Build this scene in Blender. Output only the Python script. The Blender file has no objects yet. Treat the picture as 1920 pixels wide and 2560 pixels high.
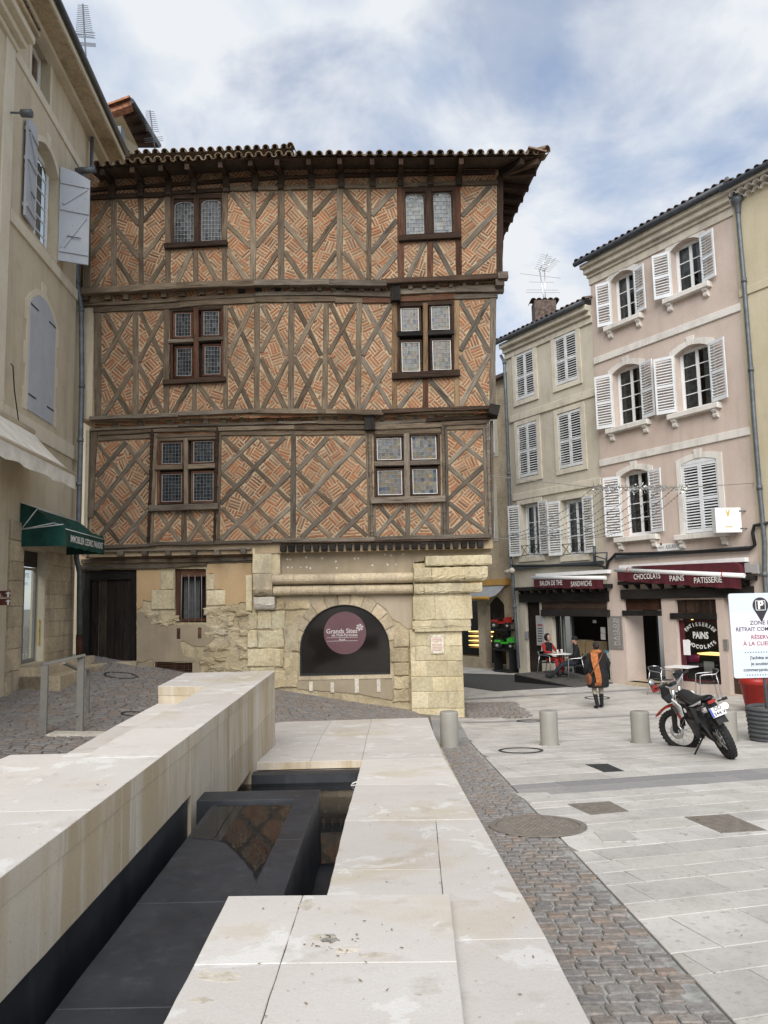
import bpy, math, random
import numpy as np
from mathutils import Vector, Matrix
from mathutils.geometry import tessellate_polygon

random.seed(7)
SC = bpy.context.scene
COL = SC.collection

# ------------------------------------------------------------------ camera
FPX, PITCH, ROLL = 1923.0, math.radians(6.53),0.022
CAM_Z = 2.85
_F = Vector((0, math.cos(PITCH), math.sin(PITCH)))
_U0 = Vector((0,-math.sin(PITCH), math.cos(PITCH)))
_R0 = Vector((1,0,0))
_U = _U0 * math.cos(ROLL) + _R0 * math.sin(ROLL)
_R = _R0 * math.cos(ROLL) - _U0 * math.sin(ROLL)
CAM = Vector((0,0, CAM_Z))
cd = bpy.data.cameras.new('camera')
cam = bpy.data.objects.new('camera', cd)
COL.objects.link(cam)
cd.sensor_fit = 'HORIZONTAL'
cd.sensor_width = 36.0
cd.lens = 36.0 * FPX / 1920.0
cd.clip_start, cd.clip_end = 0.05,3000
mw = Matrix((_R, _U, -_F)).transposed().to_4x4()
mw.translation = CAM
cam.matrix_world = mw
SC.camera = cam

# ------------------------------------------------------------------ sky, sun, exposure
SUN_EL, SUN_AZ = math.radians(36), math.radians(186)     # azimuth clockwise from +Y
world = bpy.data.worlds.new('World')
SC.world = world
world.use_nodes = True
wn, wl = world.node_tree.nodes, world.node_tree.links
wn.clear()
w_out = wn.new('ShaderNodeOutputWorld')
w_bg = wn.new('ShaderNodeBackground')
w_sky = wn.new('ShaderNodeTexSky')
w_sky.sky_type = 'NISHITA'
w_sky.sun_disc = False
w_sky.sun_elevation = SUN_EL
w_sky.sun_rotation = SUN_AZ
w_sky.air_density = 1.0
w_sky.dust_density = 0.6
w_co = wn.new('ShaderNodeTexCoord')
w_sep = wn.new('ShaderNodeSeparateXYZ')
wl.new(w_co.outputs['Generated'], w_sep.inputs[0])
# project the view direction on a flat cloud deck, so the clouds shrink towards the horizon
w_add = wn.new('ShaderNodeMath'); w_add.operation = 'ADD'; w_add.inputs[1].default_value = 0.42
wl.new(w_sep.outputs['Z'], w_add.inputs[0])
w_max = wn.new('ShaderNodeMath'); w_max.operation = 'MAXIMUM'; w_max.inputs[1].default_value = 0.12
wl.new(w_add.outputs[0], w_max.inputs[0])
w_dx = wn.new('ShaderNodeMath'); w_dx.operation = 'DIVIDE'
w_dy = wn.new('ShaderNodeMath'); w_dy.operation = 'DIVIDE'
wl.new(w_sep.outputs['X'], w_dx.inputs[0]); wl.new(w_max.outputs[0], w_dx.inputs[1])
wl.new(w_sep.outputs['Y'], w_dy.inputs[0]); wl.new(w_max.outputs[0], w_dy.inputs[1])
w_cmb = wn.new('ShaderNodeCombineXYZ')
wl.new(w_dx.outputs[0], w_cmb.inputs[0]); wl.new(w_dy.outputs[0], w_cmb.inputs[1])
w_map = wn.new('ShaderNodeMapping')
w_map.inputs['Location'].default_value = (2.6,6.7,0.3)
wl.new(w_cmb.outputs[0], w_map.inputs[0])
w_n1 = wn.new('ShaderNodeTexNoise')
w_n1.inputs['Scale'].default_value = 4.0
w_n1.inputs['Detail'].default_value = 9
w_n1.inputs['Roughness'].default_value = 0.57
w_n1.inputs['Distortion'].default_value = 0.32
wl.new(w_map.outputs[0], w_n1.inputs['Vector'])
w_r1 = wn.new('ShaderNodeValToRGB')
w_r1.color_ramp.elements[0].position = 0.40
w_r1.color_ramp.elements[0].color = (0.50,0.50,0.50,1)
w_r1.color_ramp.elements[1].position = 0.56
w_r1.color_ramp.elements[1].color = (1,1,1,1)
wl.new(w_n1.outputs['Fac'], w_r1.inputs[0])
w_n2 = wn.new('ShaderNodeTexNoise')
w_n2.inputs['Scale'].default_value = 6.5
w_n2.inputs['Detail'].default_value = 8
w_n2.inputs['Roughness'].default_value = 0.5
wl.new(w_map.outputs[0], w_n2.inputs['Vector'])
w_r2 = wn.new('ShaderNodeValToRGB')
w_r2.color_ramp.elements[0].position = 0.33
w_r2.color_ramp.elements[0].color = (0.36,0.42,0.52,1)
w_r2.color_ramp.elements[1].position = 0.57
w_r2.color_ramp.elements[1].color = (0.57,0.592,0.62,1)
wl.new(w_n2.outputs['Fac'], w_r2.inputs[0])
w_sc = wn.new('ShaderNodeMix'); w_sc.data_type = 'RGBA'; w_sc.blend_type = 'MULTIPLY'
w_sc.inputs[0].default_value = 1.0
w_sc.inputs[7].default_value = (0.096,0.102,0.112,1)   # sky strength
wl.new(w_sky.outputs[0], w_sc.inputs[6])
w_mx = wn.new('ShaderNodeMix'); w_mx.data_type = 'RGBA'
wl.new(w_r1.outputs[0], w_mx.inputs[0])
wl.new(w_sc.outputs[2], w_mx.inputs[6])
wl.new(w_r2.outputs[0], w_mx.inputs[7])
wl.new(w_mx.outputs[2], w_bg.inputs['Color'])
w_bg.inputs['Strength'].default_value = 1.0
wl.new(w_bg.outputs[0], w_out.inputs[0])

sd = bpy.data.lights.new('sun', 'SUN')
sd.energy = 2.6
sd.angle = math.radians(45)
sd.color = (1.0,0.97,0.93)
sun = bpy.data.objects.new('sun', sd)
COL.objects.link(sun)
_sd = Vector((math.sin(SUN_AZ) * math.cos(SUN_EL), math.cos(SUN_AZ) * math.cos(SUN_EL), math.sin(SUN_EL)))
sun.rotation_euler = _sd.to_track_quat('Z', 'Y').to_euler()
sun.location = (0,-10,40)

SC.view_settings.view_transform = 'Standard'
SC.view_settings.look = 'None'
SC.view_settings.gamma = 1.0
SC.view_settings.use_curve_mapping = False
SC.view_settings.exposure = 0.58
SC.render.engine = 'CYCLES'
SC.cycles.max_bounces = 8
SC.cycles.use_denoising = True

# ------------------------------------------------------------------ projection helpers
def ray(px, py):
    return (_F + _R * ((px - 960) / FPX) + _U * ((1280 - py) / FPX))

class Plane:
    """vertical facade: u runs to the viewer's right, v is height, w sticks out of the wall"""
    def __init__(s, o, ux):
        s.o = Vector(o)
        s.ux = Vector((ux[0], ux[1], 0)).normalized()
        s.n = s.ux.cross(Vector((0,0,1)))
    def at(s, u, v, w=0.0):
        p = s.o + s.ux * u + s.n * w
        return Vector((p.x, p.y, s.o.z + v))
    def pix(s, px, py, w=0.0):
        d = ray(px, py)
        o = s.o + s.n * w
        t = (o - CAM).dot(s.n) / d.dot(s.n)
        p = CAM + d * t
        return ((p - s.o).dot(s.ux), p.z - s.o.z)
    def shift(s, w):
        return Plane(s.o + s.n * w, s.ux)

_GX = [-30,-9,-7.3,-5,-2.7,-1,.8,2,4,60]
_GY = [-6,2,6,10,14,19,24,60]
_GZ = [
 [1.3]*10,
 [1.13]*10,
 [1.0,.98,.98,.98,.92,.88,.858,.858,.858,.858],
 [1.0,1.0,1.0,1.0,.82,.66,.584,.584,.584,.584],
 [1.2,1.15,1.12,1.05,.75,.47,.31,.31,.31,.31],
 [1.85,1.75,1.62,1.17,.72,.42,.13,0.0,0.0,0.0],
 [2.4,2.2,2.0,1.6,.9,.45,.1,0.0,0.0,0.0],
 [2.4,2.2,2.0,1.6,.9,.45,.1,0.0,0.0,0.0]]
def ground(x, y):
    x = min(max(x, _GX[0]), _GX[-1]); y = min(max(y, _GY[0]), _GY[-1])
    i = 0
    while i < len(_GX) - 2 and x > _GX[i + 1]: i += 1
    j = 0
    while j < len(_GY) - 2 and y > _GY[j + 1]: j += 1
    a = (x - _GX[i]) / (_GX[i + 1] - _GX[i]); b = (y - _GY[j]) / (_GY[j + 1] - _GY[j])
    return ((_GZ[j][i] * (1 - a) + _GZ[j][i + 1] * a) * (1 - b) + (_GZ[j + 1][i] * (1 - a) + _GZ[j + 1][i + 1] * a) * b)
def pgr(px, py, h=0.0):
    """pixel to the point where its ray meets the ground (or h above it)"""
    d = ray(px, py)
    t0 = 1.0; t = 1.0
    f = lambda t: CAM_Z + d.z * t - h - ground(d.x * t, d.y * t)
    while t < 90 and f(t) > 0:
        t0 = t; t += 0.25
    a, b = t0, t
    for _ in range(30):
        m = (a + b) / 2
        if f(m) > 0: a = m
        else: b = m
    return Vector((d.x * a, d.y * a, CAM_Z + d.z * a))
def pdep(px, py, y):
    """pixel to the point at world depth y"""
    d = ray(px, py)
    return CAM + d * (y / d.y)
def pz(px, py, z):
    d = ray(px, py)
    return CAM + d * ((z - CAM_Z) / d.z)

# ------------------------------------------------------------------ object helpers
WPOS = {}
def wpos(o):
    p = Vector((0,0,0))
    while o is not None:
        p += o.location; o = o.parent
    return p
def tag(o, label=None, cat=None, group=None, kind=None):
    if label: o['label'] = label
    if cat: o['category'] = cat
    if group: o['group'] = group
    if kind: o['kind'] = kind
    return o
def empty(name, loc, label=None, cat=None, group=None, rz=0.0, parent=None):
    o = bpy.data.objects.new(name, None)
    COL.objects.link(o)
    o.location = loc
    if rz: o.rotation_euler = (0,0, rz)
    if parent is not None: o.parent = parent
    o.empty_display_size = 0.2
    return tag(o, label, cat, group)
class MB:
    """collects geometry; build() makes ONE mesh object from it"""
    def __init__(s):
        s.v = []; s.f = []; s.g = []; s.fm = []; s.sm = []
    def add(s, vs, fs, gc=None, m=0, smooth=False):
        b = len(s.v)
        s.v += [tuple(p) for p in vs]
        s.g += [tuple(q) for q in gc] if gc is not None else [tuple(p) for p in vs]
        s.f += [tuple(i + b for i in f) for f in fs]
        s.fm += [m] * len(fs)
        s.sm += [smooth] * len(fs)
        return s
    def box(s, c, sx, sy, sz, ax=None, m=0):
        """box of full sizes around c, axes ax=(X,Y,Z)"""
        X, Y, Z = ax if ax else (Vector((1,0,0)), Vector((0,1,0)), Vector((0,0,1)))
        c = Vector(c); X = X * (sx / 2); Y = Y * (sy / 2); Z = Z * (sz / 2)
        vs = [c - X - Y - Z, c + X - Y - Z, c + X + Y - Z, c - X + Y - Z, c - X - Y + Z, c + X - Y + Z, c + X + Y + Z, c - X + Y + Z]
        fs = [(0,3,2,1),(4,5,6,7),(0,1,5,4),(1,2,6,5),(2,3,7,6),(3,0,4,7)]
        return s.add(vs, fs, m=m)
    def pbox(s, P, u0, u1, v0, v1, w0, w1, m=0):
        if u0 > u1: u0, u1 = u1, u0
        if v0 > v1: v0, v1 = v1, v0
        if w0 > w1: w0, w1 = w1, w0
        c = P.at((u0 + u1) / 2,(v0 + v1) / 2,(w0 + w1) / 2)
        return s.box(c, u1 - u0, w1 - w0, v1 - v0,(P.ux, -P.n, Vector((0,0,1))), m)
    def quad(s, P, u0, u1, v0, v1, w):
        return s.add([P.at(u0, v0, w), P.at(u1, v0, w), P.at(u1, v1, w), P.at(u0, v1, w)], [(0,1,2,3)])
    def cbox(s, P, u0, u1, v0, v1, w0, w1, ch=0.01, m=0):
        """box on a facade whose front edges are chamfered"""
        q = [(u0, v0),(u1, v0),(u1, v1),(u0, v1)]
        i = [(u0 + ch, v0 + ch),(u1 - ch, v0 + ch),(u1 - ch, v1 - ch),(u0 + ch, v1 - ch)]
        vs = [P.at(u, v, w0) for u, v in q] + [P.at(u, v, w1 - ch) for u, v in q] + [P.at(u, v, w1) for u, v in i]
        fs = [(8,9,10,11)]
        for k in range(4):
            n = (k + 1) % 4
            fs += [(k, n, 4 + n, 4 + k),(4 + k, 4 + n, 8 + n, 8 + k)]
        return s.add(vs, fs, m=m)
    def prism(s, pts, d, m=0, cap=True):
        """closed polygon pts (3D) extruded by vector d"""
        n = len(pts); d = Vector(d)
        vs = [Vector(p) for p in pts] + [Vector(p) + d for p in pts]
        fs = [(k, (k + 1) % n, n + (k + 1) % n, n + k) for k in range(n)]
        tri = tessellate_polygon([[Vector(p) for p in pts]])
        if cap:
            fs += [tuple(t) for t in tri] + [tuple(n + i for i in reversed(t)) for t in tri]
        return s.add(vs, fs, m=m)
    def tube(s, path, r, n=8, m=0, caps=True, smooth=True):
        path = [Vector(p) for p in path]
        rs = r if isinstance(r, (list, tuple)) else [r] * len(path)
        vs = []; prev = None
        for i, p in enumerate(path):
            t = (path[min(i + 1, len(path) - 1)] - path[max(i - 1,0)]).normalized()
            if prev is None:
                a = Vector((0,0,1)) if abs(t.z) < .9 else Vector((1,0,0))
                X = t.cross(a).normalized()
            else:
                X = (prev - t * prev.dot(t)).normalized()
            prev = X
            Y = t.cross(X)
            for k in range(n):
                an = 2 * math.pi * k / n
                vs.append(p + (X * math.cos(an) + Y * math.sin(an)) * rs[i])
        fs = []
        for i in range(len(path) - 1):
            for k in range(n):
                k2 = (k + 1) % n
                fs.append((i * n + k, i * n + k2,(i + 1) * n + k2,(i + 1) * n + k))
        s.add(vs, fs, m=m, smooth=smooth)
        if caps:
            b = len(s.v) - len(vs)
            s.f += [tuple(b + k for k in reversed(range(n))), tuple(b + (len(path) - 1) * n + k for k in range(n))]
            s.fm += [m, m]; s.sm += [False, False]
        return s
    def lathe(s, prof, c, n=24, ax=None, m=0, smooth=True, a0=0, a1=2 * math.pi):
        X, Y, Z = ax if ax else (Vector((1,0,0)), Vector((0,1,0)), Vector((0,0,1)))
        c = Vector(c); full = abs(a1 - a0 - 2 * math.pi) < 1e-6
        nn = n if full else n + 1
        vs = []
        for r, z in prof:
            for k in range(nn):
                an = a0 + (a1 - a0) * k / n
                vs.append(c + Z * z + (X * math.cos(an) + Y * math.sin(an)) * r)
        fs = []
        for i in range(len(prof) - 1):
            for k in range(n):
                k2 = (k + 1) % nn
                fs.append((i * nn + k, i * nn + k2,(i + 1) * nn + k2,(i + 1) * nn + k))
        return s.add(vs, fs, m=m, smooth=smooth)
    def torus(s, c, R, r, ax=None, n=28, k=8, m=0):
        X, Y, Z = ax if ax else (Vector((1,0,0)), Vector((0,1,0)), Vector((0,0,1)))
        return s.lathe([(R + r * math.cos(2 * math.pi * i / k), r * math.sin(2 * math.pi * i / k)) for i in range(k + 1)], c, n, (X, Y, Z), m)
    def sphere(s, c, rx, ry=None, rz=None, n=12, m=0, ax=None):
        ry = rx if ry is None else ry; rz = rx if rz is None else rz
        X, Y, Z = ax if ax else (Vector((1,0,0)), Vector((0,1,0)), Vector((0,0,1)))
        c = Vector(c); vs = []; h = n // 2
        for i in range(h + 1):
            th = math.pi * i / h
            for k in range(n):
                a = 2 * math.pi * k / n
                vs.append(c + X * (rx * math.sin(th) * math.cos(a)) + Y * (ry * math.sin(th) * math.sin(a)) + Z * (rz * math.cos(th)))
        fs = [(i * n + k, (i + 1) * n + k, (i + 1) * n + (k + 1) % n, i * n + (k + 1) % n) for i in range(h) for k in range(n)]
        return s.add(vs, fs, m=m, smooth=True)
    def wall(s, P, outer, holes=(), depth=0.3, w=0.0, m=0, mr=None, edge=True):
        """flat wall polygon in (u,v) with holes; reveals of the given depth behind the face"""
        loops = [outer] + list(holes)
        tri = tessellate_polygon([[Vector((u, v, 0)) for u, v in l] for l in loops])
        flat = [p for l in loops for p in l]
        vs = [P.at(u, v, w) for u, v in flat]
        fs = []
        for t in tri:
            a, b, c = (flat[i] for i in t)
            ar = (b[0] - a[0]) * (c[1] - a[1]) - (b[1] - a[1]) * (c[0] - a[0])
            fs.append(tuple(t) if ar > 0 else tuple(reversed(t)))
        s.add(vs, fs, m=m)
        for li, l in enumerate(loops):
            if li == 0 and not edge: continue
            n = len(l)
            vs = [P.at(u, v, w) for u, v in l] + [P.at(u, v, w - depth) for u, v in l]
            ar = sum(l[k][0] * l[(k + 1) % n][1] - l[(k + 1) % n][0] * l[k][1] for k in range(n))
            flip = (ar > 0) == (li > 0)
            fs = [((k, (k + 1) % n, n + (k + 1) % n, n + k) if flip else (k, n + k, n + (k + 1) % n, (k + 1) % n)) for k in range(n)]
            s.add(vs, fs, m=m if (mr is None or li == 0) else mr)
        return s
    def build(s, name, mats, parent=None, label=None, cat=None, group=None, kind=None, local=False, origin=None):
        me = bpy.data.meshes.new(name)
        mats = mats if isinstance(mats, (list, tuple)) else [mats]
        if local or not s.v:
            off = Vector((0,0,0)); loc = Vector((0,0,0))
        else:
            a = np.array(s.v)
            off = Vector(origin) if origin is not None else Vector(((a[:, 0].min() + a[:, 0].max()) / 2,(a[:, 1].min() + a[:, 1].max()) / 2, a[:, 2].min()))
            loc = off - (wpos(parent) if parent is not None else Vector((0,0,0)))
        me.from_pydata([(p[0] - off.x, p[1] - off.y, p[2] - off.z) for p in s.v], [], s.f)
        for mt in mats: me.materials.append(mt)
        if len(mats) > 1: me.polygons.foreach_set('material_index', s.fm)
        me.polygons.foreach_set('use_smooth', s.sm)
        at = me.attributes.new('gc', 'FLOAT_VECTOR', 'POINT')
        at.data.foreach_set('vector', np.array(s.g, dtype=np.float32).ravel())
        me.update()
        o = bpy.data.objects.new(name, me)
        COL.objects.link(o)
        o.location = loc
        if parent is not None: o.parent = parent
        return tag(o, label, cat, group, kind)
def inst(me_obj, loc, rot=None, parent=None, name=None, scale=None):
    """another object sharing me_obj's mesh; loc in parent's translated space"""
    o = bpy.data.objects.new(name or me_obj.name.split('.')[0], me_obj.data)
    COL.objects.link(o)
    if parent is not None:
        o.parent = parent
        o.location = Vector(loc) - wpos(parent)
    else:
        o.location = loc
    if rot is not None: o.rotation_euler = rot
    if scale is not None: o.scale = scale
    return o
def copy_tree(o, parent=None):
    c = o.copy(); COL.objects.link(c)
    if parent is not None: c.parent = parent
    for ch in list(o.children): copy_tree(ch, c)
    return c
def text_mesh(mb, body, origin, ux, uy, size, m=0, align='CENTER', depth=0.002, bold=0.0, xs=1.0, shear=0.0, fit=None):
    """text written with real lettering, flat on the surface spanned by ux,uy"""
    cu = bpy.data.curves.new('lettering', 'FONT')
    cu.body = body; cu.align_x = align; cu.align_y = 'CENTER'; cu.size = size
    cu.resolution_u = 3
    if bold: cu.offset = bold
    if shear: cu.shear = shear
    ob = bpy.data.objects.new('lettering', cu)
    COL.objects.link(ob)
    dg = bpy.context.evaluated_depsgraph_get()
    me = bpy.data.meshes.new_from_object(ob.evaluated_get(dg))
    nrm = Vector(ux).cross(Vector(uy)).normalized()
    if fit and len(me.vertices):
        xx = [v.co.x for v in me.vertices]; xs = fit / max(1e-4, max(xx) - min(xx))
    vs = [Vector(origin) + Vector(ux) * (v.co.x * xs) + Vector(uy) * v.co.y + nrm * depth for v in me.vertices]
    mb.add(vs, [tuple(p.vertices) for p in me.polygons], m=m)
    COL.objects.unlink(ob); bpy.data.objects.remove(ob); bpy.data.curves.remove(cu); bpy.data.meshes.remove(me)
    return mb
def Z3(): return Vector((0,0,1))

# ------------------------------------------------------------------ materials
MATS = {}
class NT:
    def __init__(s, name):
        s.m = bpy.data.materials.new(name); s.m.use_nodes = True
        s.n = s.m.node_tree.nodes; s.l = s.m.node_tree.links
        s.b = s.n['Principled BSDF']
    def new(s, t, **kw):
        nd = s.n.new('ShaderNode' + t)
        for k, v in kw.items():
            if k in nd.bl_rna.properties: setattr(nd, k, v)
            else: nd.inputs[k].default_value = v
        return nd
    def vec(s, src='obj', scale=(1,1,1)):
        if src == 'gc':
            a = s.new('Attribute'); a.attribute_name = 'gc'; o = a.outputs['Vector']
        elif src == 'pos':
            a = s.new('NewGeometry'); o = a.outputs['Position']
        else:
            a = s.new('TexCoord'); o = a.outputs['Object']
        mp = s.new('Mapping'); mp.inputs['Scale'].default_value = scale
        s.l.new(o, mp.inputs[0])
        return mp.outputs[0]
    def noise(s, vec, scale, detail=4, rough=.55, dist=0.0):
        n = s.new('TexNoise'); n.inputs['Scale'].default_value = scale; n.inputs['Detail'].default_value = detail
        n.inputs['Roughness'].default_value = rough; n.inputs['Distortion'].default_value = dist
        s.l.new(vec, n.inputs['Vector']); return n.outputs['Fac']
    def ramp(s, fac, stops):
        r = s.new('ValToRGB'); e = r.color_ramp.elements
        while len(e) > 1: e.remove(e[-1])
        e[0].position = stops[0][0]; e[0].color = col4(stops[0][1])
        for p, c in stops[1:]:
            q = e.new(p); q.color = col4(c)
        s.l.new(fac, r.inputs[0]); return r.outputs['Color']
    def mix(s, fac, a, b, mode='MIX'):
        m = s.new('Mix'); m.data_type = 'RGBA'; m.blend_type = mode
        for sock, x in ((m.inputs[0], fac),(m.inputs[6], a),(m.inputs[7], b)):
            if isinstance(x, (int, float)): sock.default_value = x
            elif isinstance(x, tuple): sock.default_value = col4(x)
            else: s.l.new(x, sock)
        return m.outputs[2]
    def math(s, op, a, b=None):
        m = s.new('Math'); m.operation = op
        for i, x in enumerate((a, b)):
            if x is None: continue
            if isinstance(x, (int, float)): m.inputs[i].default_value = x
            else: s.l.new(x, m.inputs[i])
        return m.outputs[0]
    def rnd(s):
        """one random number for each object and each loose piece of a mesh"""
        o = s.new('ObjectInfo').outputs['Random']; g = s.new('NewGeometry').outputs['Random Per Island']
        return s.math('FRACT', s.math('ADD', o, s.math('MULTIPLY', g, 7.31)))
    def bump(s, h, strength=.3, dist=.01):
        b = s.new('Bump'); b.inputs['Strength'].default_value = strength; b.inputs['Distance'].default_value = dist
        s.l.new(h, b.inputs['Height']); s.l.new(b.outputs[0], s.b.inputs['Normal'])
    def set(s, base=None, rough=.8, metal=0.0, spec=.3):
        if base is not None:
            if isinstance(base, tuple): s.b.inputs['Base Color'].default_value = col4(base)
            else: s.l.new(base, s.b.inputs['Base Color'])
        if isinstance(rough, (int, float)): s.b.inputs['Roughness'].default_value = rough
        else: s.l.new(rough, s.b.inputs['Roughness'])
        s.b.inputs['Metallic'].default_value = metal
        s.b.inputs['Specular IOR Level'].default_value = spec
        return s.m
def col4(c):
    if isinstance(c, (int, float)): return (c, c, c, 1)
    return (c[0], c[1], c[2], 1)
def plain(name, c, rough=.6, metal=0.0, spec=.4, var=.12, sc=6.0, src='obj', bump=0.0):
    t = NT(name)
    v = t.vec(src)
    f = t.noise(v, sc, 5)
    lo = tuple(x * (1 - var * 1.6) for x in c); hi = tuple(min(1, x * (1 + var)) for x in c)
    base = t.ramp(f, [(.3, lo),(.7, hi)])
    if bump: t.bump(t.noise(v, sc * 6,4), bump, .006)
    return t.set(base, rough, metal, spec)
M = {}
def wood(name, stops, rough=.85):
    t = NT(name)
    g = t.vec('gc', (1.2,14,14))
    f = t.noise(g, 2.2,8,.65,.6)
    f2 = t.noise(t.vec('gc', (.9,2.0,2.0)),1.3,3)
    fac = t.math('ADD', t.math('MULTIPLY', f, .55), t.math('MULTIPLY', f2,.45))
    fac = t.math('ADD', fac, t.math('MULTIPLY', t.math('SUBTRACT', t.rnd(),.5),.24))
    base = t.ramp(fac, stops)
    crack = t.ramp(t.noise(t.vec('gc', (.8,22,22)),2.4,3,.6,.3), [(.33,(.28,.26,.25)),(.43,(1,1,1))])
    base = t.mix(1.0, base, crack, 'MULTIPLY')
    t.bump(f, .9,.02)
    return t.set(base, rough, spec=.15)
M['oak'] = wood('weathered oak', [(.22,(.05,.037,.026)),(.5,(.145,.11,.077)),(.75,(.27,.215,.155))])
M['oak_grey'] = wood('grey oak', [(.22,(.045,.037,.03)),(.5,(.14,.115,.09)),(.78,(.29,.245,.19))])
M['oak_dark'] = wood('dark oak', [(.25,(.02,.013,.010)),(.5,(.05,.031,.022)),(.75,(.10,.066,.045))])
M['oak_red'] = wood('red brown oak', [(.25,(.03,.014,.009)),(.5,(.085,.040,.025)),(.75,(.16,.088,.055))])
M['oak_new'] = wood('light new oak', [(.2,(.085,.05,.028)),(.5,(.21,.135,.075)),(.78,(.36,.25,.15))])
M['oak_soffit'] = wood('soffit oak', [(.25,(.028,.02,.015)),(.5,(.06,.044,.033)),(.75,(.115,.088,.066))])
M['charred'] = wood('black beam', [(.3,(.010,.009,.008)),(.7,(.035,.031,.028))])
M['door_wood'] = wood('door wood', [(.25,(.010,.007,.006)),(.5,(.026,.019,.015)),(.8,(.085,.06,.043))])

def _brick():
    t = NT('thin brick')
    r = t.rnd()
    c = t.ramp(r, [(0,(.19,.095,.058)),(.2,(.285,.125,.068)),(.45,(.345,.155,.08)),(.62,(.30,.145,.085)),(.78,(.335,.20,.125)),(.9,(.27,.17,.115)),(1,(.20,.125,.09))])
    n = t.noise(t.vec('pos'),26,4)
    c = t.mix(.45, c, t.ramp(n, [(.3,(.55,.5,.45)),(.7,(1.25,1.2,1.15))]), 'MULTIPLY')
    big = t.ramp(t.noise(t.vec('pos'),.8,5,.6), [(.34,(.70,.74,.78)),(.5,(.95,.95,.95)),(.66,(1.15,1.1,1.05))])
    c = t.mix(1.0, c, big, 'MULTIPLY')
    t.bump(n, .5,.006)
    return t.set(c, .9, spec=.15)
M['brick'] = _brick()
def _mortar():
    t = NT('lime mortar')
    v = t.vec('pos')
    c = t.ramp(t.noise(v, 1.1,5), [(.32,(.275,.215,.14)),(.5,(.39,.30,.195)),(.68,(.465,.36,.24))])
    c = t.mix(.5, c, t.ramp(t.noise(v, 30,4), [(.3,(.6,.6,.6)),(.7,(1.2,1.2,1.2))]), 'MULTIPLY')
    t.bump(t.noise(v, 60,4),.5,.006)
    return t.set(c, .95, spec=.1)
M['mortar'] = _mortar()
def _limestone(name, c0, c1, c2, stain=.5, sc=1.0, bumpd=.02):
    t = NT(name)
    v = t.vec('pos')
    big = t.noise(v, .9 * sc, 5,.6)
    c = t.ramp(big, [(.3, c0),(.5, c1),(.72, c2)])
    fine = t.noise(v, 17 * sc, 7,.65)
    c = t.mix(.7, c, t.ramp(fine, [(.32,(.62,.6,.56)),(.55,(1,1,1)),(.75,(1.12,1.12,1.12))]), 'MULTIPLY')
    st = t.ramp(t.noise(t.vec('pos', (2.2,2.2,.8)),1.3 * sc, 5,.6), [(.52,0.0),(.68, stain)])
    c = t.mix(st, c, (.27,.235,.185))
    tone = t.ramp(t.rnd(), [(0,(.86,.86,.86)),(1,(1.1,1.08,1.05))])
    c = t.mix(1.0, c, tone, 'MULTIPLY')
    pit = t.noise(v, 9 * sc, 8,.7)
    t.bump(pit, .7, bumpd)
    return t.set(c, .95, spec=.12)
M['ashlar'] = _limestone('yellow limestone', (.45,.38,.235),(.57,.495,.33),(.66,.60,.44),.6)
M['rubble'] = _limestone('rubble limestone', (.36,.295,.19),(.52,.435,.285),(.64,.56,.41),.65,1.6,.06)
M['moulding'] = _limestone('moulded limestone', (.38,.315,.225),(.52,.435,.31),(.62,.535,.40),.65)
M['white_stone'] = _limestone('pale dressed stone', (.56,.51,.42),(.66,.61,.52),(.72,.68,.60),.25)
def _render(name, c0, c1, stain=(.25,.2,.14), samt=.35, streak=.3):
    t = NT(name)
    v = t.vec('pos')
    c = t.ramp(t.noise(v, .7,6,.6), [(.3, c0),(.7, c1)])
    c = t.mix(t.ramp(t.noise(v, 1.7,6,.6), [(.5,0.0),(.72, samt)]), c, stain)
    s = t.ramp(t.noise(t.vec('pos', (3.5,3.5,.35)),1.2,5,.6), [(.5,0.0),(.75, streak)])
    c = t.mix(s, c, tuple(x * .55 for x in c0))
    c = t.mix(.35, c, t.ramp(t.noise(v, 40,3), [(.3,(.78,.78,.78)),(.7,(1.15,1.15,1.15))]), 'MULTIPLY')
    t.bump(t.noise(v, 55,5),.35,.006)
    return t.set(c, .93, spec=.15)
M['r_left'] = _render('tan render', (.53,.46,.335),(.61,.535,.405),(.39,.33,.235),.4,.38)
M['r_cream'] = _render('cream trim', (.62,.56,.44),(.69,.63,.51),(.50,.43,.32),.3,.25)
M['r_pink'] = _render('pink render', (.53,.435,.375),(.59,.495,.43),(.45,.365,.31),.45,.25)
M['r_beige'] = _render('beige render', (.50,.46,.37),(.57,.525,.43),(.38,.345,.275),.45,.27)
M['r_yellow'] = _render('yellow render', (.52,.455,.31),(.58,.515,.37),(.42,.37,.26),.4,.2)
M['r_white'] = _render('white painted stone', (.66,.63,.58),(.74,.71,.66),(.30,.285,.26),.4,.5)
M['r_trim'] = _render('pale stone band', (.58,.53,.43),(.66,.61,.51),(.22,.2,.17),.45,.4)
M['r_ochre'] = _render('ochre plaster', (.42,.285,.155),(.52,.37,.215),(.34,.265,.17),.5,.15)
M['r_grey'] = _render('grey brown plaster', (.30,.245,.17),(.38,.315,.225),(.22,.185,.135),.5,.35)
M['r_shop'] = _render('shopfront render', (.40,.33,.245),(.46,.385,.29),(.33,.27,.2),.35,.25)
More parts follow.
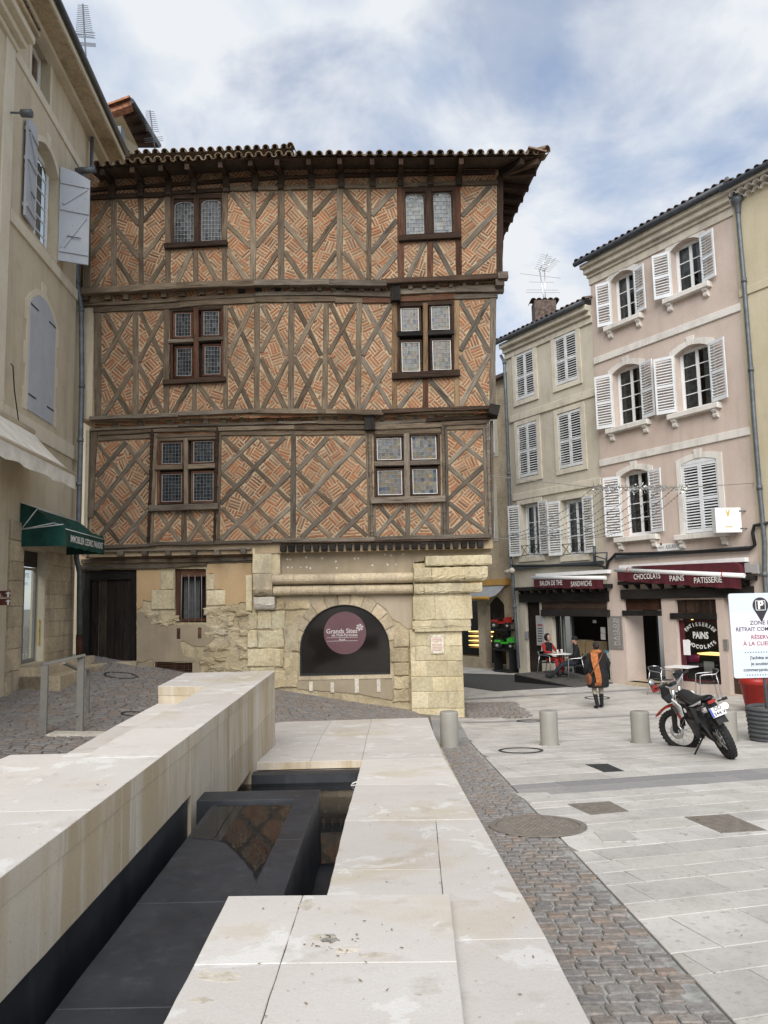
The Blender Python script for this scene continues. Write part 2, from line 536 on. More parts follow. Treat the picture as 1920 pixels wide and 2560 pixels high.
def _fount(name, c0, c1, st, vert):
    t = NT(name)
    v = t.vec('pos')
    c = t.ramp(t.noise(v, 1.1,6,.6), [(.3, c0),(.7, c1)])
    if vert:
        s = t.noise(t.vec('pos', (1.5,1.5,.25)),1.7,6,.65,.3)
        c = t.mix(t.ramp(s, [(.40,0.0),(.56,.85)]), c, st)
        c = t.mix(t.ramp(t.noise(t.vec('pos', (5,5,.3)),1.6,5), [(.56,0.0),(.70,.7)]), c, (.66,.64,.60))
        c = t.mix(t.ramp(t.noise(t.vec('pos', (9,9,.5)),1.3,4), [(.60,0.0),(.75,.35)]), c, (.25,.20,.14))
    else:
        s = t.noise(v, .8,8,.62,.5)
        c = t.mix(t.ramp(s, [(.54,0.0),(.60,.4),(.72,.75)]), c, st)
        c = t.mix(t.ramp(t.noise(v, 2.3,8,.68,.6), [(.57,0.0),(.60,.6)]), c, (.76,.75,.72))
        c = t.mix(t.ramp(t.noise(v, 4.5,6,.6), [(.58,0.0),(.7,.35)]), c, (.38,.33,.27))
    tone = t.ramp(t.rnd(), [(0,(.90,.89,.88)),(1,(1.07,1.065,1.05))])
    c = t.mix(1.0, c, tone, 'MULTIPLY')
    c = t.mix(.8, c, t.ramp(t.noise(v, 34,3,.5), [(.25,(.55,.5,.44)),(.31,(1,1,1))]), 'MULTIPLY')
    c = t.mix(.5, c, t.ramp(t.noise(v, 110,4,.6), [(.3,(.85,.85,.85)),(.7,(1.1,1.1,1.1))]), 'MULTIPLY')
    t.bump(t.noise(v, 45,6),.3,.005)
    return t.set(c, .8, spec=.25)
M['f_top'] = _fount('fountain stone top', (.58,.54,.495),(.655,.62,.58),(.53,.455,.325), False)
M['f_side'] = _fount('fountain stone side', (.52,.46,.37),(.60,.54,.445),(.43,.34,.22), True)
def _pave():
    t = NT('paving stone')
    v = t.vec('pos')
    c = t.ramp(t.rnd(), [(0,(.46,.44,.405)),(.2,(.58,.555,.51)),(.4,(.51,.49,.455)),(.6,(.61,.585,.545)),(.8,(.48,.46,.43)),(1,(.57,.545,.505))])
    c = t.mix(.7, c, t.ramp(t.noise(v, 2.2,7,.65), [(.3,(.72,.70,.68)),(.7,(1.14,1.13,1.12))]), 'MULTIPLY')
    c = t.mix(t.ramp(t.noise(v, .55,6,.6), [(.54,0.0),(.72,.28)]), c, (.36,.33,.285))
    c = t.mix(t.ramp(t.noise(v, 13,2,.4), [(.68,0.0),(.71,.5)]), c, (.25,.235,.215))
    c = t.mix(.7, c, t.ramp(t.noise(v, 28,6,.7), [(.28,(.72,.7,.68)),(.5,(1,1,1))]), 'MULTIPLY')
    t.bump(t.noise(v, 36,6),.3,.005)
    return t.set(c, .8, spec=.25)
M['pave'] = _pave()
M['joint'] = plain('sand joint', (.20,.18,.15),.95, sc=20, src='pos')
def _grey_pave():
    t = NT('blue grey paving')
    v = t.vec('pos')
    c = t.ramp(t.rnd(), [(0,(.26,.25,.245)),(.6,(.32,.31,.30)),(.85,(.37,.35,.32)),(1,(.38,.33,.28))])
    c = t.mix(.7, c, t.ramp(t.noise(v, 20,6,.7), [(.3,(.75,.75,.75)),(.7,(1.1,1.1,1.1))]), 'MULTIPLY')
    return t.set(c, .8, spec=.25)
M['pave_grey'] = _grey_pave()
def _cobble():
    t = NT('porphyry cobble')
    v = t.vec('pos')
    c = t.ramp(t.rnd(), [(0,(.185,.175,.165)),(.2,(.25,.235,.22)),(.4,(.17,.16,.153)),(.55,(.235,.20,.165)),(.68,(.25,.185,.14)),(.78,(.235,.22,.205)),(.9,(.20,.165,.135)),(1,(.30,.275,.25))])
    c = t.mix(.28, c, (.24,.215,.20))
    c = t.mix(.8, c, t.ramp(t.noise(v, 30,7,.7), [(.3,(.65,.65,.65)),(.5,(1,1,1)),(.72,(1.5,1.5,1.5))]), 'MULTIPLY')
    t.bump(t.noise(v, 40,6),.6,.01)
    return t.set(c, .72, spec=.3)
M['cobble'] = _cobble()
M['cobble_joint'] = plain('cobble joint mortar', (.33,.325,.30),.95, var=.25, sc=18, src='pos')
M['cobble_joint2'] = plain('street joint', (.20,.185,.165),.95, var=.25, sc=14, src='pos')
def _granite():
    t = NT('black granite')
    v = t.vec('pos')
    c = t.ramp(t.noise(v, 2.2,8,.65), [(.3,(.012,.014,.018)),(.7,(.036,.039,.046))])
    c = t.mix(t.ramp(t.noise(t.vec('pos', (6,6,.6)),2.0,5,.6), [(.56,0.0),(.75,.35)]), c, (.07,.078,.085))
    sp = t.ramp(t.noise(v, 60,2), [(.70,0.0),(.74,.3)])
    c = t.mix(sp, c, (.12,.12,.12))
    r = t.ramp(t.noise(v, 2.5,5), [(.3,.42),(.7,.6)])
    return t.set(c, r, spec=.45)
M['granite'] = _granite()
def _water():
    m = bpy.data.materials.new('thin water'); m.use_nodes = True
    n, l = m.node_tree.nodes, m.node_tree.links
    n.clear()
    o = n.new('ShaderNodeOutputMaterial'); mx = n.new('ShaderNodeMixShader'); fr = n.new('ShaderNodeFresnel')
    tr = n.new('ShaderNodeBsdfTransparent'); gl = n.new('ShaderNodeBsdfGlossy')
    fr.inputs['IOR'].default_value = 1.33
    tr.inputs['Color'].default_value = (.72,.72,.70,1); gl.inputs['Roughness'].default_value = .025
    tc = n.new('ShaderNodeNewGeometry'); nz = n.new('ShaderNodeTexNoise'); nz.inputs['Scale'].default_value = 7.0
    bp = n.new('ShaderNodeBump'); bp.inputs['Strength'].default_value = .05; bp.inputs['Distance'].default_value = .01
    l.new(tc.outputs['Position'], nz.inputs['Vector']); l.new(nz.outputs['Fac'], bp.inputs['Height']); l.new(bp.outputs[0], gl.inputs['Normal'])
    l.new(fr.outputs[0], mx.inputs[0]); l.new(tr.outputs[0], mx.inputs[1]); l.new(gl.outputs[0], mx.inputs[2]); l.new(mx.outputs[0], o.inputs[0])
    return m
M['water'] = _water()
def _tile():
    t = NT('clay roof tile')
    v = t.vec('pos')
    c = t.ramp(t.rnd(), [(0,(.14,.095,.06)),(.3,(.22,.16,.105)),(.6,(.27,.21,.14)),(.8,(.20,.125,.085)),(1,(.30,.25,.18))])
    c = t.mix(t.ramp(t.noise(v, 9,6,.65), [(.48,0.0),(.66,.85)]), c, (.055,.05,.045))
    c = t.mix(t.ramp(t.noise(v, 15,4), [(.62,0.0),(.72,.6)]), c, (.36,.35,.26))
    t.bump(t.noise(v, 40,5),.5,.008)
    return t.set(c, .95, spec=.1)
M['tile'] = _tile()
M['tile_red'] = plain('red clay tile', (.33,.15,.085),.9, var=.35, sc=7, src='pos')
M['slat'] = plain('white shutter paint', (.70,.72,.735),.55, var=.06, sc=3, src='pos')
M['slat_old'] = plain('worn shutter paint', (.64,.655,.655),.6, var=.12, sc=6, src='pos')
M['lilac'] = None
def _lilac():
    t = NT('grey lilac paint')
    v = t.vec('pos')
    c = t.ramp(t.noise(v, 1.5,5), [(.3,(.40,.425,.465)),(.7,(.47,.49,.53))])
    c = t.mix(t.ramp(t.noise(t.vec('pos', (4,4,1)),8,5), [(.63,0.0),(.70,.7)]), c, (.2,.19,.19))
    return t.set(c, .65, spec=.3)
M['lilac'] = _lilac()
M['zinc'] = plain('zinc', (.13,.145,.16),.5, metal=.35, var=.2, sc=5, src='pos')
M['zinc_dark'] = plain('dark gutter', (.06,.07,.08),.45, metal=.2, var=.2, src='pos')
M['steel'] = plain('brushed steel', (.62,.62,.62),.3, metal=.9, var=.05)
M['bollard'] = plain('grey beige powder coat', (.30,.285,.25),.5, var=.05, sc=3)
M['iron'] = plain('painted grey iron', (.21,.20,.18),.55, var=.1)
M['black'] = plain('black plastic', (.012,.012,.013),.5, var=.1)
M['black_gloss'] = plain('black gloss paint', (.012,.012,.013),.2, var=.05)
M['rubber'] = plain('rubber', (.018,.018,.018),.8, var=.15, sc=20)
M['white'] = plain('white paint', (.78,.78,.77),.5, var=.04, src='pos')
M['white_pvc'] = plain('white window paint', (.76,.77,.77),.35, var=.03, src='pos')
M['red'] = plain('red paint', (.34,.022,.016),.4, var=.1)
M['orange'] = plain('orange', (.60,.19,.045),.7, var=.1)
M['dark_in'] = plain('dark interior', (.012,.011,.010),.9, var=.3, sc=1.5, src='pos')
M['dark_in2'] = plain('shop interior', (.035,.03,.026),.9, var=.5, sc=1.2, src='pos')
M['curtain'] = plain('net curtain', (.42,.42,.41),.9, var=.25, sc=9, src='pos')
M['curtain_grey'] = plain('grey curtain', (.12,.125,.125),.9, var=.2, sc=9, src='pos')
M['lead'] = plain('lead came', (.16,.17,.175),.45, metal=.5, var=.15, src='pos')
def _glass(name, tint=(.75,.8,.8), gloss=1.0):
    m = bpy.data.materials.new(name); m.use_nodes = True
    n, l = m.node_tree.nodes, m.node_tree.links
    n.clear()
    o = n.new('ShaderNodeOutputMaterial'); mx = n.new('ShaderNodeMixShader'); fr = n.new('ShaderNodeFresnel')
    tr = n.new('ShaderNodeBsdfTransparent'); gl = n.new('ShaderNodeBsdfGlossy')
    fr.inputs['IOR'].default_value = 1.55
    tr.inputs['Color'].default_value = col4(tint); gl.inputs['Roughness'].default_value = .02
    tc = n.new('ShaderNodeNewGeometry'); nz = n.new('ShaderNodeTexNoise'); nz.inputs['Scale'].default_value = 3.0
    bp = n.new('ShaderNodeBump'); bp.inputs['Strength'].default_value = .06; bp.inputs['Distance'].default_value = .02
    l.new(tc.outputs['Position'], nz.inputs['Vector']); l.new(nz.outputs['Fac'], bp.inputs['Height'])
    l.new(bp.outputs[0], gl.inputs['Normal'])
    l.new(fr.outputs[0], mx.inputs[0]); l.new(tr.outputs[0], mx.inputs[1]); l.new(gl.outputs[0], mx.inputs[2])
    l.new(mx.outputs[0], o.inputs[0])
    return m
M['glass'] = _glass('window glass', (.7,.75,.75))
def _stained(name, stops, rough=.08, wob=.5, spec=.28):
    t = NT(name)
    c = t.ramp(t.rnd(), stops)
    v = t.vec('pos')
    c = t.mix(.5, c, t.ramp(t.noise(v, 9,3), [(.3,(.6,.6,.6)),(.7,(1.3,1.3,1.3))]), 'MULTIPLY')
    t.bump(t.noise(v, 14,3), wob, .012)
    return t.set(c, rough, spec=spec)
M['pane_light'] = _stained('stained glass', [(0,(.13,.115,.08)),(.12,(.19,.155,.095)),(.25,(.12,.12,.11)),(.4,(.20,.15,.075)),(.5,(.115,.10,.10)),(.62,(.16,.15,.135)),(.72,(.10,.125,.115)),(.84,(.15,.125,.125)),(.95,(.075,.085,.095)),(1,(.05,.06,.10))], .16,.35,.2)
M['pane_grey'] = _stained('grey glass', [(0,(.04,.05,.055)),(.25,(.11,.13,.14)),(.5,(.07,.085,.09)),(.7,(.15,.165,.16)),(.85,(.16,.15,.11)),(1,(.20,.22,.23))], .1,.5,.22)
M['pane_dark'] = _stained('dark glass', [(0,(.010,.012,.014)),(.4,(.028,.032,.036)),(.7,(.02,.022,.03)),(.9,(.045,.045,.04)),(1,(.03,.04,.06))], .22,.2,.13)
def emit(name, c, s):
    m = bpy.data.materials.new(name); m.use_nodes = True
    b = m.node_tree.nodes['Principled BSDF']
    b.inputs['Base Color'].default_value = col4(c); b.inputs['Emission Color'].default_value = col4(c); b.inputs['Emission Strength'].default_value = s
    return m
M['warm_glow'] = emit('warm glow', (1.0,.66,.22),1.6)  # for the bulb; on counter and shelves the glow replaces lamplight
M['burgundy'] = plain('burgundy canvas', (.085,.012,.018),.8, var=.2, sc=5)
M['green_canvas'] = plain('green canvas', (.006,.062,.048),.75, var=.3, sc=4)
M['cream_canvas'] = plain('cream canvas', (.70,.66,.58),.85, var=.12, sc=3)
M['grey_canvas'] = plain('grey canvas', (.33,.34,.34),.85, var=.1, sc=3)
M['sign_plum'] = plain('plum print', (.13,.062,.072),.35, var=.1, sc=2)
M['sign_brown'] = plain('brown sign', (.12,.03,.022),.45, var=.06)
M['letter_pale'] = plain('pale print', (.55,.50,.48),.5, var=.05)
M['letter_white'] = plain('white lettering', (.74,.73,.70),.6, var=.05)
M['letter_black'] = plain('black lettering', (.03,.028,.035),.6, var=.05)
M['letter_red'] = plain('red lettering', (.30,.03,.045),.6, var=.05)
M['letter_grey'] = plain('grey lettering', (.36,.35,.34),.6, var=.05)

# ------------------------------------------------------------------ ground
def clip(poly, a, b, c):
    """part of a convex polygon where a*x+b*y>=c"""
    out = []
    for i in range(len(poly)):
        p, q = poly[i], poly[(i + 1) % len(poly)]
        dp = a * p[0] + b * p[1] - c; dq = a * q[0] + b * q[1] - c
        if dp >= 0: out.append(p)
        if (dp >= 0) != (dq >= 0):
            t = dp / (dp - dq)
            out.append((p[0] + (q[0] - p[0]) * t, p[1] + (q[1] - p[1]) * t))
    return out
def shrink(poly, d):
    cx = sum(p[0] for p in poly) / len(poly); cy = sum(p[1] for p in poly) / len(poly)
    out = []
    n = len(poly)
    for i in range(n):
        p0, p, p1 = Vector(poly[i - 1][:2]), Vector(poly[i][:2]), Vector(poly[(i + 1) % n][:2])
        e0 = p - p0; e1 = p1 - p
        if e0.length < 1e-6 or e1.length < 1e-6:
            out.append((p.x, p.y)); continue
        e0.normalize(); e1.normalize()
        n0 = Vector((-e0.y, e0.x)); n1 = Vector((-e1.y, e1.x))
        if n0.dot(Vector((cx, cy)) - p) < 0: n0 = -n0; n1 = -n1
        b = n0 + n1
        k = d / max(.35,1 + n0.dot(n1))
        out.append((p.x + b.x * k, p.y + b.y * k))
    return out
def area(poly):
    return abs(sum(poly[i][0] * poly[(i + 1) % len(poly)][1] - poly[(i + 1) % len(poly)][0] * poly[i][1] for i in range(len(poly)))) / 2
def stone_top(mb, poly, zf, top=0.0, ch=.006, drop=.05, jit=0.0):
    """one paving piece: bevelled top on polygon poly, following the ground zf(x,y)"""
    n = len(poly)
    ins = shrink(poly, ch)
    j = [random.uniform(-jit, jit) for _ in range(n)]
    vs = [(x, y, zf(x, y) - drop) for x, y in poly] + [(x, y, zf(x, y) + top - ch * .7 + j[i]) for i, (x, y) in enumerate(poly)] + [(x, y, zf(x, y) + top + j[i]) for i, (x, y) in enumerate(ins)]
    s = sum(poly[i][0] * poly[(i + 1) % n][1] - poly[(i + 1) % n][0] * poly[i][1] for i in range(n))
    fs = [tuple(2 * n + k for k in range(n))]
    for k in range(n):
        k2 = (k + 1) % n
        fs += [(k, k2, n + k2, n + k),(n + k, n + k2,2 * n + k2,2 * n + k)]
    if s < 0: fs = [tuple(reversed(f)) for f in fs]
    mb.add(vs, fs)
def in_fountain(x, y):
    return (-1.75 < x < .70 and y < 8.9) or (-2.4 < x < -1.5 and y < 10.4)
def sheet(name, x0, x1, y0, y1, st, zf, mat, kind='structure', parent=None, keep=None):
    mb = MB()
    nx = max(1, int(math.ceil((x1 - x0) / st))); ny = max(1, int(math.ceil((y1 - y0) / st)))
    vs = []
    for j in range(ny + 1):
        for i in range(nx + 1):
            x = x0 + (x1 - x0) * i / nx; y = y0 + (y1 - y0) * j / ny
            vs.append((x, y, zf(x, y)))
    fs = []
    for j in range(ny):
        for i in range(nx):
            if keep and not keep(x0 + (x1 - x0) * (i + .5) / nx, y0 + (y1 - y0) * (j + .5) / ny): continue
            a = j * (nx + 1) + i
            fs.append((a, a + 1, a + nx + 2, a + nx + 1))
    mb.add(vs, fs)
    return mb.build(name, mat, parent, kind=kind)
sheet('ground', -150,160,-60,260,10, lambda x, y: ground(x, y) - .25 if abs(x) < 40 and y < 70 else ground(x, y) - .1, M['joint'])
plaza = sheet('plaza', .75,32,-2,44,.5, lambda x, y: ground(x, y) - .035, M['joint'])
street = sheet('cobbled_street', -12.5,.75,-2,34,.5, lambda x, y: ground(x, y) - (.03 if not in_fountain(x, y) else .75), M['cobble_joint2'])
# line of the right-hand facades: X = RF_A - RF_T*Y
RF_A, RF_T = 22.31,.59
# paving slabs, in rows turned 14 degrees
TH = math.radians(14)
e1 = Vector((math.cos(TH), math.sin(TH))); e2 = Vector((-math.sin(TH), math.cos(TH)))
slabs = []
t = 1.2
rr = random.Random(3)
while t < 31:
    near = t < 12
    h = rr.choice([.28,.34,.38,.44,.5]) * (1.0 if near else 1.05)
    grey = 8.1 <= t < 8.75 or 20.4 <= t < 21.1 or 16.2 <= t < 16.7
    if grey: h = .38
    s = -6 + rr.uniform(0,.8)
    while s < 26:
        l = rr.uniform(.4,.92) if not grey else rr.uniform(.55,.8)
        c = e1 * (s + l / 2) + e2 * (t + h / 2)
        if 1.0 < c.x < 24 and c.y < 33 and c.x < .56 * c.y + 1.6 and c.y > 2.3 and c.x < RF_A - RF_T * c.y + .8:
            q = [e1 * s + e2 * t, e1 * (s + l) + e2 * t, e1 * (s + l) + e2 * (t + h), e1 * s + e2 * (t + h)]
            q = [(p.x, p.y) for p in q]
            if c.y < 18.6: q = clip(q, 1,0,1.45)
            else: q = clip(q, 1,0,3.3 if c.y < 21.4 else 2.0)
            if len(q) >= 3 and area(q) > .02:
                slabs.append((c.y, q, grey))
        s += l
    t += h
slabs.sort(key=lambda a: a[0])
far_p, far_g = MB(), MB()
for k, (yy, q, grey) in enumerate(slabs):
    mb = MB() if k < 300 else (far_g if grey else far_p)
    stone_top(mb, shrink(q, .0035 if yy < 10 else .006), ground, 0.0,.005,.035,.0022)
    if k < 300: mb.build('paving_slab', M['pave_grey'] if grey else M['pave'], plaza)
far_p.build('far_paving', M['pave'], plaza, kind='stuff')
far_g.build('far_grey_paving', M['pave_grey'], plaza, kind='stuff')
# grey dressed slabs between the fountain corner and the timbered house
gb = MB()
y = 13.75
for k in range(9):
    for x0, x1 in ((.80,1.12),(1.12,1.44)):
        stone_top(gb, shrink([(x0 + k * .02, y),(x1 + k * .02, y),(x1 + .02 + k * .02, y + .55),(x0 + .02 + k * .02, y + .55)], .006), ground, .004,.005,.03,.002)
    y += .55
gb.build('grey_border', M['pave_grey'], plaza, kind='stuff')
# cobble strip along the fountain
strip = sheet('cobble_strip', .68,1.445,1.8,13.75,.25, lambda x, y: ground(x, y) - .012, M['cobble_joint'])
def cobble(mb, cx, cy, lx, ly, rot, zf, top):
    c, s = math.cos(rot), math.sin(rot)
    pts = []
    for ax, ay in ((-1,-.76),(-.82,-1),(.82,-1),(1,-.74),(1,.76),(.8,1),(-.82,1),(-1,.74)):
        dx = ax * lx / 2 * random.uniform(.9,1.04); dy = ay * ly / 2 * random.uniform(.9,1.04)
        pts.append((cx + dx * c - dy * s, cy + dx * s + dy * c))
    stone_top(mb, pts, zf, top, min(lx, ly) * .09,.03,.003)
cobs = []
y = 2.0
while y < 13.7:
    ly = random.uniform(.085,.115)
    x = .70 + random.uniform(-.05,.03)
    while x < 1.43:
        lx = random.uniform(.105,.14)
        if x + lx > 1.46: break
        cobs.append((x + lx / 2, y + ly / 2, lx - .014, ly - .013))
        x += lx
    y += ly
rest = MB()
for k, (cx, cy, lx, ly) in enumerate(cobs):
    mb = MB() if k < 290 else rest
    cobble(mb, cx, cy, lx, ly, random.uniform(-.06,.06), ground, random.uniform(.0,.006))
    if k < 290: mb.build('cobble', M['cobble'], strip)
rest.build('far_cobbles', M['cobble'], strip, kind='stuff')
# cobbles of the street on the left: rows follow the house fronts
mbs = MB(); near_c = []
y = 4.0
while y < 19.7:
    ly = random.uniform(.125,.165)
    x = -8.2 + random.uniform(0,.2)
    while x < .72:
        lx = random.uniform(.16,.27)
        px_, py_ = x + lx / 2, y + ly / 2 - .06 * x * 0
        if not (px_ > -2.62 and py_ < 9.9) and not (px_ > -1.7 and py_ < 14.3) and not (px_ > -3.1 and py_ < 5.9) and px_ < .75 and -px_ < .54 * py_ + .5:
            near_c.append((px_, py_, lx - .014, ly - .014))
        x += lx
    y += ly
near_c.sort(key=lambda a: abs(a[0] + 1.2) * .9 + abs(a[1] - 15.8))
for k, (cx, cy, lx, ly) in enumerate(near_c):
    mb = MB() if k < 300 else mbs
    cobble(mb, cx, cy, lx, ly, random.uniform(-.07,.07), ground, random.uniform(.0,.006))
    if k < 300: mb.build('street_cobble', M['cobble'], street)
mbs.build('cobble_paving', M['cobble'], street, kind='stuff')
# dark setts beside the timbered house and the asphalt of the side street
mb = MB()
y = 18.7
while y < 21.5:
    x = 1.95 + random.uniform(-.07,.07)
    while x < 3.4:
        cobble(mb, x + .07, y + .06,.12,.10, random.uniform(-.1,.1), ground, .012)
        x += .14
    y += .12
mb.build('dark_setts', M['cobble'], plaza, kind='stuff')
poly = [pgr(*p) for p in ((1150,1684),(1285,1688),(1420,1718),(1240,1729),(1150,1716))]
mb = MB(); mb.prism([(p.x, p.y, .012) for p in poly], (0,0,.006))
mb.build('side_street', plain('asphalt', (.075,.072,.068),.9, var=.2, sc=20, src='pos'), kind='structure')

# ------------------------------------------------------------------ fountain
fount = empty('fountain', (-.4,6, ground(-.4,6)), 'long fountain with pale limestone walls and a black granite basin', 'fountain')
def ppl(px, py, z0, sy):
    d = ray(px, py)
    tt = (z0 - CAM_Z) / (d.z - sy * d.y)
    return CAM + d * tt
SZ, SS = 1.64,-.0686
def rough(q, st=.13, j=.0016):
    out = []
    for i in range(len(q)):
        a, b = Vector(q[i]), Vector(q[(i + 1) % len(q)]); n = max(1, int((b - a).length / st))
        for k in range(n):
            c = a + (b - a) * (k / n); f = j if k else 0
            out.append((c.x + random.uniform(-f, f), c.y + random.uniform(-f, f)))
    return out
def slab(name, pxs, dz=0.0, th=.3, mat=None, ch=.003, z0=None, sy=SS):
    z0 = SZ + dz if z0 is None else z0
    q = [ppl(x, y, z0, sy) for x, y in pxs]
    q = rough(shrink([(p.x, p.y) for p in q], .0014))
    n = len(q); ins = shrink(q, ch); mb = MB()
    zf = lambda x, y: z0 + sy * y
    vs = [(x, y, zf(x, y) - th) for x, y in q] + [(x, y, zf(x, y) - ch) for x, y in q] + [(x, y, zf(x, y)) for x, y in ins]
    s = sum(q[i][0] * q[(i + 1) % n][1] - q[(i + 1) % n][0] * q[i][1] for i in range(n))
    f0 = [tuple(2 * n + k for k in range(n))]
    f1 = []
    for k in range(n):
        k2 = (k + 1) % n
        f1 += [(k, k2, n + k2, n + k)]
        f0 += [(n + k, n + k2,2 * n + k2,2 * n + k)]
    if s < 0: f0 = [tuple(reversed(f)) for f in f0]; f1 = [tuple(reversed(f)) for f in f1]
    mb.add(vs, f0, m=0); b = len(mb.v) - len(vs)
    mb.f += [tuple(b + i for i in f) for f in f1]; mb.fm += [1] * len(f1); mb.sm += [False] * len(f1)
    return mb.build(name, mat or [M['f_top'], M['f_side']], fount)
for q in ([(640,1806),(829,1801),(800,1848),(640,1852)], [(829,1801),(929,1798),(917,1844),(800,1848)],
          [(929,1798),(1070,1794),(1087,1840),(917,1844)], [(640,1852),(800,1848),(775,1903),(600,1908)],
          [(800,1848),(917,1844),(905,1900),(775,1903)], [(917,1844),(1087,1840),(1110,1894),(905,1900)]):
    slab('bench_slab', q, 0,.085)
for q in ([(905,1900),(1110,1894),(1148,1960),(889,1962)], [(889,1962),(1148,1960),(1199,2048),(862,2051)],
          [(862,2051),(1090,2050),(1101,2173),(833,2175)], [(833,2175),(1101,2173),(1107,2237),(816,2239)],
          [(1090,2050),(1199,2048),(1367,2345),(1121,2351),(1107,2237),(1101,2173)], [(1121,2351),(1367,2345),(1560,2720),(1175,2720)]):
    slab('bench_slab', q, 0,.12)
for q in ([(570,2240),(757,2238),(701,2408),(484,2412)], [(757,2238),(1125,2235),(1143,2404),(701,2408)],
          [(484,2412),(701,2408),(600,2720),(320,2720)], [(701,2408),(1143,2404),(1178,2720),(600,2720)]):
    slab('block_slab', q, .045,.16)

# stone body below the benches
mb = MB()
def skirt(q, z0, top, sy=SS):
    vs = [(x, y, z0 + sy * y - top) for x, y in q]
    mb.prism(vs, (0,0,-.95))
skirt([(-.25,1.4),(.66,1.4),(.74,13.95),(-1.4,13.95),(-1.4,8.95),(-.22,8.95)], SZ, .1)
mb.build('bench_body', M['f_side'], fount)
mb = MB()
skirt([(-.70,1.4),(.20,1.4),(.24,3.62),(-.69,3.62)], SZ + .045,.17)
mb.build('block_body', M['granite'], fount)
# raised wall: coping slabs, then face panels
ZT, ZL = 1.90,1.703
xr = lambda y: pr0[0] + (pr1[0] - pr0[0]) * (y - pr0[1]) / (pr1[1] - pr0[1])
p_ = pz(0,2195, ZT); pr0 = (p_.x, p_.y)
p_ = pz(688,1677, ZT); pr1 = (p_.x, p_.y)
p_ = pz(0,2009, ZT); pl0 = (p_.x, p_.y)
p_ = pz(525,1712, ZT); pl1 = (p_.x, p_.y)
xl = lambda y: pl0[0] + (pl1[0] - pl0[0]) * (y - pl0[1]) / (pl1[1] - pl0[1])
YE = pr1[1]
def zslab(name, q, z, th, mats, ch=.003, gap=.0012):
    q = rough(shrink(q, gap)); n = len(q); ins = shrink(q, ch); mb = MB()
    vs = [(x, y, z - th) for x, y in q] + [(x, y, z - ch) for x, y in q] + [(x, y, z) for x, y in ins]
    s = sum(q[i][0] * q[(i + 1) % n][1] - q[(i + 1) % n][0] * q[i][1] for i in range(n))
    fs = [tuple(2 * n + k for k in range(n))]; fm = [0]
    for k in range(n):
        k2 = (k + 1) % n
        fs += [(n + k, n + k2,2 * n + k2,2 * n + k),(k, k2, n + k2, n + k)]; fm += [0,1]
    fs.append(tuple(reversed(range(n)))); fm.append(1)
    if s < 0: fs = [tuple(reversed(f)) for f in fs]
    mb.add(vs, fs); mb.fm = fm
    return mb.build(name, mats, fount)
TS = [M['f_top'], M['f_side']]
cuts = [1.0,2.35,3.75,5.0,6.1,7.35,8.35,9.05, YE]
for a, b in zip(cuts, cuts[1:]):
    zslab('coping_slab', [(xl(a), a),(xr(a), a),(xr(b), b),(xl(b), b)], ZT, .105, TS)
bl = pz(395,1715, ZT); bf = pz(460,1683, ZT)
zslab('coping_slab', [(bl.x, bl.y),(xl(9.05) - .001,9.05),(xl(YE), YE),(bf.x, YE - .02)], ZT, .105, TS)
zslab('block_face', [(bl.x + .004, bl.y + .004),(xl(9.05) - .001,9.06),(xl(YE), YE - .02),(bf.x + .01, YE - .04)], ZT - .105,.55, TS)
le = [pz(393,1759, ZL), pz(165,1884, ZL), pz(26,1887, ZL)]
lx = [(p.x, p.y) for p in le]
y1 = lx[0][1] - .003
zslab('ledge_slab', [(xl(7.6),7.6),(xl(y1), y1),(lx[0][0], y1),(lx[0][0] + .07,7.6)], ZL, .12, TS)
zslab('ledge_slab', [(xl(lx[1][1]), lx[1][1]),(xl(7.6),7.6),(lx[0][0] + .07,7.6), lx[1]], ZL, .12, TS)
zslab('ledge_slab', [(xl(4.2),4.2),(xl(lx[1][1]), lx[1][1] - .002), lx[1], lx[2], (lx[2][0] - .03,4.2)], ZL, .12, TS)
zslab('ledge_slab', [(xl(1.5),1.5),(xl(4.2),4.2),(lx[2][0] - .03,4.2),(lx[2][0] - .06,1.5)], ZL, .12, TS)
mb = MB()
mb.prism([(lx[0][0] + .02, y1 - .02, ZL - .121),(lx[1][0] + .02, lx[1][1], ZL - .121),(lx[2][0] + .02, lx[2][1] - .02, ZL - .121),(lx[2][0], 1.5, ZL - .121),(-1.75,1.5, ZL - .121),(xl(y1) + .02, y1 - .02, ZL - .121)], (0,0,-.9))
mb.build('ledge_body', M['f_side'], fount)
TF = 5.85
for a, b, z1, z0 in ((1.0,2.6,1.795,1.46),(2.6,3.95,1.795,1.46),(3.95,5.85,1.795,1.46),(5.85,7.4,1.795,1.40),(7.4,8.75,1.795,1.40),(8.75, YE - .004,1.795,1.40),
                     (5.85,7.4,1.40,1.02),(7.4,8.75,1.40,1.02),(8.75, YE - .004,1.40,.55)):
    i = .004
    zslab('wall_panel', [(xr(a) - .30, a),(xr(a) - i, a),(xr(b) - i, b),(xr(b) - .30, b)], z1, z1 - z0 - .002, [M['f_side'], M['f_side']], .004)
mb = MB()   # core of the wall
mb.prism([(xl(1.0) + .02,1.0,1.79),(xr(1.0) - .303,1.0,1.79),(xr(YE) - .303, YE - .02,1.79),(xl(YE) + .02, YE - .02,1.79)], (0,0,-1.3))
mb.build('wall_core', M['f_side'], fount)
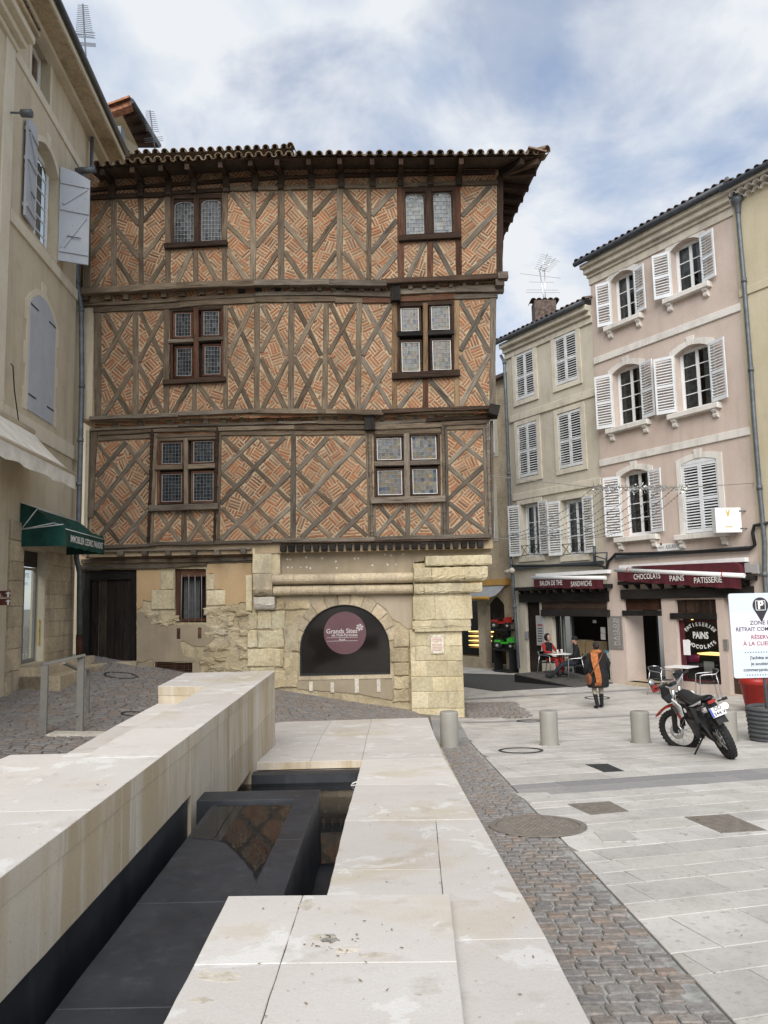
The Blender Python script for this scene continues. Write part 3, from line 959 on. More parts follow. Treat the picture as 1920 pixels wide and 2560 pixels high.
# black granite: recessed plinth under the wall, basin floor, tray with rim
mb = MB()
mb.prism([(xr(1.0) - .28,1.0,1.455),(xr(1.0) - .03,1.0,1.455),(xr(5.85) - .03,5.85,1.455),(xr(5.85) - .28,5.85,1.455)], (0,0,-.75))
mb.build('plinth', M['granite'], fount)
mb = MB(); mb.box((-.8,5.0,.78),1.7,8.2,.1); mb.build('basin_floor', M['granite'], fount)
mb = MB(); mb.box((-.8,8.86,.83),1.5,.2,.26); mb.build('basin_end_wall', M['granite'], fount)
mb = MB(); mb.prism([(-.30,3.5, SZ + SS * 3.5 - .125),(-.252,3.5, SZ + SS * 3.5 - .125),(-.252,8.75, SZ + SS * 8.75 - .125),(-.30,8.75, SZ + SS * 8.75 - .125)], (0,0,-.5)); mb.build('basin_side_wall', M['granite'], fount)
TZ = 1.345
xti = pz(736,2007, TZ).x; yti = pz(640,2008, TZ).y
xto = pz(801,1973, TZ + .025).x; yto = pz(801,1973, TZ + .025).y
xtl = lambda y: (xr(y) + .115)
ycut = [1.3, pz(130,2524, TZ).y, pz(345,2259, TZ).y, yti]
for a, b in zip(ycut, ycut[1:]):
    zslab('tray_slab', [(xtl(a), a),(xti, a),(xti, b),(xtl(b), b)], TZ, .4, [M['granite'], M['granite']], .003)
ym = pz(690,2110, TZ).y
for a, b in ((1.3, ym),(ym, yti)):
    zslab('tray_rim', [(xti + .001, a),(xto, a),(xto, b),(xti + .001, b)] if b < yti else [(xti + .001, a),(xto, a),(xto, yto),(xti + .001, yti)], TZ + .025,.5, [M['granite'], M['granite']], .003)
zslab('tray_rim', [(xr(yti) - .02, yti + .002),(xti, yti + .002),(xto - .002, yto),(xr(yto) - .02, yto)], TZ + .025,.5, [M['granite'], M['granite']], .003)
wt = [(x / 2.074,1900 + y / 2.074) for x, y in ((1128,234),(1512,231),(1495,300),(1440,400),(1390,500),(1340,600),(1322,628),(1318,600),(1308,575),(1290,560),(1262,520),(1240,500),(1205,460),(1180,432),(1120,416),(1050,410),(985,402),(1060,310))]
mb = MB()
q = []
for i in range(len(wt)):
    a, b = Vector(wt[i]), Vector(wt[(i + 1) % len(wt)])
    for k in range(3):
        c = a + (b - a) * (k / 3); jg = 1.6 if i > 5 and i < 16 else 0
        q.append(pz(c.x + random.uniform(-jg, jg), c.y + random.uniform(-jg, jg), TZ + .003))
mb.add(q, [tuple(t) if (q[t[1]] - q[t[0]]).cross(q[t[2]] - q[t[0]]).z > 0 else tuple(reversed(t)) for t in tessellate_polygon([q])])
mb.build('puddle', M['water'], fount)
mb = MB()
mb.add([(-1.62,6.12,.868),(-.285,6.12,.868),(-.285,8.755,.868),(-1.62,8.755,.868)], [(0,1,2,3)])
mb.build('water_sheet', M['water'], fount)
# white cable end in the basin corner
c0 = pz(893,1956,.9)
mb = MB(); mb.tube([c0 + Vector((.06,0,.03)), c0 + Vector((-.05,0,-.01)), c0 + Vector((-.07,0,-.03)), c0 + Vector((.02,0,-.025))], .008,6)
mb.build('cable_end', M['white'], fount)

# flaking white crust on the near block
rf = random.Random(21)
for cx, cy, w, h, n in ((815,2345,42,16,16),(870,2375,36,9,14),(935,2388,46,8,16),(765,2262,22,14,12),(545,2440,70,18,18),(505,2500,34,9,12),(850,2350,60,22,14)):
    pts = [(cx + w * rf.uniform(.55,1.1) * math.cos(2 * math.pi * k / n), cy + h * rf.uniform(.5,1.15) * math.sin(2 * math.pi * k / n)) for k in range(n)]
    q = [ppl(x, y, SZ + .0462, SS) for x, y in pts]
    mb = MB(); mb.prism(q, (0,0,-.001)); mb.build('lime_crust', M['white_stone'] if cx != 850 else M['f_top'], fount)

# ------------------------------------------------------------------ timber framed house
def zoomf(x0, y0, k): return lambda x, y: (x0 + x / k, y0 + y / k)
ZA = zoomf(200,360,2.592); ZB = zoomf(800,360,2.592); ZC = zoomf(200,720,2.592); ZD = zoomf(760,720,2.592)
ZE = zoomf(200,1020,2.9625); ZF = zoomf(700,1020,2.9625); ZG = zoomf(180,1340,3.19); ZH = zoomf(620,1340,2.592)
Y3, Y2, Y1, Y0 = 18.55,18.75,18.95,19.22
P3, P2, P1, P0 = (Plane((0, y, 0),(1,0)) for y in (Y3, Y2, Y1, Y0))
house = empty('timber_framed_house', (-2.4,19.5,.5), 'tall medieval timber framed house with patterned brick infill and leaded windows', 'house')
TIM = {0: [], 1: [], 2: [], 3: []}      # outlines of the timbers of each floor, to lay the bricks between them
_pr = random.Random(11)
def bar(mb, P, a, b, wid, w0, w1, jag=.006, seg=None, m=0):
    """hewn timber between plane points a and b, its edges a little uneven"""
    a = Vector(a); b = Vector(b); d = b - a; L = d.length; d.normalize(); n = Vector((-d.y, d.x))
    seg = seg or max(2, int(L / .35))
    o = Vector((_pr.uniform(0,50), _pr.uniform(0,50), _pr.uniform(0,50)))
    ch = min(.010, wid * .12)
    vs = []; gc = []
    for i in range(seg + 1):
        t = i / seg
        hl = wid / 2 + _pr.uniform(-jag, jag); hr = wid / 2 + _pr.uniform(-jag, jag); dw = _pr.uniform(-jag, jag) * .5
        c = a + d * (L * t)
        for s_, w_ in ((-hl, w0),(-hl, w1 - ch + dw),(-hl + ch, w1 + dw),(hr - ch, w1 + dw),(hr, w1 - ch + dw),(hr, w0)):
            q = c + n * s_
            vs.append(P.at(q.x, q.y, w_)); gc.append((o.x + L * t, o.y + s_, o.z + w_))
    fs = []
    for i in range(seg):
        for k in range(5):
            p = i * 6 + k
            fs.append((p, p + 6, p + 7, p + 1))
    fs += [(0,1,2,3,4,5), tuple(seg * 6 + k for k in (5,4,3,2,1,0))]
    mb.add(vs, fs, gc, m)
    return mb
def tim(fl, Zf, x0, y0, x1, y1, wz, name, mat='oak', w1=.035, w0=-.06, jag=.010, k=2.592, ext=0.0, mask=True, parent=None):
    P = (P0, P1, P2, P3)[fl]
    a = P.pix(*Zf(x0, y0)); b = P.pix(*Zf(x1, y1))
    wid = wz / k * P.o.y / FPX
    if ext:
        d = (Vector(b) - Vector(a)).normalized() * ext
        a = Vector(a) - d; b = Vector(b) + d
    mb = MB()
    bar(mb, P, a, b, wid, w0, w1 + _pr.uniform(-.004,.004), jag)
    if mask: TIM[fl].append((Vector(a), Vector(b), wid))
    return mb.build(name, M[mat], parent or house)
# --- top floor
k9 = dict(name='post', mat='oak')
for x0, y0, x1, y1, w, mt in ((52,365,50,930,38, 'oak'),(220,360,220,930,36, 'oak'),(397,355,397,925,34, 'oak'),(567,340,572,920,38, 'oak'),(940,318,937,890,36, 'oak'),
                              (750,690,750,900,32, 'oak'),(1122,305,1122,880,40, 'oak'),(1303,300,1303,880,42, 'oak'),(1492,298,1492,880,36, 'oak')):
    tim(3, ZA, x0, y0, x1, y1, w, 'post', mt, .042)
for x0, y0, x1, y1, w, mt in ((128,295,128,882,40, 'oak'),(316,293,316,882,34, 'oak'),(517,290,525,880,42, 'oak_red'),(890,278,900,860,38, 'oak_red'),(712,638,712,872,40, 'oak_red'),(1168,210,1163,845,42, 'oak_dark')):
    tim(3, ZB, x0, y0, x1, y1, w, 'post', mt, .042)
for a in ((190,372,72,560),(203,560,70,730),(203,750,88,935),(246,358,385,525),(236,548,385,745),(236,748,362,932),(535,350,408,505),(553,550,408,735),(553,750,438,932),
          (722,695,618,918),(786,695,893,898),(980,312,1108,475),(952,518,1108,670),(948,688,1083,884),(1253,308,1140,478),(1286,486,1138,665),(1288,688,1158,892),
          (1352,302,1482,474),(1320,502,1478,694),(1326,698,1452,884)):
    tim(3, ZA, *a, 34, 'brace', 'oak', .030)
for a in ((102,298,-48,466),(110,478,-44,694),(108,696,-32,884),(163,302,302,476),(152,488,302,694),(152,698,288,884),(478,300,336,464),(498,490,328,704),(503,706,358,882),
          (677,638,568,874),(738,638,862,858),(1104,272,918,468),(1148,428,922,674),(1144,678,948,852)):
    tim(3, ZB, *a, 34, 'brace', 'oak_grey' if a[0] > 400 else 'oak', .030)
tim(3, ZA, 55,352,600,330,32, 'wall_plate', 'oak_dark', .07)
tim(3, ZA, 590,322,985,300,30, 'wall_plate', 'oak_dark', .068)
tim(3, ZA, 975,296,1700,282,32, 'wall_plate', 'oak', .07)
tim(3, ZB, 140,282,640,270,32, 'wall_plate', 'oak', .066)
tim(3, ZB, 630,268,1150,255,30, 'wall_plate', 'oak', .07)
# jetty between top and middle floor
tim(3, ZA, 15,962,640,925,44, 'jetty_beam', 'oak', .10)
tim(3, ZA, 630,926,1130,908,46, 'jetty_beam', 'oak', .104)
tim(3, ZA, 1120,906,1660,902,44, 'jetty_beam', 'oak_grey', .10)
tim(3, ZB, 60,905,432,912,42, 'jetty_beam', 'oak_grey', .104)
tim(3, ZB, 395,898,1160,864,36, 'jetty_beam', 'oak_dark', .10)
tim(3, ZB, 1148,866,1214,862,46, 'jetty_beam', 'oak_grey', .16)
tim(2, ZA, 25,1048,640,1018,24, 'jetty_rail', 'oak', .09)
tim(2, ZA, 630,1016,1150,982,26, 'jetty_rail', 'oak', .088)
tim(2, ZA, 1140,978,1660,972,30, 'jetty_rail', 'oak_grey', .09)
tim(2, ZB, 90,968,456,980,38, 'jetty_rail', 'oak_grey', .088)
tim(2, ZB, 518,965,880,950,36, 'jetty_rail', 'oak_grey', .09)
tim(2, ZB, 878,950,1188,945,46, 'jetty_rail', 'oak_grey', .12)
tim(2, ZA, 92,1080,660,1048,40, 'wall_plate', 'oak', .06)
tim(2, ZA, 650,1042,1140,1012,42, 'wall_plate', 'oak', .062)
tim(2, ZA, 1130,1010,1660,1008,40, 'wall_plate', 'oak', .06)
tim(2, ZB, 100,1016,275,1018,36, 'wall_plate', 'oak', .062)
tim(2, ZB, 274,1016,462,1018,38, 'wall_plate', 'oak_red', .06)
tim(2, ZB, 518,1012,872,996,36, 'wall_plate', 'oak_red', .062)
tim(2, ZB, 868,994,1150,985,34, 'wall_plate', 'oak_grey', .06)
tim(2, ZB, 487,895,490,1032,62, 'joist_head', 'charred', .22, jag=.004)
def joists(fl, Zf, lst, k, wz, hz, mat, w1, parent=None, name='joist_end', P=None):
    P = P or (P0, P1, P2, P3)[fl]
    for x, y in lst:
        u, v = P.pix(*Zf(x, y)); sc = P.o.y / FPX / k
        mb = MB(); wv = wz * sc * _pr.uniform(.9,1.1); hv = hz * sc * _pr.uniform(.9,1.08)
        mb.cbox(P, u - wv / 2, u + wv / 2, v - hv / 2, v + hv / 2,-.05, w1 + _pr.uniform(-.02,.015),.008)
        mb.build(name, M[mat], house)
        TIM[fl].append((Vector((u, v - hv / 2)), Vector((u, v + hv / 2)), wv))
joists(2, ZA, [(45,1003),(190,1000),(305,997),(427,990),(550,984),(670,976),(795,966),(915,958)], 2.592,38,42, 'oak', .14)
joists(2, ZA, [(1050,952),(1160,944),(1285,942)], 2.592,38,40, 'charred', .16)
joists(2, ZA, [(1377,944),(1465,944),(1555,946),(1645,946)], 2.592,32,38, 'oak_grey', .15)
joists(2, ZB, [(172,948),(270,948),(372,948)], 2.592,32,36, 'oak_grey', .15)
joists(2, ZB, [(585,934),(672,932),(757,928),(845,922),(932,914),(1012,908)], 2.592,28,38, 'oak_grey', .15)
joists(2, ZB, [(1156,918)], 2.592,62,62, 'oak_grey', .28, name='corner_bracket')
# --- middle floor
for x0, y0, x1, y1, w in ((115,165,118,835,46),(362,155,362,835,38),(562,140,560,825,38),(945,118,945,795,30),(742,625,742,815,32),(1148,105,1145,790,38),(1370,100,1368,790,38),(1597,102,1585,790,38)):
    tim(2, ZC, x0, y0, x1, y1, w, 'post', 'oak', .042)
for x0, y0, x1, y1, w, mt in ((358,100,348,790,38, 'oak'),(585,98,588,790,34, 'oak_new'),(990,84,990,774,32, 'oak_new'),(787,592,787,780,38, 'oak_red'),(1226,62,1220,772,40, 'oak_grey')):
    tim(2, ZD, x0, y0, x1, y1, w, 'post', mt, .042)
for j, a in enumerate(((165,168,347,486),(332,163,146,488),(146,524,332,834),(345,524,156,826),(393,162,548,486),(548,156,382,478),(382,506,543,824),(548,526,386,826),
          (708,635,598,818),(772,635,903,803),(972,126,1123,456),(1114,112,962,446),(962,476,1114,790),(1134,466,968,794),(1182,112,1343,436),(1338,102,1172,416),(1172,456,1334,784),(1344,466,1182,786),
          (1396,108,1563,436),(1558,102,1391,426),(1387,446,1558,788),(1564,456,1396,786))):
    tim(2, ZC, *a, 32 if j % 2 else 33, 'brace', 'oak', .031 if j % 2 else .022)
for j, a in enumerate(((172,102,328,436),(338,102,161,426),(161,456,328,794),(334,466,161,790),(392,106,568,426),(564,106,376,436),(371,446,568,784),(568,456,371,790),
          (758,592,612,784),(816,596,968,774),(1012,86,1204,416),(1198,78,1012,406),(1012,436,1200,764),(1204,426,1012,770))):
    tim(2, ZD, *a, 33, 'brace', 'oak_grey' if a[0] > 600 or j > 3 else 'oak', .031 if j % 2 else .022)
tim(2, ZC, 72,850,640,826,26, 'jetty_beam', 'oak_grey', .12)
tim(2, ZC, 630,822,1130,800,28, 'jetty_beam', 'oak_grey', .118)
tim(2, ZC, 1120,802,1665,806,30, 'jetty_beam', 'oak', .12)
tim(2, ZD, 90,806,515,812,34, 'jetty_beam', 'oak', .118)
tim(2, ZD, 505,806,1205,780,26, 'jetty_beam', 'oak_dark', .12)
tim(2, ZD, 1195,790,1258,805,70, 'corner_bracket', 'charred', .2, mask=False)
tim(1, ZC, 70,922,640,898,16, 'jetty_rail', 'oak_grey', .10)
tim(1, ZC, 630,896,1300,878,16, 'jetty_rail', 'oak_grey', .098)
tim(1, ZC, 1290,878,1660,872,18, 'jetty_rail', 'oak_grey', .10)
tim(1, ZD, 90,874,392,876,22, 'jetty_rail', 'oak', .098)
tim(1, ZD, 458,884,800,862,20, 'jetty_rail', 'oak_grey', .10)
tim(1, ZD, 790,862,1250,838,22, 'jetty_rail', 'oak_dark', .13)
tim(1, ZD, 424,838,428,930,66, 'joist_head', 'charred', .24, jag=.004)
joists(1, ZC, [(230,890),(395,884),(580,880),(700,876),(820,866),(935,862),(1055,856),(1175,854),(1300,850),(1420,846),(1555,850)], 2.592,34,34, 'oak', .07)
joists(1, ZD, [(105,850),(205,850),(300,852),(505,848),(625,840),(725,836),(820,832),(920,826),(1040,820)], 2.592,30,34, 'oak_grey', .07)
# --- first floor
kE = 2.9625
for zf, x0, y0, x1, y1, h in ((ZE, 140,196,535,172,26),(ZE, 525,172,1030,160,26),(ZE, 1020,160,1590,146,30),(ZF, 100,152,640,146,32),(ZF, 700,150,1200,128,40),(ZF, 1195,122,1545,104,34)):
    tim(1, zf, x0, y0, x1, y1, h, 'moulded_lintel', 'oak', .085, k=kE)
for zf, x0, y0, x1, y1, h in ((ZE, 140,232,520,212,34),(ZE, 560,214,1010,200,26),(ZE, 1050,194,1580,188,32),(ZF, 110,190,640,188,30),(ZF, 700,182,1190,168,40),(ZF, 1225,150,1530,142,30)):
    tim(1, zf, x0, y0, x1, y1, h, 'rail', 'oak', .05, k=kE)
for zf, x0, y0, x1, y1, w, mt in ((ZE, 112,175,82,812,42, 'oak'),(ZE, 1583,140,1578,972,40, 'oak_grey'),(ZE, 564,190,530,1010,26, 'oak'),(ZE, 1040,180,1026,1000,22, 'oak'),
                                  (ZF, 640,190,662,965,18, 'oak'),(ZF, 1228,120,1240,945,22, 'oak_grey'),(ZF, 1515,150,1530,945,26, 'oak_grey'),(ZF, 1568,95,1575,970,18, 'oak_grey'),
                                  (ZE, 772,765,775,995,40, 'oak'),(ZF, 945,722,945,950,36, 'oak_grey'),(ZF, 700,720,706,950,16, 'oak_grey'),(ZF, 1196,715,1200,940,18, 'oak_grey')):
    tim(1, zf, x0, y0, x1, y1, w, 'post', mt, .045, k=kE)
for j, a in enumerate(((343,252,128,505),(503,257,108,755),(512,516,155,945),(503,767,296,1004),(1305,215,1050,466),(1515,215,1042,706),(1553,486,1046,974),(1553,737,1296,974))):
    tim(1, ZE, *a, 34, 'lattice_brace', 'oak_grey', .034, k=kE)
for j, a in enumerate(((138,266,492,752),(348,276,513,492),(128,528,492,984),(108,768,292,994),(1058,213,1552,692),(1328,213,1556,452),(1048,478,1546,966),(1048,743,1292,974))):
    tim(1, ZE, *a, 32, 'lattice_brace', 'oak', .024, k=kE)
for j, a in enumerate(((353,216,128,464),(623,216,132,735),(648,477,156,960),(652,737,416,960),(1493,176,1242,414),(1508,427,1247,674),(1513,687,1252,934),(907,722,716,950),(1163,712,982,940))):
    tim(1, ZF, *a, 36 if j < 4 else 32, 'lattice_brace', 'oak_grey', .034, k=kE)
for j, a in enumerate(((138,233,647,707),(398,213,647,447),(128,478,642,948),(133,743,372,955),(1252,178,1513,402),(1243,428,1517,672),(1248,698,1522,914),(733,726,933,944),(982,722,1168,940))):
    tim(1, ZF, *a, 33, 'lattice_brace', 'oak' if j < 4 else 'oak_grey', .024, k=kE)
for j, a in enumerate(((588,772,743,994),(733,772,556,994),(802,772,963,990),(943,772,797,990))):
    tim(1, ZE, *a, 34, 'brace', 'oak', .034 if j % 2 else .024, k=kE)
def colonnette(Zf, x0, y0, x1, y1, k, mat='oak_dark'):
    """turned gothic shaft with rings and a pinnacle"""
    a = Vector(P1.pix(*Zf(x0, y0))); b = Vector(P1.pix(*Zf(x1, y1))); L = (b - a).length
    mb = MB(); ax = P1.ux
    n = 46
    pts = []; rs = []
    for i in range(n + 1):
        t = i / n; c = a + (b - a) * t
        r = .034
        if t < .24: r = .030 + .016 * abs(math.sin(t * 60))
        elif abs((t * 7) % 1 - .5) < .09: r = .047
        pts.append(P1.at(c.x, c.y, .085)); rs.append(r)
    pts.insert(0, P1.at(a.x, a.y + .10,.085)); rs.insert(0,.006)
    mb.tube(pts, rs, 8, smooth=False)
    mb.build('colonnette', M[mat], house)
    TIM[1].append((a, b, .09))
for zf, x0, y0, x1, y1 in ((ZE, 542,180,512,1015),(ZE, 1022,170,1000,1008),(ZF, 665,195,682,968),(ZF, 1203,130,1220,955),(ZF, 1532,140,1556,955)):
    colonnette(zf, x0, y0, x1, y1, kE, 'oak_dark' if x0 < 1100 and zf is ZE else 'oak_grey')
for zf, x0, y0, x1, y1, h, w1 in ((ZE, 150,1034,555,1016,26,.12),(ZE, 545,1008,1440,990,28,.118),(ZE, 1430,984,1700,982,28,.14),(ZF, 120,982,720,974,30,.135),(ZF, 700,970,1560,948,32,.14)):
    tim(1, zf, x0, y0, x1, y1, h, 'sill_beam', 'oak_grey', w1, k=kE)
tim(1, ZE, 150,1062,1270,1040,16, 'sill_rail', 'oak_grey', .09, k=kE)
tim(1, ZF, 10,1002,1540,978,9, 'sill_rail', 'oak_dark', .16, k=kE)
joists(1, ZE, [(310,1078),(490,1078),(660,1076),(850,1073),(1020,1070),(1215,1062)], kE, 40,42, 'oak_grey', .16)
joists(1, ZF, [(28 + 60.5 * i, 1042 - 1.15 * i) for i in range(25)], kE, 42,46, 'charred', .20)
# --- windows
WIN = {1: [], 2: [], 3: []}
def lead_window(fl, Zf, k, outer, lights, jambs, glass, indiv, fmat, arch=False):
    P = (P0, P1, P2, P3)[fl]
    u0, v1 = P.pix(*Zf(outer[0], outer[1])); u1, v0 = P.pix(*Zf(outer[2], outer[3]))
    WIN[fl].append((u0, u1, v0, v1))
    TIM[fl].append((Vector(((u0 + u1) / 2, v0)), Vector(((u0 + u1) / 2, v1)), u1 - u0))
    c = P.at((u0 + u1) / 2, v0,0)
    win = empty('leaded_window', c - wpos(house), parent=house)
    mb = MB(); mb.pbox(P, u0 - .01, u1 + .01, v0 - .01, v1 + .01,-.16,-.12); mb.build('dark_back', M['dark_in'], win)
    for (x0, y0, x1, y1, w, nm, mt, w1) in jambs:
        mb = MB(); a = P.pix(*Zf(x0, y0)); b = P.pix(*Zf(x1, y1))
        bar(mb, P, a, b, w / k * P.o.y / FPX, -.12, w1,.003)
        mb.build(nm, M[mt], win)
    for (x0, y0, x1, y1, nx, ny) in lights:
        a = P.pix(*Zf(x0, y0)); b = P.pix(*Zf(x1, y1))
        l0, l1, t0, t1 = a[0], b[0], b[1], a[1]
        fw = .055
        mb = MB()      # casement
        out = [(l0 - fw, t0 - fw),(l1 + fw, t0 - fw),(l1 + fw, t1 + fw),(l0 - fw, t1 + fw)]
        if arch:
            s = (l1 - l0); hole = [(l0, t0),(l1, t0)] + [(l1 - s * i / 8, t1 - .09 + .09 * (1 - (2 * i / 8 - 1) ** 2) ** .5 if 0 < i < 8 else t1 - .09) for i in range(9)]
        else:
            hole = [(l0, t0),(l1, t0),(l1, t1),(l0, t1)]
        mb.wall(P, out, [hole], .06,-.015)
        mb.build('casement', M[fmat], win)
        mb = MB()      # metal edge strip
        e = .013
        mb.wall(P, hole, [[(u * (1 - 0) + (e if u < (l0 + l1) / 2 else -e), v + (e if v < (t0 + t1) / 2 else -e)) for u, v in hole]], .02,-.03, edge=False)
        mb.build('edge_strip', M['white'] if glass == 'pane_light' else M['letter_grey'] if glass == 'pane_dark' else M['lead'], win)
        du = (l1 - l0) / nx; dv = (t1 - t0) / ny
        mb = MB()
        for i in range(1, nx): mb.pbox(P, l0 + du * i - .0032, l0 + du * i + .0032, t0, t1,-.052,-.040)
        for j in range(1, ny): mb.pbox(P, l0, l1, t0 + dv * j - .0032, t0 + dv * j + .0032,-.0515,-.0405)
        mb.build('lead_cames', M['lead'], win, kind='stuff')
        base = None; acc = MB()
        for i in range(nx):
            for j in range(ny):
                cu, cv = l0 + du * (i + .5), t0 + dv * (j + .5)
                if indiv:
                    if base is None:
                        m1 = MB(); m1.pbox(P, cu - du / 2, cu + du / 2, cv - dv / 2, cv + dv / 2,-.058,-.046)
                        base = m1.build('pane', M[glass], win); base.rotation_euler = (random.uniform(-.03,.03),0, random.uniform(-.04,.04))
                        b0 = (cu, cv)
                    else:
                        o = base.copy(); COL.objects.link(o)
                        o.location = base.location + P.ux * (cu - b0[0]) + Z3() * (cv - b0[1])
                        o.rotation_euler = (random.uniform(-.05,.05),0, random.uniform(-.06,.06))
                else:
                    r1, r2 = random.uniform(-.004,.004), random.uniform(-.004,.004)
                    vs = [P.at(cu - du / 2, cv - dv / 2,-.052 + r1), P.at(cu + du / 2, cv - dv / 2,-.052 + r2), P.at(cu + du / 2, cv + dv / 2,-.052 - r1), P.at(cu - du / 2, cv + dv / 2,-.052 - r2)]
                    acc.add(vs, [(0,1,2,3)])
        if not indiv: acc.build('glazing', M[glass], win, kind='stuff')
    return win
lead_window(3, ZA, 2.592,(588,330,925,655), [(612,372,735,634,6,10),(787,360,914,622,6,10)],
            [(755,330,755,650,36, 'mullion', 'oak_dark', .04),(588,345,925,338,30, 'lintel', 'oak_dark', .03),(552,672,958,650,36, 'sill', 'oak_dark', .13),(598,330,600,655,24, 'jamb', 'oak_dark', .03),(920,325,925,645,18, 'jamb', 'oak_dark', .03)], 'pane_dark', False, 'oak_dark', True)
lead_window(3, ZB, 2.592,(538,285,872,600), [(554,322,676,586,6,10),(734,312,855,575,6,10)],
            [(702,288,705,595,44, 'mullion', 'oak_dark', .04),(535,300,872,290,36, 'lintel', 'oak_dark', .03),(508,622,912,600,42, 'sill', 'oak_dark', .13),(542,300,546,600,18, 'jamb', 'oak_dark', .03),(866,285,868,590,20, 'jamb', 'oak_dark', .03)], 'pane_grey', False, 'oak_dark', True)
lead_window(2, ZC, 2.592,(584,128,930,590), [(617,162,715,310,5,6),(800,150,898,302,5,6),(626,390,721,566,5,7),(807,376,908,556,5,7)],
            [(752,130,756,590,34, 'mullion', 'oak_red', .04),(584,145,930,128,24, 'lintel', 'oak_dark', .03),(574,350,738,342,24, 'transom', 'oak_grey', .07),(768,338,930,330,24, 'transom', 'oak_grey', .07),(543,618,948,596,34, 'sill', 'oak_dark', .13),(592,140,596,590,16, 'jamb', 'oak_red', .03),(922,130,926,585,16, 'jamb', 'oak_red', .03)], 'pane_dark', False, 'oak_red')
lead_window(2, ZD, 2.592,(604,95,972,552), [(626,130,746,276,6,6),(823,116,946,266,6,6),(631,350,753,538,6,7),(831,338,956,526,6,7)],
            [(786,100,788,550,32, 'mullion', 'oak_new', .04),(604,112,972,96,26, 'lintel', 'oak_dark', .03),(604,302,770,296,34, 'transom', 'charred', .07),(802,296,972,288,34, 'transom', 'charred', .07),(570,580,1008,556,42, 'sill', 'oak_dark', .14),(610,100,612,550,14, 'jamb', 'oak_dark', .03),(964,95,968,545,16, 'jamb', 'oak_dark', .03)], 'pane_light', True, 'oak_dark')
lead_window(1, ZE, kE, (576,225,1012,712), [(605,258,752,410,6,6),(839,246,986,398,6,6),(604,490,750,690,6,8),(838,481,985,685,6,8)],
            [(785,225,788,712,30, 'mullion', 'oak', .05),(576,235,1012,222,24, 'lintel', 'oak', .03),(556,446,765,440,34, 'transom', 'oak', .08),(805,438,1012,430,34, 'transom', 'oak', .08),(522,748,1030,732,46, 'sill', 'oak_grey', .16),(582,235,580,712,22, 'jamb', 'oak_red', .03),(1006,225,1004,705,18, 'jamb', 'oak_red', .03)], 'pane_dark', False, 'oak_red')
lead_window(1, ZF, kE, (694,190,1186,662), [(716,222,900,380,6,6),(973,206,1160,376,6,6),(723,464,906,640,6,6),(981,453,1168,632,6,6)],
            [(937,192,943,662,44, 'mullion', 'oak_grey', .05),(694,205,1186,190,24, 'lintel', 'oak_dark', .03),(700,416,918,412,36, 'transom', 'oak_grey', .08),(962,410,1186,402,36, 'transom', 'oak_grey', .08),(676,692,1222,676,46, 'sill', 'oak_grey', .16),(702,200,706,660,16, 'jamb', 'oak_dark', .03),(1176,190,1182,655,18, 'jamb', 'oak_dark', .03)], 'pane_light', True, 'oak_dark')
# --- backing walls of the three floors
def uvbox(P, Zf0, a, Zf1, b):
    u0, v1 = P.pix(*Zf0(*a)); u1, v0 = P.pix(*Zf1(*b)); return u0, u1, v0, v1
FB = {3: uvbox(P3, ZA, (35,180), ZB, (1185,880)),2: uvbox(P2, ZA, (20,950), ZD, (1238,800)),1: uvbox(P1, ZC, (75,845), ZF, (1575,980))}
FB[1] = (FB[1][0], FB[1][1], P1.pix(*ZE(300,1100))[1], FB[1][3])
for fl in (1,2,3):
    P = (P0, P1, P2, P3)[fl]; u0, u1, v0, v1 = FB[fl]
    holes = [[(a, c),(b, c),(b, d),(a, d)] for a, b, c, d in WIN[fl]]
    mb = MB(); mb.wall(P, [(u0, v0),(u1, v0),(u1, v1),(u0, v1)], holes, .16,0.0, edge=False)
    for a, b, w_ in ((u0, u0,1),(u1, u1,0)):      # side walls
        vs = [P.at(a, v0,0), P.at(a, v0,-8), P.at(a, v1,-8), P.at(a, v1,0)]
        mb.add(vs, [(0,1,2,3)] if w_ else [(3,2,1,0)])
    mb.add([P.at(u0, v0,0), P.at(u1, v0,0), P.at(u1, v0,-8), P.at(u0, v0,-8)], [(3,2,1,0)])
    mb.build('infill_wall', M['mortar'], house)
for P, a, b in ((P3, ZA(22,960), ZA(36,365)),(P2, ZC(12,850), ZC(94,130)),(P1, ZE(25,1100), ZE(70,165))):
    p, q = P.pix(*a), P.pix(*b); mb = MB(); mb.pbox(P, p[0], q[0], p[1], q[1], -.3,.012); mb.build('render_strip', M['r_left'], house)
# --- bricks laid between the timbers
def raster(fl, u0, u1, v0, v1, res):
    nu = int((u1 - u0) / res) + 1; nv = int((v1 - v0) / res) + 1
    U, V = np.meshgrid(u0 + (np.arange(nu) + .5) * res, v0 + (np.arange(nv) + .5) * res)
    occ = np.zeros((nv, nu), bool)
    for a, b, w in TIM[fl]:
        d = b - a; L = d.length
        if L < 1e-6: continue
        d = d / L
        s = (U - a.x) * d.x + (V - a.y) * d.y; n = -(U - a.x) * d.y + (V - a.y) * d.x
        occ |= (s > -.01) & (s < L + .01) & (np.abs(n) < w / 2 + .004)
    return occ
def label(occ):
    lab = np.zeros(occ.shape, int); cur = 0; nv, nu = occ.shape
    for j in range(nv):
        for i in range(nu):
            if occ[j, i] or lab[j, i]: continue
            cur += 1; st = [(j, i)]; lab[j, i] = cur
            while st:
                y, x = st.pop()
                for yy, xx in ((y + 1, x),(y - 1, x),(y, x + 1),(y, x - 1)):
                    if 0 <= yy < nv and 0 <= xx < nu and not occ[yy, xx] and not lab[yy, xx]:
                        lab[yy, xx] = cur; st.append((yy, xx))
    return lab, cur
BR = []
_br = random.Random(5)
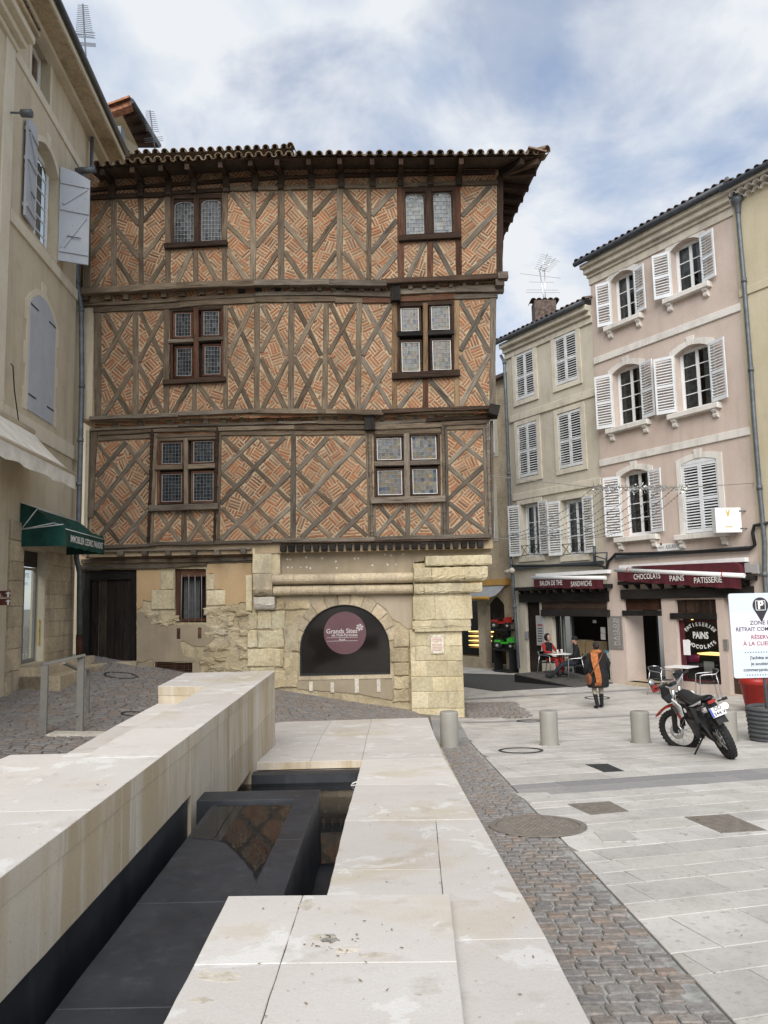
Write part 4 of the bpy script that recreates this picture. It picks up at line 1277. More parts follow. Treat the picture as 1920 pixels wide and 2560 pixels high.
for fl in (1,2,3):
    u0, u1, v0, v1 = FB[fl]; P = (P0, P1, P2, P3)[fl]; res = .02
    occ = raster(fl, u0, u1, v0, v1, res)
    lim = {3: P3.pix(*ZA(55,600))[0], 2: P2.pix(*ZC(112,500))[0], 1: P1.pix(*ZE(95,700))[0]}[fl]
    low = {3: P3.pix(*ZA(600,925))[1] - .3,2: P2.pix(*ZC(600,830))[1] - .3,1: P1.pix(*ZE(600,1015))[1]}[fl]
    occ[:, :max(0, int((lim - u0) / res))] = True
    occ[:max(0, int((low - v0) / res)), :] = True
    occ[:, int((P.pix(*(ZB(1165,500) if fl == 3 else ZD(1222,500) if fl == 2 else ZF(1530,500)))[0] - u0) / res):] = True
    lab, n = label(occ)
    cnt = np.bincount(lab.ravel(), minlength=n + 1)
    for c in range(1, n + 1):
        if cnt[c] * res * res < .012: continue
        jj, ii = np.nonzero(lab == c)
        a0, a1 = u0 + ii.min() * res, u0 + (ii.max() + 1) * res; b0, b1 = v0 + jj.min() * res, v0 + (jj.max() + 1) * res
        flat = (b1 - b0) < .42 and (a1 - a0) > .2 and (a1 - a0) / (b1 - b0) > 1.1 and (b1 - b0) < .3
        ang = _br.uniform(-.06,.06) if flat else math.radians(_br.choice([45,45,40,50,35,55,22,68]) + _br.uniform(-4,4))
        cell, pit = .30,.0765
        if flat: cell = .26
        ca, sa = math.cos(ang), math.sin(ang)
        ox, oy = _br.uniform(0, cell), _br.uniform(0, cell)
        R = max(a1 - a0, b1 - b0); N = int(R / cell) + 3
        mu, mv = (a0 + a1) / 2,(b0 + b1) / 2
        for gx in range(-N, N + 1):
            for gy in range(-N, N + 1):
                cx, cy = gx * cell + ox, gy * cell + oy
                vert = (gx + gy) % 2 == 0 if not flat else False
                da = _br.uniform(-.07,.07)
                for q in range(4):
                    off = (q - 1.5) * pit + _br.uniform(-.004,.004)
                    lx, ly = (cx + off, cy) if vert else (cx, cy + off)
                    wx = mu + lx * ca - ly * sa; wy = mv + lx * sa + ly * ca
                    th = ang + (math.pi / 2 if vert else 0) + da + _br.uniform(-.035,.035)
                    dx, dy = math.cos(th), math.sin(th)
                    if not (a0 - .2 < wx < a1 + .2 and b0 - .2 < wy < b1 + .2): continue
                    hl = .136
                    ok = []
                    for s in range(11):
                        tt = -hl + 2 * hl * s / 10
                        i_ = int((wx + dx * tt - u0) / res); j_ = int((wy + dy * tt - v0) / res)
                        ok.append(0 <= i_ < lab.shape[1] and 0 <= j_ < lab.shape[0] and lab[j_, i_] == c)
                    # longest run inside the panel
                    best = (0,0); s = 0
                    while s < 11:
                        if ok[s]:
                            e = s
                            while e + 1 < 11 and ok[e + 1]: e += 1
                            if e - s > best[1] - best[0]: best = (s, e)
                            s = e + 1
                        else: s += 1
                    if best[1] - best[0] < 2: continue
                    t0, t1 = -hl + 2 * hl * best[0] / 10,-hl + 2 * hl * best[1] / 10
                    if best[0] > 0: t0 += .008
                    if best[1] < 10: t1 -= .008
                    m = (t0 + t1) / 2
                    BR.append((fl, wx + dx * m, wy + dy * m, t1 - t0,.049 * _br.uniform(.8,1.12), th, _br.uniform(.006,.016)))
def brick_geo(mb, P, u, v, l, h, th, w):
    dx, dy = math.cos(th), math.sin(th); ch = .007
    X = (dx * l / 2, dy * l / 2); Yv = (-dy * h / 2, dx * h / 2)
    cs = [(-1,-1),(1,-1),(1,1),(-1,1)]
    j = [(_br.uniform(-.006,.006), _br.uniform(-.004,.004)) for _ in cs]
    o = [(u + a * X[0] + b * Yv[0] + j[i][0], v + a * X[1] + b * Yv[1] + j[i][1]) for i, (a, b) in enumerate(cs)]
    fx = 1 - 2 * ch / l; fy = 1 - 2 * ch / h
    n = [(u + a * X[0] * fx + b * Yv[0] * fy + j[i][0], v + a * X[1] * fx + b * Yv[1] * fy + j[i][1]) for i, (a, b) in enumerate(cs)]
    vs = [P.at(a, b, -.004) for a, b in o] + [P.at(a, b, w - ch * .6) for a, b in o] + [P.at(a, b, w) for a, b in n]
    fs = [(8,9,10,11)]
    for k in range(4):
        k2 = (k + 1) % 4
        fs += [(k, k2,4 + k2,4 + k),(4 + k, 4 + k2,8 + k2,8 + k)]
    mb.add(vs, fs)
# the ones picked apart singly: the full bricks of the lowest, nearest panels
full = [b for b in BR if b[0] == 1 and b[3] > .2]
full.sort(key=lambda b: (b[1] - .2) ** 2 + (b[2] - 5.2) ** 2)
single = set(id(b) for b in full[:300])
acc = {1: MB(),2: MB(),3: MB()}
for b in BR:
    P = (P0, P1, P2, P3)[b[0]]
    if id(b) in single:
        mb = MB(); brick_geo(mb, P, *b[1:]); mb.build('brick', M['brick'], house)
    else: brick_geo(acc[b[0]], P, *b[1:])
tot = MB()
for a in acc.values(): tot.add(a.v, a.f)
tot.build('brickwork', M['brick'], house, kind='stuff')

# --- eaves and roof
YE_ = 17.72
PE = Plane((0, YE_, 0),(1,0))
ev = [ZA(85,150), ZA(310,128), ZA(640,112), ZA(1100,84), ZA(1659,74), ZB(400,78), ZB(1100,74), ZB(1440,70)]
ep = [PE.pix(*p) for p in ev]                  # lower edge of the tile row
def eave_z(u):
    if u <= ep[0][0]: return ep[0][1]
    for a, b in zip(ep, ep[1:]):
        if u <= b[0]: return a[1] + (b[1] - a[1]) * (u - a[0]) / (b[0] - a[0])
    return ep[-1][1]
RS = .30                                        # roof slope
def half_tile(mb, p, d, side, r0, r1, L, up=True, n=7, th=.016):
    """clay canal tile: tapered half tube from p along d"""
    d = Vector(d).normalized(); side = Vector(side).normalized(); nn = side.cross(d).normalized()
    if nn.z < 0: nn = -nn
    vs = []
    for (q, r) in ((Vector(p), r0),(Vector(p) + d * L, r1)):
        for rr_ in (r, r - th):
            for i in range(n + 1):
                a = math.pi * i / n
                vs.append(q + side * (math.cos(a) * rr_) + nn * (math.sin(a) * rr_ * (1 if up else -1)))
    m = n + 1; fs = []
    for i in range(n):
        fs += [(i, i + 1,2 * m + i + 1,2 * m + i),(m + i + 1, m + i, 3 * m + i, 3 * m + i + 1),(i + 1, i, m + i, m + i + 1),(2 * m + i, 2 * m + i + 1,3 * m + i + 1,3 * m + i)]
    fs += [(0, m, 3 * m, 2 * m),(m - 1 + m, m - 1,3 * m - 1,4 * m - 1)]
    mb.add(vs, fs, smooth=False)
roof = empty('roof', Vector((-2.2,19,13)) - wpos(house), parent=house)
uL, uR = ep[0][0], ep[-1][0] + .08
sl = Vector((0,1, RS)).normalized()
pitch = .247; u = uL + .1
while u < uR - .05:
    z = eave_z(u) + _pr.uniform(-.012,.012)
    mb = MB(); half_tile(mb, PE.at(u, z + .045, _pr.uniform(-.03,.03)), sl + Vector((_pr.uniform(-.04,.04),0,0)),(1,0,0),.098,.082,.5)
    mb.build('tile', M['tile'], roof)
    mb = MB(); half_tile(mb, PE.at(u + pitch / 2, z + .075,.03 + _pr.uniform(-.02,.02)), sl, (1,0,0),.075,.09,.5, up=False)
    mb.build('under_tile', M['tile'], roof)
    u += pitch
# side eave on the right: goes back along the lane
SB = Vector((3.42,26.5,0)); SA = Vector((PE.at(uR, 0).x, YE_, 0))
zs = eave_z(uR)
sdir = (SB - SA).normalized(); sn = Vector((-1,0, RS)).normalized()
L = (SB - SA).length; k = 0
while k * .215 < L:
    p = SA + sdir * (k * .215) + Vector((0,0, zs + .03 + _pr.uniform(-.012,.012)))
    mb = MB(); half_tile(mb, p, sn, sdir, .095,.08,.45); mb.build('tile', M['tile'], roof)
    k += 1
mb = MB(); half_tile(mb, Vector((uR + .05, YE_ - .03, zs + .1)), Vector((-1,1,.36)), Vector((1,1,0)),.12,.1,.6); mb.build('hip_tile', M['tile'], roof)
# roof planes with their tile rows
mb = MB()
zc = eave_z(-1.0)
A0 = Vector((uL, YE_, eave_z(uL) + .03)); A1 = Vector((uR, YE_, zs + .03))
D0 = Vector((uL, YE_ + 4.6, A0.z + 4.6 * RS)); H1 = Vector((uR - 4.2, YE_ + 4.2, zs + .03 + 4.2 * RS))
Am = Vector((ep[4][0], YE_, eave_z(ep[4][0]) + .03)); Dm = Vector((ep[4][0], YE_ + 4.4, Am.z + 4.4 * RS))
mb.add([A0, Am, Dm, D0], [(0,1,2,3)]); mb.add([Am, A1, H1, Dm], [(0,1,2,3)])
B1 = SB + Vector((0,0, zs + .03)); B2 = Vector((H1.x, 26.5, H1.z))
mb.add([A1, B1, B2, H1], [(0,1,2,3)])
mb.build('roof_plane', M['tile'], roof)
# boarded underside and rafters
mb = MB()
inner = Y3 + .05
def sof(u): return eave_z(u) - .03
us = [uL - .15,-5,-3,-1,1, uR - .1]
vs = []
for q in us: vs += [Vector((q, YE_ + .02, sof(q))), Vector((q, inner, sof(q) + (inner - YE_) * .2))]
mb.add(vs, [(2 * i, 2 * i + 1,2 * i + 3,2 * i + 2) for i in range(len(us) - 1)], [(p.y, p.x, p.z) for p in vs])
wallx = FB[3][1]
vs = [Vector((uR - .1, YE_ + .02, sof(uR))), Vector((SB.x - .03,26.5, sof(uR))), Vector((wallx - .3,26.5, sof(uR) + .2)), Vector((wallx - .3, inner - .3, sof(uR) + .2))]
mb.add(vs, [(0,1,2,3)], [(p.x, p.y, p.z) for p in vs])
mb.build('eaves_boarding', M['oak_soffit'], roof)
def beam3(mb, a, b, w, h, m=0, up=Vector((0,0,1))):
    a = Vector(a); b = Vector(b); d = (b - a); L = d.length; d.normalize()
    s = d.cross(up).normalized(); uu = s.cross(d)
    o = Vector((_pr.uniform(0,40), _pr.uniform(0,40), _pr.uniform(0,40)))
    vs = []; gc = []
    for t, q in ((0, a),(L, b)):
        for i, j in ((-1,-1),(1,-1),(1,1),(-1,1)):
            vs.append(q + s * (i * w / 2) + uu * (j * h / 2)); gc.append((o.x + t, o.y + i * w, o.z + j * h))
    mb.add(vs, [(0,1,2,3),(7,6,5,4),(0,4,5,1),(1,5,6,2),(2,6,7,3),(3,7,4,0)], gc, m)
    return mb
PB3 = P3
brk = [ZA(215,250), ZA(400,240), ZA(578,230), ZA(742,215), ZA(950,205), ZA(1137,195), ZA(1303,190), ZA(1500,180), ZB(138,180), ZB(340,175), ZB(520,170), ZB(712,165), ZB(895,165)]
for p in brk:
    u, v = P3.pix(*p)
    z1 = sof(u) + (inner - YE_) * .2 - .09
    mb = MB(); beam3(mb, (u, YE_ + .06, sof(u) - .075),(u, Y3 + .05, z1),.11,.15); mb.build('rafter', M['oak_dark'], roof)
    bt = P3.pix(p[0], p[1] + 44)[1]
    mb = MB(); mb.cbox(P3, u - .075, u + .075, bt, z1 - .05,-.02,.13,.012); mb.build('rafter_bracket', M['oak_soffit'], roof)
u, v = P3.pix(*ZB(1165,200))
for bx, by in ((uR - .15, YE_ + .1),(uR - .55, YE_ + .08),(uR - .12, YE_ + .6)):
    mb = MB(); beam3(mb, (bx, by, sof(uR) - .075),(u, Y3 + .1, sof(uR) + .06),.11,.15); mb.build('rafter', M['oak_dark'], roof)
for k in range(1,10):
    yy = Y3 + .55 * k
    mb = MB(); beam3(mb, (SA.x + (SB.x - SA.x) * (yy - SA.y) / (SB.y - SA.y) - .05, yy, sof(uR) - .07),(wallx - .1, yy, sof(uR) + .05),.11,.14); mb.build('rafter', M['oak_dark'], roof)
# long wall beam under the rafters
tim(3, ZA, 70,305,1300,225,20, 'wall_plate', 'oak_dark', .10, mask=False)
tim(3, ZA, 1290,225,1680,215,22, 'wall_plate', 'oak_dark', .10, mask=False)
tim(3, ZB, 100,212,1130,190,24, 'wall_plate', 'oak_dark', .10, mask=False)
# raised roof behind, left
PR = Plane((0,21.2,0),(1,0))
a = PR.pix(296,388); b = PR.pix(730,371)
upper = MB(); n = 0
u = a[0]
while u < b[0]:
    t = (u - a[0]) / (b[0] - a[0]); z = a[1] + (b[1] - a[1]) * t
    mb = MB(); half_tile(mb, PR.at(u, z + .05), sl, (1,0,0),.105,.09,.5); mb.build('tile', M['tile'], roof)
    mb = MB(); half_tile(mb, PR.at(u + .13, z + .08,.02), sl, (1,0,0),.08,.09,.5, up=False); mb.build('under_tile', M['tile'], roof)
    u += .27
mb = MB(); mb.add([PR.at(a[0] - .5, a[1] + .02), PR.at(b[0], b[1] + .02), PR.at(b[0], b[1] + 1.2,-4), PR.at(a[0] - .5, a[1] + 1.2,-4)], [(0,1,2,3)])
mb.build('upper_roof_plane', M['tile'], roof)
mb = MB(); mb.pbox(PR, a[0] - .3, b[0] - .1, a[1] - 2.2, b[1] - .05,-4,-.35); mb.build('upper_wall', M['r_left'], roof)
mb = MB(); mb.add([PR.at(a[0] - .3, a[1], .02), PR.at(b[0], b[1], .02), PR.at(b[0], b[1] + .0,-.4), PR.at(a[0] - .3, a[1] + .0,-.4)], [(3,2,1,0)]); mb.build('upper_eaves_boarding', M['oak_soffit'], roof)
mb = MB()
for k in range(3): half_tile(mb, PR.at(b[0] - .05, b[1] + .08 + .05 * k, .02 - .15 * k),(0,1,.3),(1,0,0),.1,.09,.45)
mb.build('verge_tile', M['tile'], roof)

# --- ground floor of the house
def rock(mb, P, poly, w0, w1, ch=.02, m=0, dome=.012):
    """rough stone: polygon face with a chamfered edge and an uneven front"""
    n = len(poly); ins = shrink(poly, ch)
    cx = sum(p[0] for p in ins) / n; cy = sum(p[1] for p in ins) / n
    vs = [P.at(u, v, w0) for u, v in poly] + [P.at(u, v, w1 - ch * .8) for u, v in poly] + [P.at(u, v, w1 + _pr.uniform(-dome, dome) * .6) for u, v in ins] + [P.at(cx, cy, w1 + _pr.uniform(0, dome))]
    s = sum(poly[i][0] * poly[(i + 1) % n][1] - poly[(i + 1) % n][0] * poly[i][1] for i in range(n))
    fs = []
    for k in range(n):
        k2 = (k + 1) % n
        fs += [(k, k2, n + k2, n + k),(n + k, n + k2,2 * n + k2,2 * n + k),(2 * n + k, 2 * n + k2,3 * n)]
    if s < 0: fs = [tuple(reversed(f)) for f in fs]
    mb.add(vs, fs, m=m)
def jpoly(u0, u1, v0, v1, j, n=2):
    pts = []
    for a, b in (((u0, v0),(u1, v0)),((u1, v0),(u1, v1)),((u1, v1),(u0, v1)),((u0, v1),(u0, v0))):
        for i in range(n):
            t = i / n
            pts.append((a[0] + (b[0] - a[0]) * t + _pr.uniform(-j, j), a[1] + (b[1] - a[1]) * t + _pr.uniform(-j, j)))
    return pts
def pq(P, Zf, pts, w=0.0): return [P.pix(*Zf(x, y), w) for x, y in pts]
PW = P0
door = pq(PW, ZG, [(75,1012),(515,1012),(515,268),(75,268)])
wino = pq(PW, ZG, [(825,690),(1072,690),(1068,262),(818,262)])
grat = pq(PW, ZG, [(662,1090),(960,1092),(960,1012),(662,1005)])
acx, asy = PW.pix(*ZH(627,742)); ar = PW.pix(*ZH(920,742))[0] - acx; ab = PW.pix(*ZH(627,903))[1]
arch = [(acx - ar, ab),(acx + ar, ab)] + [(acx + ar * math.cos(math.pi * i / 20), asy + ar * math.sin(math.pi * i / 20)) for i in range(21)]
wl_ = PW.pix(195,1500)[0]; wr_ = PW.pix(*ZH(1080,700))[0]
wtop = PW.pix(*ZG(600,60))[1]
mb = MB()
outer = [(wl_, .3),(-3,-.3),(wr_, -.8),(wr_, wtop),(wl_, wtop)]
mb.wall(PW, outer, [door, wino, grat, arch], .30,0.0, edge=False)
mb.build('ground_wall', M['rubble'], house)
mb = MB(); mb.pbox(PW, wl_, wr_, -.8, wtop, -1.2,-.8); mb.build('dark_back', M['dark_in'], house)
# beams over the ground floor, with the brick band
for x0, y0, x1, y1, h, w1, mt in ((85,205,1090,190,34,.12, 'oak'),(1080,190,1440,182,30,.10, 'oak_grey'),(70,252,820,240,34,.09, 'oak_grey'),(810,242,1075,222,26,.07, 'oak'),(1070,212,1440,200,14,.06, 'oak_grey')):
    tim(0, ZG, x0, y0, x1, y1, h, 'bressummer', mt, w1, k=3.19, mask=False)
PB_ = Plane((0, Y0 - .02,0),(1,0))
b0 = PB_.pix(*ZG(215,195)); b1 = PB_.pix(*ZG(1440,95))
mb = MB(); mb.pbox(PB_, wl_, b1[0] + .3, b0[1] - .1, b1[1] + .1,-.1,0); mb.build('infill_wall', M['mortar'], house)
mb = MB(); v = b0[1] + .02; r_ = 0
while v < b1[1] + .02:
    u = wl_ + .05 + (.13 if r_ % 2 else 0)
    while u < b1[0]:
        l = _pr.uniform(.22,.27); brick_geo(mb, PB_, u + l / 2, v, l - .015,.045, _pr.uniform(-.02,.02),.012); u += l
    v += .066; r_ += 1
mb.build('brick_courses', M['brick'], house, kind='stuff')
# plaster skins
def skin(name, Zf, pts, mat, w, P=PW, jag=.012):
    q = pq(P, Zf, pts); out = []
    for i in range(len(q)):
        a, b = Vector(q[i]), Vector(q[(i + 1) % len(q)])
        n = max(1, int((b - a).length / .07))
        for k in range(n):
            p = a + (b - a) * (k / n); out.append((p.x + _pr.uniform(-jag, jag), p.y + _pr.uniform(-jag, jag)))
    mb = MB(); mb.wall(P, out, [], w + .02, w); return mb.build(name, M[mat], house)
skin('plaster_patch', ZG, [(518,272),(718,280),(708,420),(650,470),(640,520),(572,512),(560,560),(518,590)], 'r_ochre', .030)
skin('plaster_patch', ZG, [(1080,222),(1432,215),(1432,310),(1388,320),(1388,530),(1350,525),(1300,555),(1212,550),(1222,430),(1140,420),(1140,300),(1080,300)], 'r_ochre', .030)
skin('plaster_patch', ZG, [(518,606),(600,606),(680,640),(715,700),(790,712),(1060,702),(1155,800),(1060,880),(950,872),(900,832),(855,842),(890,950),(985,985),(970,1000),(660,1000),(630,985),(560,1005),(518,1005)], 'r_grey', .026)
skin('plaster_patch', ZG, [(480,1050),(520,1012),(655,1004),(655,1095),(480,1100)], 'r_grey', .05)
skin('plaster_patch', ZG, [(965,1000),(1020,1005),(1030,1110),(965,1110)], 'r_grey', .045)
skin('plaster_panel', ZH, [(214,102),(1580,70),(1560,125),(1150,160),(1075,170),(1072,250),(214,262)], 'r_grey', .06)
skin('plaster_patch', ZH, [(190,388),(1066,370),(1066,598),(1030,598),(985,560),(945,545),(890,468),(800,400),(620,372),(500,400),(420,440),(250,440)], 'r_shop', .024)
skin('plaster_patch', ZH, [(318,930),(930,925),(935,1062),(700,1020),(500,1005),(318,988)], 'r_grey', .03)
for x, y in ((255,150),(275,152),(378,138),(480,145),(570,165),(258,205),(285,204),(342,202),(380,202),(405,208),(575,206),(690,145),(715,146),(805,190),(905,184),(960,186),(1005,118),(925,125),(885,120)):
    q = PW.pix(*ZH(x, y),.06); n = 7
    mb = MB(); mb.wall(PW, [(q[0] + _pr.uniform(.012,.034) * math.cos(k * 6.28 / n), q[1] + _pr.uniform(.012,.034) * math.sin(k * 6.28 / n)) for k in range(n)], [], .004,.0635); mb.build('filled_hole', M['r_white'], house)
# dressed stones round the window and the big blocks
for x0, y0, x1, y1, w in ((640,430,822,585,.06),(708,282,815,428,.05),(1076,432,1222,552,.05),(1076,302,1140,428,.04),(1388,312,1440,598,.09)):
    a = PW.pix(*ZG(x0, y1)); b = PW.pix(*ZG(x1, y0))
    mb = MB(); rock(mb, PW, jpoly(a[0], b[0], a[1], b[1], .008),-.02, w, .012); mb.build('quoin_stone', M['ashlar'], house)
for x0, y0, x1, y1, w in ((1400,752,1480,890,.06),(1484,752,1690,890,.065),(1400,896,1660,1040,.06),(1480,600,1590,745,.05),(1595,600,1700,745,.06),(1405,610,1476,745,.05),(1420,1046,1620,1100,.05),(1690,900,1760,1060,.05)):
    a = PW.pix(*ZG(x0, y1)); b = PW.pix(*ZG(x1, y0))
    mb = MB(); rock(mb, PW, jpoly(a[0], b[0], a[1], b[1], .018,3),-.02, w, .02); mb.build('stone_block', M['ashlar'], house)
for x0, y0, x1, y1, w in ((165,730,235,850,.05),(235,560,330,750,.06),(160,870,320,985,.05),(240,760,330,905,.05),(165,590,232,725,.045),(945,625,1045,720,.05),(930,725,1045,815,.045),(950,820,1045,905,.05),(945,910,1045,990,.045),(940,995,1045,1075,.045),
                          (240,410,400,480,.045),(180,400,236,480,.04)):
    a = PW.pix(*ZH(x0, y1)); b = PW.pix(*ZH(x1, y0))
    mb = MB(); rock(mb, PW, jpoly(a[0], b[0], a[1], b[1], .022,3),-.02, w, .02); mb.build('stone_block', M['rubble'], house)
# loose rubble between plaster and blocks
for k in range(46):
    x = _pr.uniform(1080,1400); y = _pr.uniform(560,1080)
    if k > 36: x = _pr.uniform(620,830); y = _pr.uniform(590,700)
    if 820 < x < 1075 and y < 700: continue
    sx = _pr.uniform(45,130); sy = _pr.uniform(32,74)
    a = PW.pix(*ZG(x - sx / 2, y + sy / 2)); b = PW.pix(*ZG(x + sx / 2, y - sy / 2))
    mb = MB(); rock(mb, PW, jpoly(a[0], b[0], a[1], b[1], .03,3),-.03, _pr.uniform(.0,.06),.028, dome=.03); mb.build('rubble_stone', M['rubble'], house)
# arch stones
na = 11
for i in range(na):
    t0, t1 = math.pi * (.06 + .88 * i / na), math.pi * (.06 + .88 * (i + 1) / na)
    r1 = ar * _pr.uniform(1.2,1.32)
    poly = [(acx + ar * 1.005 * math.cos(t0 + .008), asy + ar * 1.005 * math.sin(t0 + .008)),(acx + r1 * math.cos(t0 + .008), asy + r1 * math.sin(t0 + .008)),(acx + r1 * math.cos((t0 + t1) / 2), asy + r1 * math.sin((t0 + t1) / 2)),(acx + r1 * math.cos(t1 - .008), asy + r1 * math.sin(t1 - .008)),(acx + ar * 1.005 * math.cos(t1 - .008), asy + ar * 1.005 * math.sin(t1 - .008)),(acx + ar * 1.005 * math.cos((t0 + t1) / 2), asy + ar * 1.005 * math.sin((t0 + t1) / 2))]
    mb = MB(); rock(mb, PW, poly, -.05,.035,.008, dome=.004); mb.build('arch_stone', M['moulding'], house)
# black panel with the printed disc in the arch
win = empty('arched_window', PW.at(acx, ab, 0) - wpos(house), parent=house)
mb = MB(); mb.wall(PW, [(acx + (u - acx) * 1.0, v) for u, v in arch], [[(acx + (u - acx) * .965, asy + (v - asy) * .965 if v > ab + .01 else v + .05) for u, v in arch]], .10,-.10, edge=False); mb.build('frame', M['black'], win)
tgl = NT('dark film glass'); tgl.set((.012,.010,.009),.08, spec=.5)
mb = MB(); mb.wall(PW, arch, [], .02,-.14, edge=False); mb.build('dark_panel', tgl.m, win)
cu, cv = PW.pix(*ZH(628,628),-.12); rd = PW.pix(*ZH(765,628),-.12)[0] - cu
mb = MB(); mb.wall(PW, [(cu + rd * math.cos(2 * math.pi * i / 48), cv + rd * math.sin(2 * math.pi * i / 48)) for i in range(48)], [], .005,-.132); disc = mb.build('printed_disc', M['sign_plum'], win)
mb = MB()
def tx(Zf, body, x, y, hz, k, P, w, align='CENTER', bold=0.0, xs=1.0, m=0, mb=mb, wz=0):
    u, v = P.pix(*Zf(x, y), w)
    text_mesh(mb, body, P.at(u, v, w), P.ux, Z3(), hz / k * (P.o.y / FPX) * 1.38, m, align, .003, bold, xs, fit=wz / k * P.o.y / FPX)
tx(ZH, 'Grands Sites', 608,617,30,2.592, PW, -.132, bold=.002, mb=mb, wz=200)
tx(ZH, 'de Midi-Pyrénées', 626,642,18,2.592, PW, -.132, bold=.001, mb=mb, wz=166)
tx(ZH, 'Auch', 610,671,14,2.592, PW, -.132, bold=.001, mb=mb, wz=42)
for y in (660,682):
    a = PW.pix(*ZH(510, y),-.13); b = PW.pix(*ZH(710, y),-.13); mb.pbox(PW, a[0], b[0], a[1] - .004, a[1] + .004,-.132,-.128)
cu2, cv2 = PW.pix(*ZH(724,592),-.13)
for i in range(6):
    an = math.pi / 3 * i + .3; c_, s_ = math.cos(an), math.sin(an)
    q = [(.018,-.008),(.085,-.026),(.085,.026),(.018,.008)]
    mb.prism([PW.at(cu2 + a * c_ - b * s_, cv2 + a * s_ + b * c_, -.131) for a, b in q], PW.n * .003)
mb.build('disc_print', M['letter_pale'], disc)
a = PW.pix(*ZH(335,905)); b = PW.pix(*ZH(925,890))
mb = MB(); mb.pbox(PW, a[0] - .03, b[0] + .03, ab - .09, ab, -.06,.045); mb.build('sill', M['moulding'], win)
for x0, y0, x1, y1 in ((398,943,420,1005),(535,948,558,1015),(692,925,718,1015),(835,928,858,1010)):
    a = PW.pix(*ZH(x0, y1)); b = PW.pix(*ZH(x1, y0)); mb = MB(); mb.cbox(PW, a[0], b[0], a[1], b[1], -.02,.05,.006); mb.build('wall_strap', M['white_stone'], house)
# pillar blocks under the corner
PP = Plane((0,19.0,0),(1,0))
xc = [(610, [1058,1155,1282,1386]),(715, [1085,1222,1354,1390]),(810, [1058,1160,1290,1391]),(912, [1058,1196,1393]),(1010, [1060,1168,1298,1395]),(1118, [])]
for (ya, xs_),(yb, _) in zip(xc, xc[1:]):
    for x0, x1 in zip(xs_, xs_[1:]):
        a = PP.pix(*ZH(x0, yb)); b = PP.pix(*ZH(x1, ya))
        mb = MB(); rock(mb, PP, jpoly(a[0] + .004, b[0] - .004, a[1] + .004, b[1] - .004,.004,2),-.6,0.0,.010, dome=.006); mb.build('ashlar_block', M['ashlar'], house)
a = PP.pix(*ZH(1060,1130)); b = PP.pix(*ZH(1388,600))
mb = MB(); mb.pbox(PP, a[0] + .01, b[0] - .01,-.5, b[1], -8,-.02); mb.build('pillar_core', M['ashlar'], house)
# corbel stack
def corbel(x0, x1, y0, y1, yw, r, name='corbel_stone', Zf=ZH, mat='ashlar', right=True, split=None, depth=.9, k=2.592):
    P = Plane((0, yw, 0),(1,0))
    a = P.pix(*Zf(x0, y1)); b = P.pix(*Zf(x1, y0))
    cuts = [a[0]] + [P.pix(*Zf(s, y0))[0] for s in (split or [])] + [b[0]]
    for q, (ua, ub) in enumerate(zip(cuts, cuts[1:])):
        last = q == len(cuts) - 2
        mb = MB(); rows = []; N = 7
        vv = [a[1] + r * (1 - math.cos(math.pi / 2 * i / (N - 1))) for i in range(N)] + [b[1] - .015, b[1]]
        for i, v in enumerate(vv):
            e = r * (1 - math.sin(math.pi / 2 * min(1, i / (N - 1)))) if i < N else (0 if i == N else .015)
            er = e if (last and right) else 0
            ns = max(2, int((ub - ua) / .09)); u9 = ub - .003 - er
            rows.append([P.at(ua + .003, v, -depth)] + [P.at(ua + .003 + (u9 - ua - .003) * q / ns, v, -e) for q in range(ns + 1)] + [P.at(u9, v, -depth)])
        vs = []; w_ = len(rows[0])
        for rw in rows:
            for p in rw: vs.append(p + Vector((_pr.uniform(-.007,.007), _pr.uniform(-.013,.013), _pr.uniform(-.008,.008))))
        fs = []
        for i in range(len(rows) - 1):
            for j in range(w_ - 1): fs.append((i * w_ + j, i * w_ + j + 1, i * w_ + w_ + 1 + j, i * w_ + w_ + j))
        fs += [tuple(reversed(range(w_))), tuple((len(rows) - 1) * w_ + j for j in range(w_))]
        mb.add(vs, fs); mb.build(name, M[mat], house)
corbel(1150,1580,122,196,18.62,.04, split=[1330])
corbel(1076,1552,196,300,18.66,.16, split=[1190,1400])
corbel(1076,1518,302,376,18.78,.07, split=[1140])
corbel(1072,1450,384,545,18.88,.02, split=[1210])
corbel(1064,1446,545,612,18.88,.10, split=[1190])
mb = MB(); _c0 = PP.pix(*ZH(1080,620)); _c1 = PP.pix(*ZH(1400,172)); mb.pbox(PP, _c0[0], _c1[0] + .1, _c0[1], _c1[1], -3,.10); mb.build('corbel_core', M['ashlar'], house)
corbel(1440,1590,92,300,18.95,.02, Zf=ZG, right=False)
corbel(1590,1660,100,310,19.0,.02, Zf=ZG, right=False)
corbel(1440,1596,300,482,18.93,.22, Zf=ZG, right=False, mat='moulding')
corbel(1452,1614,484,594,19.0,.16, Zf=ZG, right=False, mat='white_stone')
